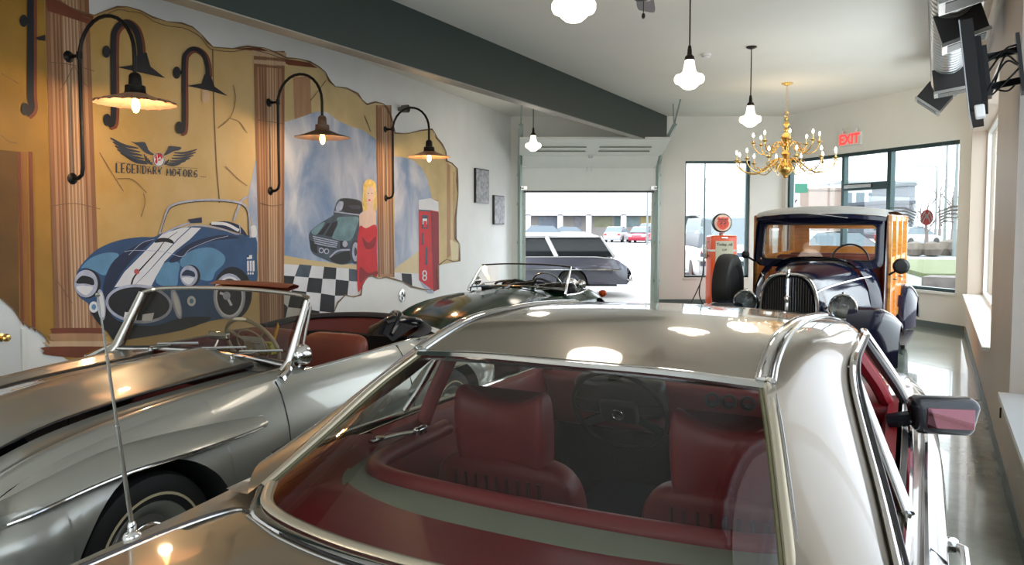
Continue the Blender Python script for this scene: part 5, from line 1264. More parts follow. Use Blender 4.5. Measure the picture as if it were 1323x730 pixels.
# folded soft top and clutter on the dash
o = MB(); rr = random.Random(3)
for k in range(6):
    y0 = -.40 + k * .1; o.tube(cr_pts([(-.60, y0, .88), (-.56, y0 + .08, .90 + .07 * rr.random()), (-.66, y0 + .2, .90 + .04 * rr.random()), (-.60, y0 + .3, .88)], 4), .016, 6)
o.build('folded_hood_cover', M['black'], gr)
o = MB(); o.torus((-.62, .28, .88), .19, .011, 'x', 36, 8, rot=Matrix.Rotation(.45, 3, 'Y')); o.build('steering_wheel', M['steel'], gr)
for y0 in (-.4, -.05, .3): o = MB(); o.lathe([(.02, 0), (.02, .02), (0, .03)], (-.24, y0, .885), 'z', 10); o.tube([(-.24, y0, .915), (-.34, y0 + .1, .93), (-.36, y0 + .26, .95)], .005, 6); o.build('wiper', M['steel'], gr)
for sg in (1, -1):
    o = MB()
    x0, z0 = .28, .80
    P = [(.46, g_yt(.46) * .93), (.16, g_yt(.2) * .93)]
    for k in range(16):
        f = k / 15; x = .62 - .42 * f; y = sg * .47
        o.box(x - .004, x + .004, min(y - .035, y + .035), max(y - .035, y + .035), g_hood(x, .47) - .0, g_hood(x, .47) + .022)
    o.tube([(.64, sg * .47, g_hood(.64, .47) + .004), (.18, sg * .47, g_hood(.18, .47) + .004)], .006, 6)
    o.build('bonnet_vent', M['steel'], gr)
    o = MB(); o.torus((1.46, sg * .60, .62), .09, .016, 'x', 28, 8); o.build('headlamp_rim', M['chrome'], gr)
    o = MB(); o.lathe([(.085, 0), (.06, .035), (0, .05)], (1.45, sg * .60, .62), 'x', 24); o.build('headlamp', mat('lamp_glass', C8(200, 205, 205), .1), gr)
    o = MB(); o.tube([(x, sg * (g_yt(x) - .01), g_zt(x) + .004) for x in lin(-.35, -1.3, 12)], .012, 8); o.build('door_top_trim', M['chrome'], gr)
    o = MB(); o.lathe([(.0, .05), (.03, .04), (.055, .015), (.06, -.015), (.0, -.02)], (-.66, sg * .69, .91), 'x', 20); o.tube([(-.66, sg * .69, .86), (-.62, sg * .66, .80)], .008, 8); o.build('door_mirror', M['chrome'], gr)
    o = MB(); o.lathe([(.05, -.03), (.05, .02), (.03, .05), (0, .06)], (-1.93, sg * .58, .68), 'x', 16); o.build('tail_lamp', mat('tail_orange', C8(200, 70, 20), .2), gr)
    for wx in (.98, -1.32): wheel(gr, wx, sg * .62, .32, .15, .2, cap=(.06, M['chrome']), spokes=24, side=sg)
o = MB(); wells(o, G_ARCH, .45, lambda x, z: g_prof(x, z) - .004); o.box(-1.9, 1.4, -.45, .45, .18, .22); o.build('underbody', M['dark'], gr)
o = MB(); o.tube(cr_pts([(1.5, .72, .42), (1.72, .55, .42), (1.78, 0, .42), (1.72, -.55, .42), (1.5, -.72, .42)], 5), .035, 8); o.build('front_bumper', M['chrome'], gr)
o = MB(); o.tube(cr_pts([(-2.0, .72, .45), (-2.3, .55, .45), (-2.38, 0, .45), (-2.3, -.55, .45), (-2.0, -.72, .45)], 5), .04, 8); o.build('rear_bumper', M['chrome'], gr)
o = MB(); o.rbox((1.68, 0, .45), (.05, .5, .18), .06); o.build('grille', M['chrome'], gr)

gr.scale = (1, 1.10, 1)
# ================================================================ WOODIE WAGON
navy = mat('navy_gloss', C8(16, 21, 44), .12, metal=0, coat=0)
wo_h = 211.5; a_ = math.radians(wo_h); f_ = V(math.sin(a_), math.cos(a_), 0); l_ = V(-math.cos(a_), math.sin(a_), 0)
_h = math.radians(209); wO = V(5, 9, 0) + V(math.sin(_h), math.cos(_h), 0) * 1.75 + V(-math.cos(_h), math.sin(_h), 0) * -1.29
wd = thing('woodie_wagon', wO, heading(wo_h), 'vintage navy wood-bodied wagon with grey fabric roof facing the camera under the chandelier', 'car')
W1 = mat('varnished_maple', C8(222, 150, 62), .25, var=.16, scale=5, coat=.6, stretch=(1, 1, 8)); W2 = mat('dark_wood_panel', C8(196, 112, 38), .3, var=.2, scale=6, coat=.5, stretch=(1, 1, .4))
# grille shell and bonnet (front axle x=0)
def hsec(w_, zt, zb, n=14, e=.62, p=.72):
    out = []
    for k in range(n + 1):
        a = PI * k / n; out.append((w_ * math.copysign(abs(math.cos(a)) ** e, math.cos(a)), zb + (zt - zb) * math.sin(a) ** p))
    return out
secs = [(.34, .255, 1.15, .45), (.30, .275, 1.165, .45), (0, .33, 1.19, .5), (-.4, .42, 1.215, .5), (-.75, .52, 1.235, .5), (-.98, .60, 1.245, .5)]
o = MB(); o.grid([[(x, y, z) for y, z in hsec(w_, zt, zb)] for x, w_, zt, zb in secs]); o.build('bonnet', navy, wd)
o = MB()
for sg in (1, -1): o.tube([(x, sg * (w_ * .97), zt - .16) for x, w_, zt, zb in secs[1:]], .010, 6)
o.build('bonnet_trim', M['chrome'], wd)
# grille: two rounded halves with vertical bars
o = MB(); sh = hsec(.270, 1.17, .46, 22, .60, .42); o.tube([(.345, y, z) for y, z in sh], .022, 8, flat=(.8, 1.2)); 
o.tube([(.40, 0, 1.13), (.42, 0, .85), (.40, 0, .5)], .022, 8); o.build('grille_surround', M['chrome'], wd)
o = MB(); o.poly([(.325, y, z) for y, z in sh]); o.build('grille_backing', M['dark'], wd)
o = MB()
for k in range(-10, 11):
    if k == 0: continue
    y = k * .0235; zt = .46 + .70 * (1 - (abs(y) / .27) ** 3.4) ** .5; o.tube([(.335 + .045 * (1 - abs(y) / .26), y, z) for z in lin(.48, max(.6, zt - .02), 4)], .0035, 5)
o.build('grille_bars', mat('dark_bars', (.22, .22, .24), .25, metal=1), wd)
o = MB(); o.ball((.40, 0, 1.19), .022, 10, sc=(1.4, .8, 1.6)); o.tube([(.42, 0, 1.14), (.40, 0, 1.20), (.30, 0, 1.225)], [.012, .018, .006], 8); o.build('mascot', M['chrome'], wd)
o = MB(); o.ball((.425, 0, .92), .028, 10, sc=(.7, 1, 1.8)); o.build('grille_badge', M['chrome'], wd)
# cab front, windscreen, roof
bw = .70
def cabsec(x, z, w_): return x, z, w_
o = MB()
# cowl and A posts: front shell from bonnet to roof
fr = [( -.98, .62, .95), (-1.0, .66, 1.18), (-1.06, .66, 1.28)]
o.grid([[(-.98, y, z) for y, z in hsec(.60, 1.245, .5)], [(-1.06, y, z) for y, z in hsec(.665, 1.215, .5, e=.5)], [(-1.14, y, z) for y, z in hsec(.70, 1.225, .5, e=.42)]])
# windscreen surround as a bent ring: outer and inner loops
def rrect(w_, z0, z1, r, n=6):
    out = []
    for cx, cz, a0 in ((w_ - r, z1 - r, 0), (-w_ + r, z1 - r, PI / 2), (-w_ + r, z0 + r, PI), (w_ - r, z0 + r, 1.5 * PI)):
        for k in range(n + 1): a = a0 + PI / 2 * k / n; out.append((cx + r * math.cos(a), cz + r * math.sin(a)))
    return out
lean = lambda z: -1.12 - (z - 1.2) * .28
outl = rrect(.705, 1.11, 1.72, .12); inl = rrect(.605, 1.20, 1.60, .055)
bend = lambda y: -.05 * (y / .7) ** 2
o.grid([[(lean(z) + bend(y), y, z) for y, z in outl + outl[:1]], [(lean(z) + bend(y) + .02, y * .96, z * 1.0) for y, z in [(a, b) for a, b in outl + outl[:1]]], [(lean(z) + bend(y) + .025, y, z) for y, z in inl + inl[:1]], [(lean(z) + bend(y) - .03, y * .985, z) for y, z in inl + inl[:1]]])
# visor over the windscreen rolling into the roof edge
o.surf([[(-1.22, .69, 1.64), (-1.10, .35, 1.67), (-1.07, 0, 1.68), (-1.10, -.35, 1.67), (-1.22, -.69, 1.64)], [(-1.23, .70, 1.68), (-1.11, .36, 1.715), (-1.08, 0, 1.72), (-1.11, -.36, 1.715), (-1.23, -.70, 1.68)]], 4, 5)
for sg in (1, -1): o.grid([[(-1.12 - .02, sg * .70, .5), (-1.14, sg * .705, 1.2), (-1.26, sg * .705, 1.72)], [(-1.30, sg * .72, .5), (-1.30, sg * .725, 1.2), (-1.34, sg * .715, 1.72)]])
o.build('cowl', navy, wd)
o = MB(); o.tube([(lean(z) + bend(y) + .028, y, z) for y, z in inl], .008, 6, closed=True); o.build('windscreen_seal', M['black'], wd)
o = MB(); o.poly([(lean(z) + bend(y) * .9 - .01, y, z) for y, z in inl]); o.build('windscreen_glass', M['glass'], wd)
o = MB(); o.tube([(-1.02, -.08, 1.72), (-1.04, .12, 1.70), (-1.05, .33, 1.67)], .007, 6); o.build('wiper', M['chrome'], wd)
canvas = mat('grey_canvas_roof', C8(176, 176, 172), .8, bump=.15, bscale=120, var=.05)
o = MB(); 
o.surf([[(x - bx * abs(y) ** 2, y * w_, z - dz * abs(y) ** 3) for y in (1, .8, .4, 0, -.4, -.8, -1)] for x, w_, z, dz, bx in ((-1.085, .70, 1.725, .04, .15), (-1.13, .705, 1.765, .05, .14), (-1.26, .705, 1.80, .06, .10), (-1.5, .71, 1.815, .07, .04), (-2.2, .71, 1.825, .07, 0), (-3.1, .70, 1.81, .07, 0), (-3.5, .68, 1.77, .07, 0))], 4, 3)
o.build('roof', canvas, wd)
# wooden body: framed sides with window openings
def wbar(o, x0, x1, z0, z1, y, th=.05): o.box(x0, x1, min(y, y - math.copysign(th, y)), max(y, y - math.copysign(th, y)), z0, z1)
for sg in (1, -1):
    y = sg * .74
    o = MB()
    wbar(o, -3.5, -1.30, 1.64, 1.71, y); wbar(o, -3.5, -1.30, 1.16, 1.23, y); wbar(o, -3.5, -1.30, .50, .58, y); wbar(o, -3.5, -1.30, .84, .89, y + sg * .006)
    for xa, xb in ((-1.38, -1.30), (-1.98, -1.88), (-2.08, -2.0), (-2.70, -2.60), (-3.5, -3.38)): wbar(o, xa, xb, .5, 1.70, y + sg * .008)
    o.build('wood_frame', W1, wd, smooth=False)
    o = MB()
    for xa, xb in ((-1.88, -1.38), (-2.6, -2.08), (-3.38, -2.7)): wbar(o, xa, xb, .57, 1.17, y - sg * .012, .03)
    o.build('wood_panel', W2, wd, smooth=False)
    o = MB()
    for xa, xb in ((-1.88, -1.38), (-2.6, -2.08), (-3.38, -2.7)): o.grid([[(xa, y - sg * .03, 1.22), (xb, y - sg * .03, 1.22)], [(xa, y - sg * .03, 1.70), (xb, y - sg * .03, 1.70)]])
    o.build('side_glass', M['glass'], wd, smooth=False)
    o = MB()
    for xh in (-1.55, -2.2): o.tube([(xh, y + sg * .01, .98), (xh, y + sg * .04, .98), (xh - .1, y + sg * .045, .98)], .009, 6)
    o.build('door_handle', M['chrome'], wd)
o = MB(); o.box(-3.52, -3.46, -.70, .70, .5, 1.2); o.box(-3.52, -3.46, -.70, -.60, 1.2, 1.70); o.box(-3.52, -3.46, .60, .70, 1.2, 1.70); o.box(-3.52, -3.46, -.70, .70, 1.54, 1.71); o.box(-3.52, -3.46, -.62, .62, 1.2, 1.30); o.box(-3.52, -3.46, -.62, -.50, 1.28, 1.56); o.box(-3.52, -3.46, .50, .62, 1.28, 1.56); o.build('tailgate', W1, wd, smooth=False)
o = MB(); o.box(-3.4, -1.4, -.66, .66, .46, .5); o.box(-3.4, -1.25, -.66, .66, 1.70, 1.715); o.build('cabin_shell', W2, wd, smooth=False)
o = MB(); 
for x0 in (-2.0, -2.75): o.rbox((x0, 0, 1.0), (.14, 1.24, .45), .05); o.rbox((x0 + .25, 0, .72), (.5, 1.24, .16), .05)
o.build('bench_seats', M['brownleather'], wd)
sw = MB(); sw.torus((-1.52, .30, 1.17), .20, .011, 'x', 36, 8, rot=None); sw.build('steering_wheel', M['black'], wd)
# wings
def wing(cx, R, sg, yin, yout, a0, a1, front):
    rows = []
    for a in lin(a0, a1, 22):
        x = cx + R * math.cos(a) * 1.08; z = .36 + R * math.sin(a) * 1.06
        if a < a0 + .01: pass
        w_ = yout - yin; row = []
        for t in lin(0, 1, 12):
            y = yin + w_ * t; dz = -.16 * max(0, (t - .35) / .65) ** 2.4; dr_ = 1 + dz / R * .9
            row.append((cx + R * math.cos(a) * 1.08 * dr_, sg * y, .36 + R * math.sin(a) * 1.06 * dr_))
        rows.append(row)
    o = MB(); o.grid(rows)
    # skirt lip
    o.grid([[r_[-1] for r_ in rows], [(p[0] * .0 + cx + (p[0] - cx) * .93, p[1] - sg * .01, .36 + (p[2] - .36) * .93) for p in [r_[-1] for r_ in rows]]])
    return o
for sg in (1, -1):
    o = wing(.02, .46, sg, .52, .97, -.15, PI * .80, True)
    o.v = [(x, y, z * .95) for x, y, z in o.v]
    xr = lin(-.38, -1.2, 8)
    o.grid([[(x, sg * (.46 + .44 * t), .36 + .46 * .62 - (.40 * ((-.36 - x) / .84) ** .8) + .0 - .07 * t ** 3) for t in lin(0, 1, 8)] for x in xr])
    o.build('front_wing', navy, wd)
    o = wing(-2.92, .45, sg, .70, .93, -.1, PI * .98, False); o.build('rear_wing', navy, wd)
    o = MB(); o.box(-2.5, -1.1, min(sg * .70, sg * .92), max(sg * .70, sg * .92), .26, .30); o.build('running_board', M['black'], wd, smooth=False)
    for wx in (.02, -2.92): wheel(wd, wx, sg * .74, .36, .15, .22, cap=(.10, navy), side=sg)
    # headlamps on the wing valance
    t = bpy.data.objects.new('headlamp', None); COL.objects.link(t); t.parent = wd; t.location = (.13, sg * .465, .80)
    o = MB(); o.lathe([(0, -.30), (.03, -.28), (.08, -.17), (.115, -.05), (.122, .0), (.122, .012)], (0, 0, 0), 'x', 28); o.build('lamp_bucket', navy if False else M['chrome'], t)
    o = MB(); o.torus((.014, 0, 0), .120, .012, 'x', 32, 8); o.ball((-.0, 0, .135), .016, 8); o.build('lamp_rim', M['chrome'], t)
    o = MB(); o.lathe([(.112, .012), (.09, .03), (.05, .042), (0, .046)], (0, 0, 0), 'x', 28); o.build('lamp_lens', glass_mat('lens_glass', (.8, .84, .86)), t)
    o = MB(); o.olathe([(.11, .005), (.07, -.05), (0, -.07)], (0, 0, 0), 'x', 24); o.build('reflector', M['chrome'], t)
    o = MB(); o.tube([(-.05, 0, -.1), (-.06, sg * -.03, -.25)], .02, 8); o.build('lamp_stalk', M['chrome'], t)
# side-mounted spare on the right wing
o_ = wheel(wd, -.62, -.80, .37, .19, .22, cap=(.10, navy), side=-1); o_.location = (-.55, -.84, .90); o_.name = 'spare_wheel'
# round door mirror on a stalk (left side)
o = MB(); o.lathe([(.0, .03), (.06, .025), (.085, 0), (.08, -.012), (0, -.014)], (-1.16, .86, 1.15), 'x', 24); o.tube([(-1.16, .84, 1.12), (-1.20, .74, 1.05)], .012, 8); o.build('round_mirror', M['black'], wd)
o = MB(); o.ball((-1.14, -.80, 1.24), .05, 10, sc=(.6, 1, 1)); o.tube([(-1.14, -.78, 1.22), (-1.2, -.7, 1.16)], .012, 6); o.build('round_mirror', M['black'], wd)
# horns and chrome on the right side of the grille
for sg in (1, -1): o = MB(); o.lathe([(.04, .0), (.022, -.03), (.014, -.10), (.014, -.25)], (.10, sg * .36, .78), 'x', 16); o.build('horn', M['chrome'], wd)
o = MB(); o.tube([(.62, y, .42) for y in lin(-.82, .82, 8)], .045, 8, flat=(.6, 1.2)); o.build('front_bumper', M['chrome'], wd)
o = MB(); o.box(-3.4, .3, -.42, .42, .34, .46); o.build('chassis', M['dark'], wd, smooth=False)

wd.scale = (1.04, 1.05, 1.05)
for c in wd.children:
    if c.name.split('.')[0] in ('bonnet', 'bonnet_trim', 'grille_surround', 'grille_backing', 'grille_bars', 'mascot', 'grille_badge', 'horns'): c.scale = (1, 1, .955)
_before = set(bpy.data.objects)
M_out = dict(M); M['white'] = mat('outdoor_white', C8(240, 242, 244), .4)
galv = mat('outdoor_galvanised', C8(150, 160, 160), .5)
# ================================================================ OUTSIDE
asph = mat('pale_asphalt', C8(176, 178, 180), .85, var=.08, scale=.4)
o = MB(); o.prism([(-120, 16.3), (140, 16.3), (140, 260), (-120, 260)], -.30, -.03); o.build('ground', asph, smooth=False, kind='structure')
o = MB(); o.prism([(7.5, -30), (140, -30), (140, 16.25), (7.5, 16.25)], -.30, -.03); o.build('ground_side', asph, smooth=False, kind='structure')
o = MB(); o.prism([(7.4, 11.5), (9.6, 12.0), (8.6, 19), (-8, 19), (-8, 16.3), (6.2, 16.3)], -.028, .0); o.build('pavement', mat('pavement_concrete', C8(205, 204, 198), .85, var=.05, scale=1), smooth=False, kind='structure')
def wpt(px, Y, h=0): return V((px - CXP) / FPX * Y, Y, h)
def hh(py, Y): return CAMH - (py - 289) / FPX * Y
gla = mat('far_glass', C8(120, 138, 150), .15)
# --- grey station wagon outside the garage door
wg = thing('station_wagon', (.02, 18.25, 0), heading(270), 'vintage grey estate car with white roof parked right outside the garage door', 'car')
gmet = mat('wagon_grey', C8(118, 120, 136), .25, metal=.4, coat=1); wwh = mat('wagon_white', C8(236, 238, 240), .3, coat=.5)
A_ = [(1.55, .33, .36), (-1.35, .33, .36)]
zt = cv([(-2.62, .70), (-2.5, .80), (-2.25, .90), (-1.8, .935), (1.0, .93), (2.0, .88), (2.5, .78)])
o = MB(); side_panel(o, xs_for(-2.62, 2.5, 30, A_), None, zt, lambda x, z: (.88 + .07 * math.sin(PI * min(1, max(0, (zt(x) - z) / .55))) ) * (1 - .10 * max(0, (abs(x) - 1.9) / .7) ** 2), arch(A_, .30), 12)
o.grid([[(x, .88 * t * (1 - .10 * max(0, (abs(x) - 1.9) / .7) ** 2), zt(x) + .02 * (1 - t * t)) for t in lin(0, 1, 8)] for x in lin(-2.62, 2.5, 30)])
o.grid([[(-2.62 - .10 * math.sin(PI * j / 8), .79 * i / 8, .72 - .42 * j / 8) for i in range(9)] for j in range(9)]); o.grid([[(2.5 + .05 * math.sin(PI * j / 8), .79 * i / 8, .79 - .49 * j / 8) for i in range(9)] for j in range(9)])
o.mirror_y(); o.build('body', gmet, wg)
o = MB(); o.surf([[(x, .70 * w_ * t, z - .07 * abs(t) ** 3) for t in (1, .7, .3, 0, -.3, -.7, -1)] for x, w_, z in ((-2.02, .95, 1.40), (-1.8, 1, 1.445), (-1, 1.03, 1.475), (0, 1.03, 1.48), (.6, 1.0, 1.46), (.8, .96, 1.42))], 3, 3); o.build('roof', wwh, wg)
o = MB()
for sg in (1, -1):
    for P in ([(-2.0, .64, 1.375), (-2.32, .84, .93)], [(-.77, .70, 1.40), (-1.0, .86, .93)], [(.55, .70, 1.40), (.50, .87, .93)], [(.78, .68, 1.38), (1.35, .84, .93)]): o.obox(*[(x, sg * y, z) for x, y, z in P], .035, .09)
    o.obox((-2.02, sg * .69, 1.385), (.80, sg * .70, 1.385), .04, .03); 
o.build('pillars', wwh, wg, smooth=False)
o = MB()
for sg in (1, -1): o.grid([[(-2.02, sg * .665, 1.38), (.76, sg * .665, 1.38)], [(-2.30, sg * .84, .93), (1.32, sg * .84, .93)]])
o.grid([[(-2.04, .64, 1.38), (-2.04, -.64, 1.38)], [(-2.34, .8, .93), (-2.34, -.8, .93)]]); o.grid([[(.80, .64, 1.38), (.80, -.64, 1.38)], [(1.38, .8, .93), (1.38, -.8, .93)]])
o.build('glass', mat('wagon_glass', C8(44, 48, 52), .06), wg, smooth=False)
for sg in (1, -1):
    o = MB(); o.tube([(x, sg * .955, .645) for x in (-2.45, -1, 1, 2.3)], .012, 6, flat=(.5, 1.2)); o.tube([(x, sg * .885, zt(x) + .0) for x in lin(-2.3, 1.6, 10)], .012, 6); o.build('side_moulding', M['chrome'], wg)
    o = MB(); o.lathe([(.10, 0), (.09, .05), (.05, .07), (0, .075)], (0, 0, 0), 'x', 20); o.v = [(-2.66 - x, y + sg * .62, z + .66) for x, y, z in o.v]; o.build('tail_lamp', M['chrome'], wg)
    for wx in (1.55, -1.35): wheel(wg, wx, sg * .80, .33, .18, .2, cap=(.12, gmet), side=sg)
for xb_, nm in ((-2.72, 'rear_bumper'), (2.6, 'front_bumper')): o = MB(); o.rbox((xb_, 0, .44), (.12, 1.75, .15), .05); o.build(nm, M['chrome'], wg)
o = MB(); o.box(-2.4, 2.3, -.7, .7, .25, .5); o.build('underbody', M['dark'], wg, smooth=False)
# --- small parked cars
def mini_car(name, label, col, loc, hd, L=4.3, W=1.75, H=1.45, suv=False, group=None):
    t = thing(name, loc, heading(hd), label, 'car', group); c = mat('body_colour', col, .3, coat=.6); h = L / 2
    o = MB(); bz = .92 if not suv else 1.05; rows = []
    for x, z, w_ in ((-h, .62, .86), (-h + .06, bz - .08, .92), (-h * .8, bz, .97), (-h * .3, bz, 1), (h * .3, bz - .02, 1), (h * .7, bz - .12, .97), (h * .95, bz - .25, .9), (h, .55, .84)):
        rows.append([(x, W / 2 * w_ * t_, z + .03 * (1 - t_ * t_)) for t_ in (-.88, 0, .88)]); 
    o.surf(rows, 2, 3); sr = []
    for sg in (1, -1):
        o.surf([[(r_[2][0], sg * r_[2][1], r_[2][2]), (r_[2][0], sg * r_[2][1] / .88, (r_[2][2] + .4) / 2 + .1), (r_[2][0] * .99, sg * r_[2][1] / .88, .35), (r_[2][0] * .97, sg * r_[2][1] / .92, .22)] for r_ in rows], 2, 3)
    o.grid([[(-h, y, .64), (-h - .03, y, .4), (-h * .97, y, .22)] for y in lin(-W * .43, W * .43, 4)]); o.grid([[(h, y, .57), (h + .03, y, .4), (h * .97, y, .22)] for y in lin(-W * .42, W * .42, 4)])
    o.build('body', c, t)
    o = MB(); xr = -h * (.86 if suv else .55); xf = h * .22; rz = H
    o.surf([[(xr, y * .78, rz - .05) for y in (W / 2, 0, -W / 2)], [((xr + xf) / 2, y * .80, rz) for y in (W / 2, 0, -W / 2)], [(xf, y * .78, rz - .06) for y in (W / 2, 0, -W / 2)]], 3, 3); o.build('roof', c, t)
    o = MB(); A = [(xr, .78, rz - .05), (xf, .78, rz - .06)]; x0, x1 = -h * (.93 if suv else .82), h * .55
    for sg in (1, -1): o.grid([[(xr, sg * W * .39, rz - .05), (xf, sg * W * .39, rz - .06)], [(x0, sg * W * .46, bz), (x1, sg * W * .46, bz - .03)]])
    o.grid([[(xr, -W * .39, rz - .05), (xr, W * .39, rz - .05)], [(x0, -W * .46, bz), (x0, W * .46, bz)]]); o.grid([[(xf, -W * .39, rz - .06), (xf, W * .39, rz - .06)], [(x1, -W * .46, bz), (x1, W * .46, bz)]])
    o.build('glass', gla, t, smooth=False)
    for sg in (1, -1):
        for x in (-h * .6, h * .62):
            o = MB(); o.lathe([(0, -.1), (.32, -.1), (.32, .1), (.2, .11), (0, .11)], (x, sg * (W / 2 - .1), .32), 'y', 18); o.build('wheel', M['rubber'], t)
        o = MB(); o.rbox((-h - .01, sg * W * .36, bz - .2), (.06, .26, .14), .02); o.build('tail_lamp', mat('tail_red', C8(190, 30, 30), .3), t)
        o = MB(); o.rbox((h - .02, sg * W * .34, .62), (.08, .3, .14), .03); o.build('headlamp', M['white'], t)
    return t
def gnd(px, Y): return V((px - CXP) / FPX * Y, Y, -.03)
mini_car('parked_car', 'white hatchback parked across the street, right of the grey estate car', C8(225, 230, 235), gnd(797, 72), 20)
mini_car('parked_car', 'red car parked across the street at the right edge of the garage opening', C8(200, 40, 70), gnd(828, 70), 200)
mini_car('parked_car', 'white high-roofed vehicle behind the red car across the street', C8(232, 234, 236), gnd(838, 79), 200, 4.6, 1.9, 1.75, True)
mini_car('parked_car', 'silver car in front of the low shop building, above the estate car roof', C8(170, 175, 180), gnd(738, 84), 90)
mini_car('parked_car', 'white car in front of the low shop building at the left of the garage opening', C8(232, 234, 236), gnd(706, 66), 90, 4.8, 1.9, 1.6)
# --- white pickup with a cap behind the petrol pump window
pk = mini_car('pickup_truck', 'white canopy-topped truck seen from behind through the narrow window beside the petrol pump', C8(236, 238, 240), gnd(923, 24.5), 5, 5.2, 1.95, 1.95, True)
o = MB(); o.box(-2.68, -2.64, -.80, .80, .88, 1.12); o.build('tailgate', M['white'], pk, smooth=False)
o = MB(); o.rbox((-2.72, 0, .70), (.12, 1.9, .14), .04); o.build('rear_bumper', M['chrome'], pk)
o = MB(); o.box(-2.655, -2.635, -.85, .85, .50, .88); o.build('lower_tailgate', mat('slate_blue', C8(70, 92, 116), .4), pk, smooth=False)
# --- shop building across the street
bd = thing('shop_building', (0, 88, 0), 0, 'low pale shop building with a wide sloping roof across the street', 'building')
bw_ = mat('pale_render', C8(212, 206, 200), .8); rf = mat('pale_roof', C8(206, 206, 206), .8, var=.06, scale=.6)
o = MB(); o.box(-14, 31, 0, 14, -.1, 3.2); o.build('wall', bw_, bd, smooth=False)
o = MB(); o.box(-15, 32, -2.5, -2.2, 2.6, 3.15); o.build('fascia', M['white'], bd, smooth=False)
o = MB(); o.add([(-15, -2.4, 3.15), (32, -2.4, 3.15), (32, 6, 5.6), (-15, 6, 5.6), (32, 14, 3.2), (-15, 14, 3.2)], [(0, 1, 2, 3), (3, 2, 4, 5)]); o.build('roof', rf, bd, smooth=False)
o = MB(); o.add([(-13, -2.6, 3.2), (10.4, -2.6, 3.2), (6.4, 4, 5.9), (-13, 4, 5.9)], [(0, 1, 2, 3)]); o.add([(19, -2.6, 3.2), (33, -2.6, 3.2), (26.5, 5, 9.3)], [(0, 1, 2)]); o.add([(33, -2.6, 3.2), (26.5, 5, 9.3), (33, 12, 3.2)], [(0, 1, 2)]); o.add([(19, -2.6, 3.2), (26.5, 5, 9.3), (19, 12, 3.2)], [(0, 1, 2)]); o.build('gable_roof', rf, bd, smooth=False)
for x in (1.8, 5.4, 8.6, 12.5): o = MB(); o.box(x - .3, x + .3, -2.5, -2.1, 0, 2.7); o.build('column', M['white'], bd, smooth=False)
for k, (x0, x1, c) in enumerate(((3.0, 5.5, C8(150, 165, 185)), (7.2, 8.0, C8(170, 170, 180)), (9.5, 11.5, C8(160, 166, 120)), (11.8, 14.6, C8(140, 170, 170)), (14.8, 16.8, C8(206, 190, 110)), (20, 24, C8(130, 140, 150)))):
    o = MB(); o.box(x0, x1, -.06, .0, 1.3 if k else 1.0, 2.5); o.build('window', mat('shop_window', c, .3, var=.2, scale=1.5), bd, smooth=False)
# street furniture and verge
def post_light(px, Y, h, label, arm=1.2, name='street_lamp', cat='street lamp'):
    t = thing(name, gnd(px, Y), 0, label, cat); o = MB(); o.tube([(0, 0, 0), (0, 0, h)], [.10, .06], 8); o.build('pole', galv, t)
    if arm: o = MB(); o.tube([(0, 0, h), (-arm * .5, 0, h + .08), (-arm, 0, h + .05)], .05, 6); o.rbox((-arm - .25, 0, h + .05), (.7, .22, .12), .04); o.build('lamp_head', galv, t)
    return t
post_light(836, 62, 5.5, 'grey post standing at the far kerb in the garage opening', 0, 'sign_post', 'post')
post_light(1220, 52, 8.4, 'tallest street lamp behind the window with the winged decal', 1.2)
post_light(1208, 66, 6.6, 'shorter street lamp left of the tallest one outside the right window', 1.4)
post_light(1233, 40, 9.5, 'thin utility pole at the right edge of the big window', 0, 'utility_pole', 'pole')
t = post_light(1019, 33, 4.2, 'green street name sign on a pole behind the leftmost storefront pane', 0, 'street_sign', 'sign')
o = MB(); o.box(-.05, .75, -.03, .03, 3.05, 3.45); o.build('sign_plate', mat('sign_green', C8(20, 140, 110), .4), t, smooth=False)
t = thing('shop_banner', gnd(1016, 26), 0, 'white vertical banner with dark letters behind the leftmost storefront pane', 'banner')
o = MB(); o.box(-.02, .42, -.02, .0, 1.2, 2.75); o.build('cloth', M['white'], t, smooth=False)
for k, ch in enumerate('YE'):
    q = text_mb(ch, .5, .004); q.xf(Matrix.Translation((.2, -.026, 2.35 - k * .55)) @ RX90); q.build('letter', M['black'], t, smooth=False)
o = MB(); o.tube([(-.04, 0, 0), (-.04, 0, 2.9)], .03, 6); o.build('pole', galv, t)
# right-hand scenery
def block(name, label, px0, px1, Y, ytop, col, win=0, dep=10):
    p0, p1 = gnd(px0, Y), gnd(px1, Y); t = thing(name, p0, 0, label, 'building'); w_ = p1.x - p0.x; h = hh(ytop, Y)
    o = MB(); o.box(0, w_, 0, dep, 0, h); o.build('wall', mat('facade', col, .8, var=.04), t, smooth=False)
    o = MB(); o.box(-.2, w_ + .2, -.2, dep, h, h + .35); o.build('parapet', mat('parapet', tuple(c * .8 for c in col), .8), t, smooth=False)
    for k in range(win): o = MB(); x = w_ * (k + .5) / win; o.box(x - .7, x + .7, -.05, 0, h * .55, h * .8); o.build('window', gla, t, smooth=False)
    return t
block('warehouse', 'brown brick warehouse behind the left storefront pane', 1000, 1088, 112, 246, C8(196, 170, 156), 0)
block('warehouse', 'large white block of a building far behind the storefront door', 1086, 1182, 135, 236, C8(226, 230, 234), 6)
block('house', 'dark slate house beyond the white building', 1146, 1178, 85, 263, C8(96, 104, 120), 2)
block('house', 'pale narrow tower house beside the slate house', 1171, 1180, 100, 240, C8(170, 176, 184), 0)
mini_car('parked_car', 'white car parked furthest behind the winged window decal', C8(236, 236, 238), gnd(1181, 98), 60)
mini_car('parked_car', 'white car nearer the verge below the winged window decal', C8(232, 232, 234), gnd(1181, 60), 70)
mini_car('parked_car', 'red car half hidden behind the wood-bodied wagon roof', C8(180, 50, 50), gnd(1163, 66), 70)
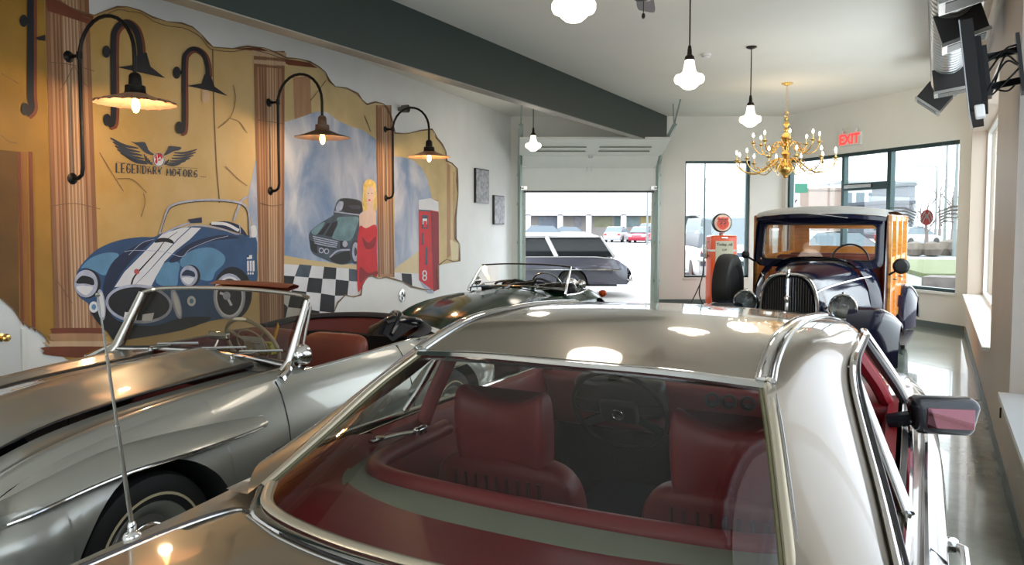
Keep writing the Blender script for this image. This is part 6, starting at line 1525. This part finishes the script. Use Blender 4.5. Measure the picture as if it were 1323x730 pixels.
mini_car('parked_car', 'white car seen through the wagon windscreen', C8(230, 232, 234), gnd(1080, 28), 80)
mini_car('parked_car', 'silver car seen through the left side of the wagon windscreen', C8(200, 204, 210), gnd(1030, 44), 80)
o = MB(); o.prism([(13, 24), (30, 22), (34, 30), (16, 34)], -.03, .12); o.build('grass_verge', mat('verge_green', C8(120, 130, 84), .9, var=.25, scale=3), smooth=False, kind='structure')
st = tagobj(MB().prism([(9.8, 18.2), (16.5, 15.2), (17.2, 15.8), (10.4, 18.9)], -.03, .42).build('stone_kerb_wall', mat('rough_stone', C8(132, 122, 118), .9, var=.35, scale=4, bump=.4, bscale=8), smooth=False), 'low rough stone wall along the verge outside the right window', 'wall')
rr = random.Random(11)
def tree(px, Y, H, label, dens=26):
    t = thing('bare_tree', gnd(px, Y), 0, label, 'tree', None); tr = MB(); br = MB()
    tr.tube([(0, 0, 0), (.05, 0, H * .25), (0, .1, H * .5), (.1, 0, H * .8)], [.14, .11, .08, .03], 7)
    def grow(p, d, L, r, n):
        q = p + d * L; m_ = (p + q) / 2 + V(rr.uniform(-.1, .1), rr.uniform(-.1, .1), 0) * L
        br.tube([p, m_, q], [r, r * .8, r * .5], 4)
        if n: 
            for k in range(3): grow(p.lerp(q, rr.uniform(.5, 1)), (d + V(rr.uniform(-.8, .8), rr.uniform(-.8, .8), rr.uniform(-.1, .6))).normalized(), L * .66, r * .55, n - 1)
    for k in range(dens // 3):
        z = H * rr.uniform(.2, .75); a = rr.uniform(0, 6.28); grow(V(0, 0, z), V(math.cos(a) * .8, math.sin(a) * .8, .7).normalized(), H * .22, .035, 3)
    b_ = mat('bark', C8(150, 136, 132), .9); tr.build('trunk', b_, t); br.build('branches', b_, t)
for px, Y, H, l_ in ((1196, 48, 3.8, 'small bare tree left of the street lamps outside the right window'), (1213, 70, 6.4, 'bare tree directly behind the street lamps'), (1230, 50, 5.6, 'bare tree at the right edge of the big window'), (1242, 64, 7, 'tall bare tree furthest right beyond the window frame')): tree(px, Y, H, l_)
hd = MB(); rr2 = random.Random(4)
for k in range(26): hd.ball((21 + k * .85 + rr2.random(), 40 + rr2.random() * 2 - .2 * k, .35), rr2.uniform(.5, .8), 8, sc=(1, .8, .7))
tagobj(hd.build('hedge', mat('brown_hedge', C8(128, 116, 104), .95, var=.3, scale=4)), 'low brown winter hedge along the verge', 'hedge', kind='stuff')

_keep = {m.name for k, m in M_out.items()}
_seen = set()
for ob in set(bpy.data.objects) - _before:      # dimming put into outdoor colours so the strong sky does not bleach them
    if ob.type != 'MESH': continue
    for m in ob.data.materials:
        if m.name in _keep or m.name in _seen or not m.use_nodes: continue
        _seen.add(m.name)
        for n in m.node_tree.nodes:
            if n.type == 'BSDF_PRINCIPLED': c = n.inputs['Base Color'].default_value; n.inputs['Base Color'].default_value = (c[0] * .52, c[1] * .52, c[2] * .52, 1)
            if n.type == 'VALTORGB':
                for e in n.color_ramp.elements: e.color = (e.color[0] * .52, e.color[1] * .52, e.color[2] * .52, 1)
M = M_out
# ================================================================ CEILING AND WALL FIXTURES
opal = mat('opal_glass', (1, .93, .82), .25, emit=(1, .86, .66), es=3.2)
bronze = mat('dark_bronze', (.03, .022, .018), .4, metal=.7)
def pendant(x, y, zb, label, e=9, top=CEIL):
    t = thing('pendant_lamp', (x, y, 0), 0, label, 'lamp')
    o = MB(); o.lathe([(.0, top - .001), (.065, top - .001), (.065, top - .015), (.03, top - .03), (0, top - .03)], (0, 0, 0), 'z', 20); o.build('ceiling_rose', bronze, t)
    o = MB(); o.tube([(0, 0, top - .02), (0, 0, zb + .36)], .007, 8); o.build('stem', bronze, t)
    o = MB(); o.lathe([(.0, .40), (.014, .40), (.02, .36), (.022, .32), (.042, .30), (.046, .275), (.042, .27)], (0, 0, zb), 'z', 20); o.build('fitter', bronze, t)
    o = MB(); o.lathe([(.040, .272), (.044, .25), (.052, .20), (.062, .165), (.085, .145), (.122, .135), (.135, .115), (.135, .085), (.125, .065), (.09, .05), (.078, .035), (.05, .012), (0, .0)], (0, 0, zb), 'z', 32); o.build('glass_shade', opal, t)
    l = bpy.data.lights.new('pendant_light', 'POINT'); l.energy = e; l.color = (1, .88, .74); l.shadow_soft_size = .2
    lo = bpy.data.objects.new('pendant_light', l); COL.objects.link(lo); lo.parent = t; lo.location = (0, 0, zb - .15)
    return t
zb = 2.89
pendant(.376, 4.72, zb + .02, 'large opal schoolhouse pendant lamp nearest the camera at the top of the view')
pendant(1.62, 7.05, zb + .02, 'opal schoolhouse pendant lamp hanging second from the front, left of the smoke detector')
pendant(3.02, 9.75, zb + .02, 'opal pendant lamp with dark ceiling rose just left of the brass chandelier')
pendant(.36, 13.0, zb + .02, 'small opal pendant lamp hanging behind the beam before the garage door')
pendant(-3.3, 1.6, zb, 'added opal pendant lamp, out of view by the white door, filling the left side', 30)  # extra unseen lamp, added to fill the left side with light
# ceiling fan (only a blade shows)
fx, fy = .98, 5.55
t = thing('ceiling_fan', (fx - .05, fy - .05, 0), math.radians(66.5), 'grey ceiling fan with one blade tip and pull chain at the top edge', 'fan')
o = MB(); o.tube([(0, 0, CEIL), (0, 0, 3.45)], .014, 8); o.tube([(.01, 0, 3.27), (.01, 0, 3.18)], .003, 6); o.ball((.01, 0, 3.165), .014, 8, sc=(1, 1, 1.6)); o.lathe([(.06, CEIL), (.05, CEIL - .05), (.015, CEIL - .06)], (0, 0, 0), 'z', 16); o.build('downrod', bronze, t)
o = MB(); o.lathe([(0, 3.47), (.05, 3.46), (.11, 3.42), (.12, 3.36), (.09, 3.30), (.05, 3.27), (0, 3.265)], (0, 0, 0), 'z', 24); o.build('motor', bronze, t)
for k in range(5):
    a = k * 2 * PI / 5 + .2; R_ = Matrix.Rotation(a, 4, 'Z')
    o = MB(); o.surf([[(.12, -.03, 3.36), (.12, .03, 3.36)], [(.2, -.06, 3.355), (.2, .06, 3.37)], [(.5, -.07, 3.35), (.5, .07, 3.375)], [(.62, -.06, 3.35), (.62, .06, 3.375)], [(.64, -.03, 3.355), (.64, .03, 3.37)]], 3, 3); o.xf(R_); o.build('blade', mat('fan_blade_grey', C8(120, 112, 116), .5), t)
# chandelier
cx_, cy_ = (1013 - CXP) / FPX * 12.25, 12.25
ch = thing('chandelier', (cx_, cy_, 0), .25, 'large polished brass chandelier with two tiers of lit candle bulbs above the wagon', 'chandelier')
br = M['brass']
o = MB(); o.lathe([(0, CEIL), (.09, CEIL), (.09, CEIL - .015), (.03, CEIL - .04), (0, CEIL - .05)], (0, 0, 0), 'z', 20); o.build('ceiling_plate', br, ch)
o = MB()
for k in range(13): o.torus((0, 0, CEIL - .07 - k * .035), .014, .003, 'x' if k % 2 else 'y', 10, 5)
o.torus((0, 0, 3.43), .04, .006, 'y', 20, 6); o.build('chain', br, ch)
pr = [(0, 3.39), (.015, 3.38), (.03, 3.36), (.02, 3.33), (.03, 3.30), (.055, 3.275), (.03, 3.25), (.022, 3.22), (.045, 3.19), (.03, 3.16), (.035, 3.13), (.075, 3.09), (.085, 3.05), (.05, 3.0), (.03, 2.96), (.05, 2.93), (.04, 2.90), (.03, 2.86), (.055, 2.83), (.075, 2.80), (.05, 2.76), (.035, 2.72), (.05, 2.68), (.11, 2.62), (.125, 2.57), (.11, 2.52), (.06, 2.47), (.025, 2.45), (.035, 2.43), (0, 2.41)]
o = MB(); o.lathe(pr, (0, 0, 0), 'z', 28); o.build('baluster_column', br, ch)
cand = mat('candle_cream', C8(240, 225, 190), .5); bulbm = mat('candle_bulb', (1, .85, .6), .3, emit=(1, .80, .52), es=22)
def arm(ang, R, zatt, zlow, zc, sc=1):
    c, s_ = math.cos(ang), math.sin(ang); rad = lambda r_, z: (r_ * c, r_ * s_, z)
    P = cr_pts([rad(.06, zatt), rad(.12, zatt + .07), rad(.20, zatt + .03), rad(R * .42, zlow + .08), rad(R * .62, zlow), rad(R * .85, zlow + .03), rad(R * .98, zlow + .12), rad(R, zc - .02)], 5)
    o = MB(); o.tube(P, .0085, 7)
    o.tube(cr_pts([rad(.16, zatt - .0), rad(.24, zatt - .06), rad(.30, zatt + .0), rad(.25, zatt + .04)], 4), .006, 6)
    o.tube(cr_pts([rad(R * .5, zlow + .03), rad(R * .56, zlow + .09), rad(R * .62, zlow + .07), rad(R * .60, zlow + .03)], 4), [.012, .01] + [.006] * 11, 6)
    a = o.build('candle_arm', br, ch)
    d_ = MB(); d_.lathe([(.0, zc - .03), (.012, zc - .03), (.014, zc - .015), (.045, zc), (.048, zc + .006), (.016, zc + .006), (.018, zc + .03), (0, zc + .03)], rad(R, 0), 'z', 16); d_.build('drip_pan', br, a)
    d_ = MB(); d_.lathe([(.011, zc + .03), (.011, zc + .10), (0, zc + .10)], rad(R, 0), 'z', 10); d_.build('candle_sleeve', cand, a)
    d_ = MB(); d_.lathe([(0, zc + .098), (.008, zc + .10), (.017, zc + .12), (.016, zc + .135), (.008, zc + .155), (0, zc + .168)], rad(R, 0), 'z', 10); d_.build('candle_bulb', bulbm, a)
for k in range(12): arm(2 * PI * k / 12 + .13, .76, 2.66, 2.50, 2.70)
for k in range(8): arm(2 * PI * k / 8 + .30, .50, 2.92, 2.80, 2.98)
l = bpy.data.lights.new('chandelier_light', 'POINT'); l.energy = 12; l.color = (1, .76, .48); l.shadow_soft_size = .5
lo = bpy.data.objects.new('chandelier_light', l); COL.objects.link(lo); lo.parent = ch; lo.location = (0, 0, 3.2)
# smoke detector
p = at_height(912, 72, CEIL - .02); t = thing('smoke_detector', (p.x, p.y, 0), 0, 'small white smoke detector on the ceiling between two pendant lamps', 'detector')
o = MB(); o.lathe([(.07, CEIL), (.07, CEIL - .012), (.055, CEIL - .02), (.05, CEIL - .045), (.03, CEIL - .055), (0, CEIL - .055)], (0, 0, 0), 'z', 24); o.build('housing', M['white'], t)
o = MB(); o.lathe([(.052, CEIL - .022), (.054, CEIL - .028), (.052, CEIL - .034)], (0, 0, 0), 'z', 24); o.build('vent_ring', mat('detector_grey', C8(150, 150, 148), .5), t)
# exit sign with emergency heads (on the exit wall)
u, z = eu(1100, 179); t = thing('exit_sign', B0 + de * u, math.atan2(de.y, de.x), 'white exit sign with red EXIT letters and two emergency lamp heads above the storefront', 'sign')
o = MB(); o.box(-.27, .27, -.05, -.001, z - .13, z + .10); o.build('sign_box', M['white'], t, smooth=False)
q = text_mb('EXIT', .25, .003, 1.0, bold=.008); q.xf(Matrix.Translation((0, -.054, z - .02)) @ RX90); q.build('letters', mat('exit_red', C8(230, 60, 60), .4, emit=(1, .06, .05), es=1.2), t, smooth=False)
for sx in (-1, 1):
    o = MB(); o.lathe([(.03, -.05), (.05, -.02), (.062, .04), (0, .045)], (0, 0, 0), 'y', 16); o.v = [(x + sx * .17, -y - .08, zz + z + .15) for x, y, zz in o.v]; o.tube([(sx * .17, -.04, z + .1), (sx * .17, -.07, z + .14)], .014, 6); o.build('emergency_head', M['white'], t)
# spiral duct with black diffusers
dA = at_depth(1210, 118, 9.2); dz = 3.22
P0 = V(5.83, 10.35, 0); dirw = dr
dt = thing('ventilation_duct', (P0.x, P0.y, 0), math.atan2(dr.y, dr.x), 'silver spiral ventilation duct with black rectangular outlets running along the right wall', 'duct')
spm = mat('spiral_galvanised', C8(176, 180, 182), .28, metal=.9)
o = MB(); rows = []
Lr = 9.5
prof = []
x = 0
while x < Lr: prof += [(.17, -x), (.17, -x - .10), (.178, -x - .113), (.17, -x - .126)]; x += .14
o.lathe([(0, .0)] + prof + [(0, -x)], (0, 0, 3.52), 'x', 28); o.build('spiral_pipe', spm, dt)
for xk, dg in ((-.25, 38), (-1.85, -8), (-4.5, -18), (-5.9, -14), (-7.6, -14)):
    a = MB(); Rm = Matrix.Rotation(math.radians(dg), 4, 'X')
    a.box(-.16, .16, -.17, .17, -.33, -.09); a.xf(Rm); a.xf(Matrix.Translation((xk, 0, 3.52))); 
    f_o = a.build('outlet_box', M['black'], dt, smooth=False)
    a = MB(); a.box(-.17, .17, -.18, .18, -.36, -.33); a.box(-.13, .13, -.14, .14, -.364, -.361, m=1); a.xf(Rm); a.xf(Matrix.Translation((xk, 0, 3.52))); a.build('outlet_flange', [M['steel'], M['black']], f_o, smooth=False)
# television on a folding bracket on the right-hand pier
tc_ = at_depth(1256, 100, 4.7)
tv = thing('television', (tc_.x, tc_.y, tc_.z), math.atan2(dr.y, dr.x) - math.radians(3), 'flat black television seen edge-on, on a folding bracket high on the right wall', 'television')
o = MB(); o.box(-.42, .42, -.035, .03, -.26, .26); o.box(-.3, .3, -.065, -.034, -.2, .18); o.build('case', mat('matt_black', (.008, .008, .008), .7), tv, smooth=False)
o = MB(); o.box(-.425, .425, .028, .034, -.265, .265); o.box(-.42, .42, .0341, .036, -.275, -.262); o.build('bezel', mat('silver_bezel', C8(170, 172, 176), .3, metal=.5), tv, smooth=False)
o = MB(); o.box(-.40, .40, .0345, .0355, -.25, .25); o.build('screen', M['black'], tv, smooth=False)
o = MB(); o.rbox((-.44, -.02, -.27), (.12, .05, .07), .01); o.build('speaker_strip', M['white'], tv)
wall_y = -((C0 - V(tc_.x, tc_.y, 0)).dot(nr)) * -1
gap = abs((V(tc_.x, tc_.y, 0) - C0).dot(nr))
o = MB(); o.box(-.16, .02, -gap + .01, -gap + .03, -.16, .18)
for z in (-.08, .10): o.obox((-.05, -gap + .02, z), (.10, -gap * .55, z + .02), .03, .04); o.obox((.10, -gap * .55, z + .02), (-.02, -.06, z), .03, .04)
o.box(-.10, .08, -.09, -.06, -.14, .16); o.build('folding_bracket', M['black'], tv, smooth=False)
tv.rotation_euler = (math.radians(-7), 0, tv.rotation_euler[2])
rr3 = random.Random(9)
for k in range(6):
    o = MB(); z0 = rr3.uniform(-.12, .15); z1 = rr3.uniform(-.1, .18)
    o.tube(cr_pts([(rr3.uniform(-.2, .1), -.05, z0), (rr3.uniform(-.2, .2), -gap * .3, z0 + rr3.uniform(-.12, .1)), (rr3.uniform(-.2, .2), -gap * .65, z1 + rr3.uniform(-.12, .1)), (rr3.uniform(-.15, .0), -gap + .03, z1)], 6), .006, 5); o.build('cable', M['black'], tv)
# petrol pump
pp = V((932 - CXP) / FPX * 14.9, 14.9, 0)
pm = thing('petrol_pump', pp, 0, 'vintage orange petrol pump with a round lit globe beside the narrow window', 'petrol pump')
org = mat('pump_orange', C8(238, 84, 30), .3, coat=.5)
def hx(px): return (px - 932) / FPX * 14.9
def hz_(py): return CAMH - (py - 289) / FPX * 14.9
zt_ = hz_(304); w2 = .255
o = MB(); o.rbox((0, 0, (zt_ + .10) / 2), (w2 * 2, .42, zt_ - .10), .045); o.build('cabinet', org, pm)
o = MB(); o.rbox((0, 0, .05), (w2 * 2 + .06, .48, .10), .02); o.build('base_plinth', M['white'], pm)
o = MB(); o.box(-w2 - .004, w2 + .004, -.214, .214, hz_(324.5), hz_(322)); o.build('white_band', M['white'], pm, smooth=False)
o = MB(); o.rbox((.0, -.212, (hz_(311) + hz_(339)) / 2), (.34, .02, hz_(311) - hz_(339)), .009); o.build('dial_panel', mat('panel_cream', C8(212, 212, 190), .4), pm)
for txt, zz, sz in (('Today, oil', hz_(315.5), .075), ('2 37', hz_(322.5), .05), ('8 37', hz_(329), .05)):
    q = text_mb(txt, sz, .001, 1.0, bold=.002); q.xf(Matrix.Translation((0, -.224, zz)) @ RX90); q.build('panel_text', M['black'], pm, smooth=False)
o = MB(); o.rbox((0, -.213, hz_(307)), (.12, .015, .035), .006); o.build('maker_plate', M['chrome'], pm)
zg = hz_(288); 
o = MB(); o.lathe([(.0, .07), (.15, .07), (.185, .05), (.19, 0), (.185, -.05), (.165, -.07), (.160, -.07)], (0, 0, 0), 'y', 36); o.v = [(x, y, z + zg) for x, y, z in o.v]; o.build('globe_rim', M['black'], pm)
o = MB(); o.lathe([(.07, -.0), (.05, .04), (.06, .06)], (0, 0, zt_ - .01), 'z', 16); o.build('globe_collar', M['chrome'], pm)
o = MB(); o.lathe([(.162, -.070), (.10, -.085), (0, -.09)], (0, 0, 0), 'y', 36); o.v = [(x, y, z + zg) for x, y, z in o.v]; o.build('globe_face', mat('globe_glow', C8(240, 214, 196), .3, emit=(1, .8, .65), es=.1), pm)
o = MB(); shp = [(0, -.135), (.06, -.11), (.105, -.06), (.118, .0), (.095, .04), (.112, .085), (.09, .115), (.05, .10), (0, .115)]; shp = shp + [(-x, z) for x, z in shp[::-1][1:-1]]
o.prism([(x, z + zg) for x, z in shp], -.098, -.086, 'xz'); o.build('shield', mat('shield_orange', C8(232, 70, 36), .3, emit=(1, .12, .04), es=.12), pm, smooth=False)
q = text_mb('66', .13, .002, 1.1, bold=.006); q.xf(Matrix.Translation((0, -.101, zg - .045)) @ RX90); q.build('shield_numerals', M['black'], pm, smooth=False)
o = MB(); o.box(-.1, .1, -.102, -.0985, zg + .02, zg + .028); q = text_mb('PHILLIPS', .045, .002, 1.0, bold=.002); q.xf(Matrix.Translation((0, -.101, zg + .06)) @ RX90); q.merge(o); q.build('shield_wordmark', M['black'], pm, smooth=False)
o = MB(); o.tube(cr_pts([(-w2 + .01, 0, 1.05), (-w2 - .07, -.02, 1.1), (-w2 - .09, -.02, .9), (-w2 - .13, -.03, .6), (-w2 - .28, -.05, .25), (-w2 - .40, -.05, .03)], 5), .012, 7); o.tube(cr_pts([(-w2 - .16, -.04, .52), (-w2 - .17, -.04, .3), (-w2 - .1, -.04, .12), (-w2 - .02, -.04, .05)], 5), .012, 7); o.build('hose', M['black'], pm)
o = MB(); o.rbox((-w2 - .05, -.03, 1.12), (.06, .05, .22), .02); o.tube([(-w2 - .06, -.03, 1.2), (-w2 - .04, -.03, 1.32), (-w2 + .0, -.03, 1.35)], .014, 7); o.build('nozzle', M['steel'], pm)
# winged window decal
u, z = eu(1192, 281); t = thing('window_decal', B0 + de * u, math.atan2(de.y, de.x), 'round red monogram decal with pale spread wings on the right storefront pane', 'decal')
dred = mat('decal_red', C8(170, 60, 56), .5); dgry = mat('decal_grey', C8(150, 154, 158), .5)
o = MB(); o.lathe([(.13, 0), (.13, .002), (0, .002)], (0, 0, 0), 'y', 32); o.v = [(x, .09 - y, zz + z) for x, y, zz in o.v]; o.build('roundel', dred, t)
o = MB(); 
for a, b in (((-.12, -.06), (-.04, .10)), ((-.04, .10), (.0, -.02)), ((.0, -.02), (.05, .10)), ((.05, .10), (.12, -.06)), ((-.09, -.10), (.0, .05)), ((.0, .05), (.09, -.10))): o.obox((a[0], .084, z + a[1]), (b[0], .084, z + b[1]), .004, .018, up=(0, 0, 1))
o.build('monogram', dgry, t, smooth=False)
for sg in (1, -1):
    o = MB()
    for k in range(6):
        L = .70 - k * .09; zz = z + .13 - k * .045
        o.tube([(sg * (.20 + .02 * k), .086, zz - .05), (sg * (.20 + L * .4), .086, zz + .035 - .01 * k), (sg * (.20 + L), .086, zz + .05 - .02 * k)], [.012, .018, .004], 4, flat=(.15, 1))
    o.build('wing', dgry, t, smooth=False)
# wall latch below the right window sill
t = thing('wall_hook', C0 - dr * 8.1, ar, 'small dark metal latch on the right wall under the near window sill', 'latch')
o = MB(); o.box(-.02, .02, -.03, -.001, .50, .60); o.tube([(0, -.02, .56), (0, -.05, .54), (0, -.05, .48)], .006, 6); o.build('latch', M['blackmetal'], t)
# ================================================================ CAMERA, SKY, LIGHT
cam = bpy.data.cameras.new('camera'); co = bpy.data.objects.new('camera', cam); COL.objects.link(co)
cam.sensor_width = 36; cam.lens = 36 * FPX / 1323; cam.shift_y = -22 / 1323.; cam.clip_start = .05; cam.clip_end = 1000
co.location = (0, 0, CAMH); co.rotation_euler = (PI / 2 - PITCH, 0, 0); SC.camera = co
w = bpy.data.worlds.new('overcast_sky'); SC.world = w; w.use_nodes = True; nt = w.node_tree; bg = nt.nodes['Background']
tc = nt.nodes.new('ShaderNodeTexCoord'); n1 = nt.nodes.new('ShaderNodeTexNoise'); n1.inputs['Scale'].default_value = 2.2; n1.inputs['Detail'].default_value = 4
r1 = nt.nodes.new('ShaderNodeValToRGB'); r1.color_ramp.elements[0].color = (.80, .88, 1, 1); r1.color_ramp.elements[1].color = (1, 1, 1, 1)
nt.links.new(tc.outputs['Generated'], n1.inputs['Vector']); nt.links.new(n1.outputs['Fac'], r1.inputs['Fac']); nt.links.new(r1.outputs['Color'], bg.inputs['Color'])
bg.inputs['Strength'].default_value = 5.0
def area(name, loc, rot, sx, sy, e, col=(1, 1, 1)):
    l = bpy.data.lights.new(name, 'AREA'); l.shape = 'RECTANGLE'; l.size = sx; l.size_y = sy; l.energy = e; l.color = col
    o = bpy.data.objects.new(name, l); COL.objects.link(o); o.location = loc; o.rotation_euler = rot; return o
# daylight entering through the right-hand windows beside and behind the camera
for (u0, u1, z0, z1), e in zip(hol, (50, 45, 60)):
    c = C0 - dr * ((u0 + u1) / 2) - nr * (-.05); c.z = (z0 + z1) / 2
    a = area('window_daylight', c + nr * .02, (0, 0, 0), u1 - u0 - .2, z1 - z0 - .1, e, (.88, .94, 1))
    a.rotation_euler = nr.to_track_quat('-Z', 'Z').to_euler()
SC.view_settings.view_transform = 'Standard'; SC.view_settings.look = 'None'; SC.view_settings.exposure = 0.17; SC.view_settings.gamma = 1
SC.cycles.use_denoising = True; SC.cycles.max_bounces = 10; SC.cycles.transparent_max_bounces = 24; SC.cycles.glossy_bounces = 5
SC.cycles.sample_clamp_indirect = 6; SC.cycles.caustics_reflective = False; SC.cycles.caustics_refractive = False
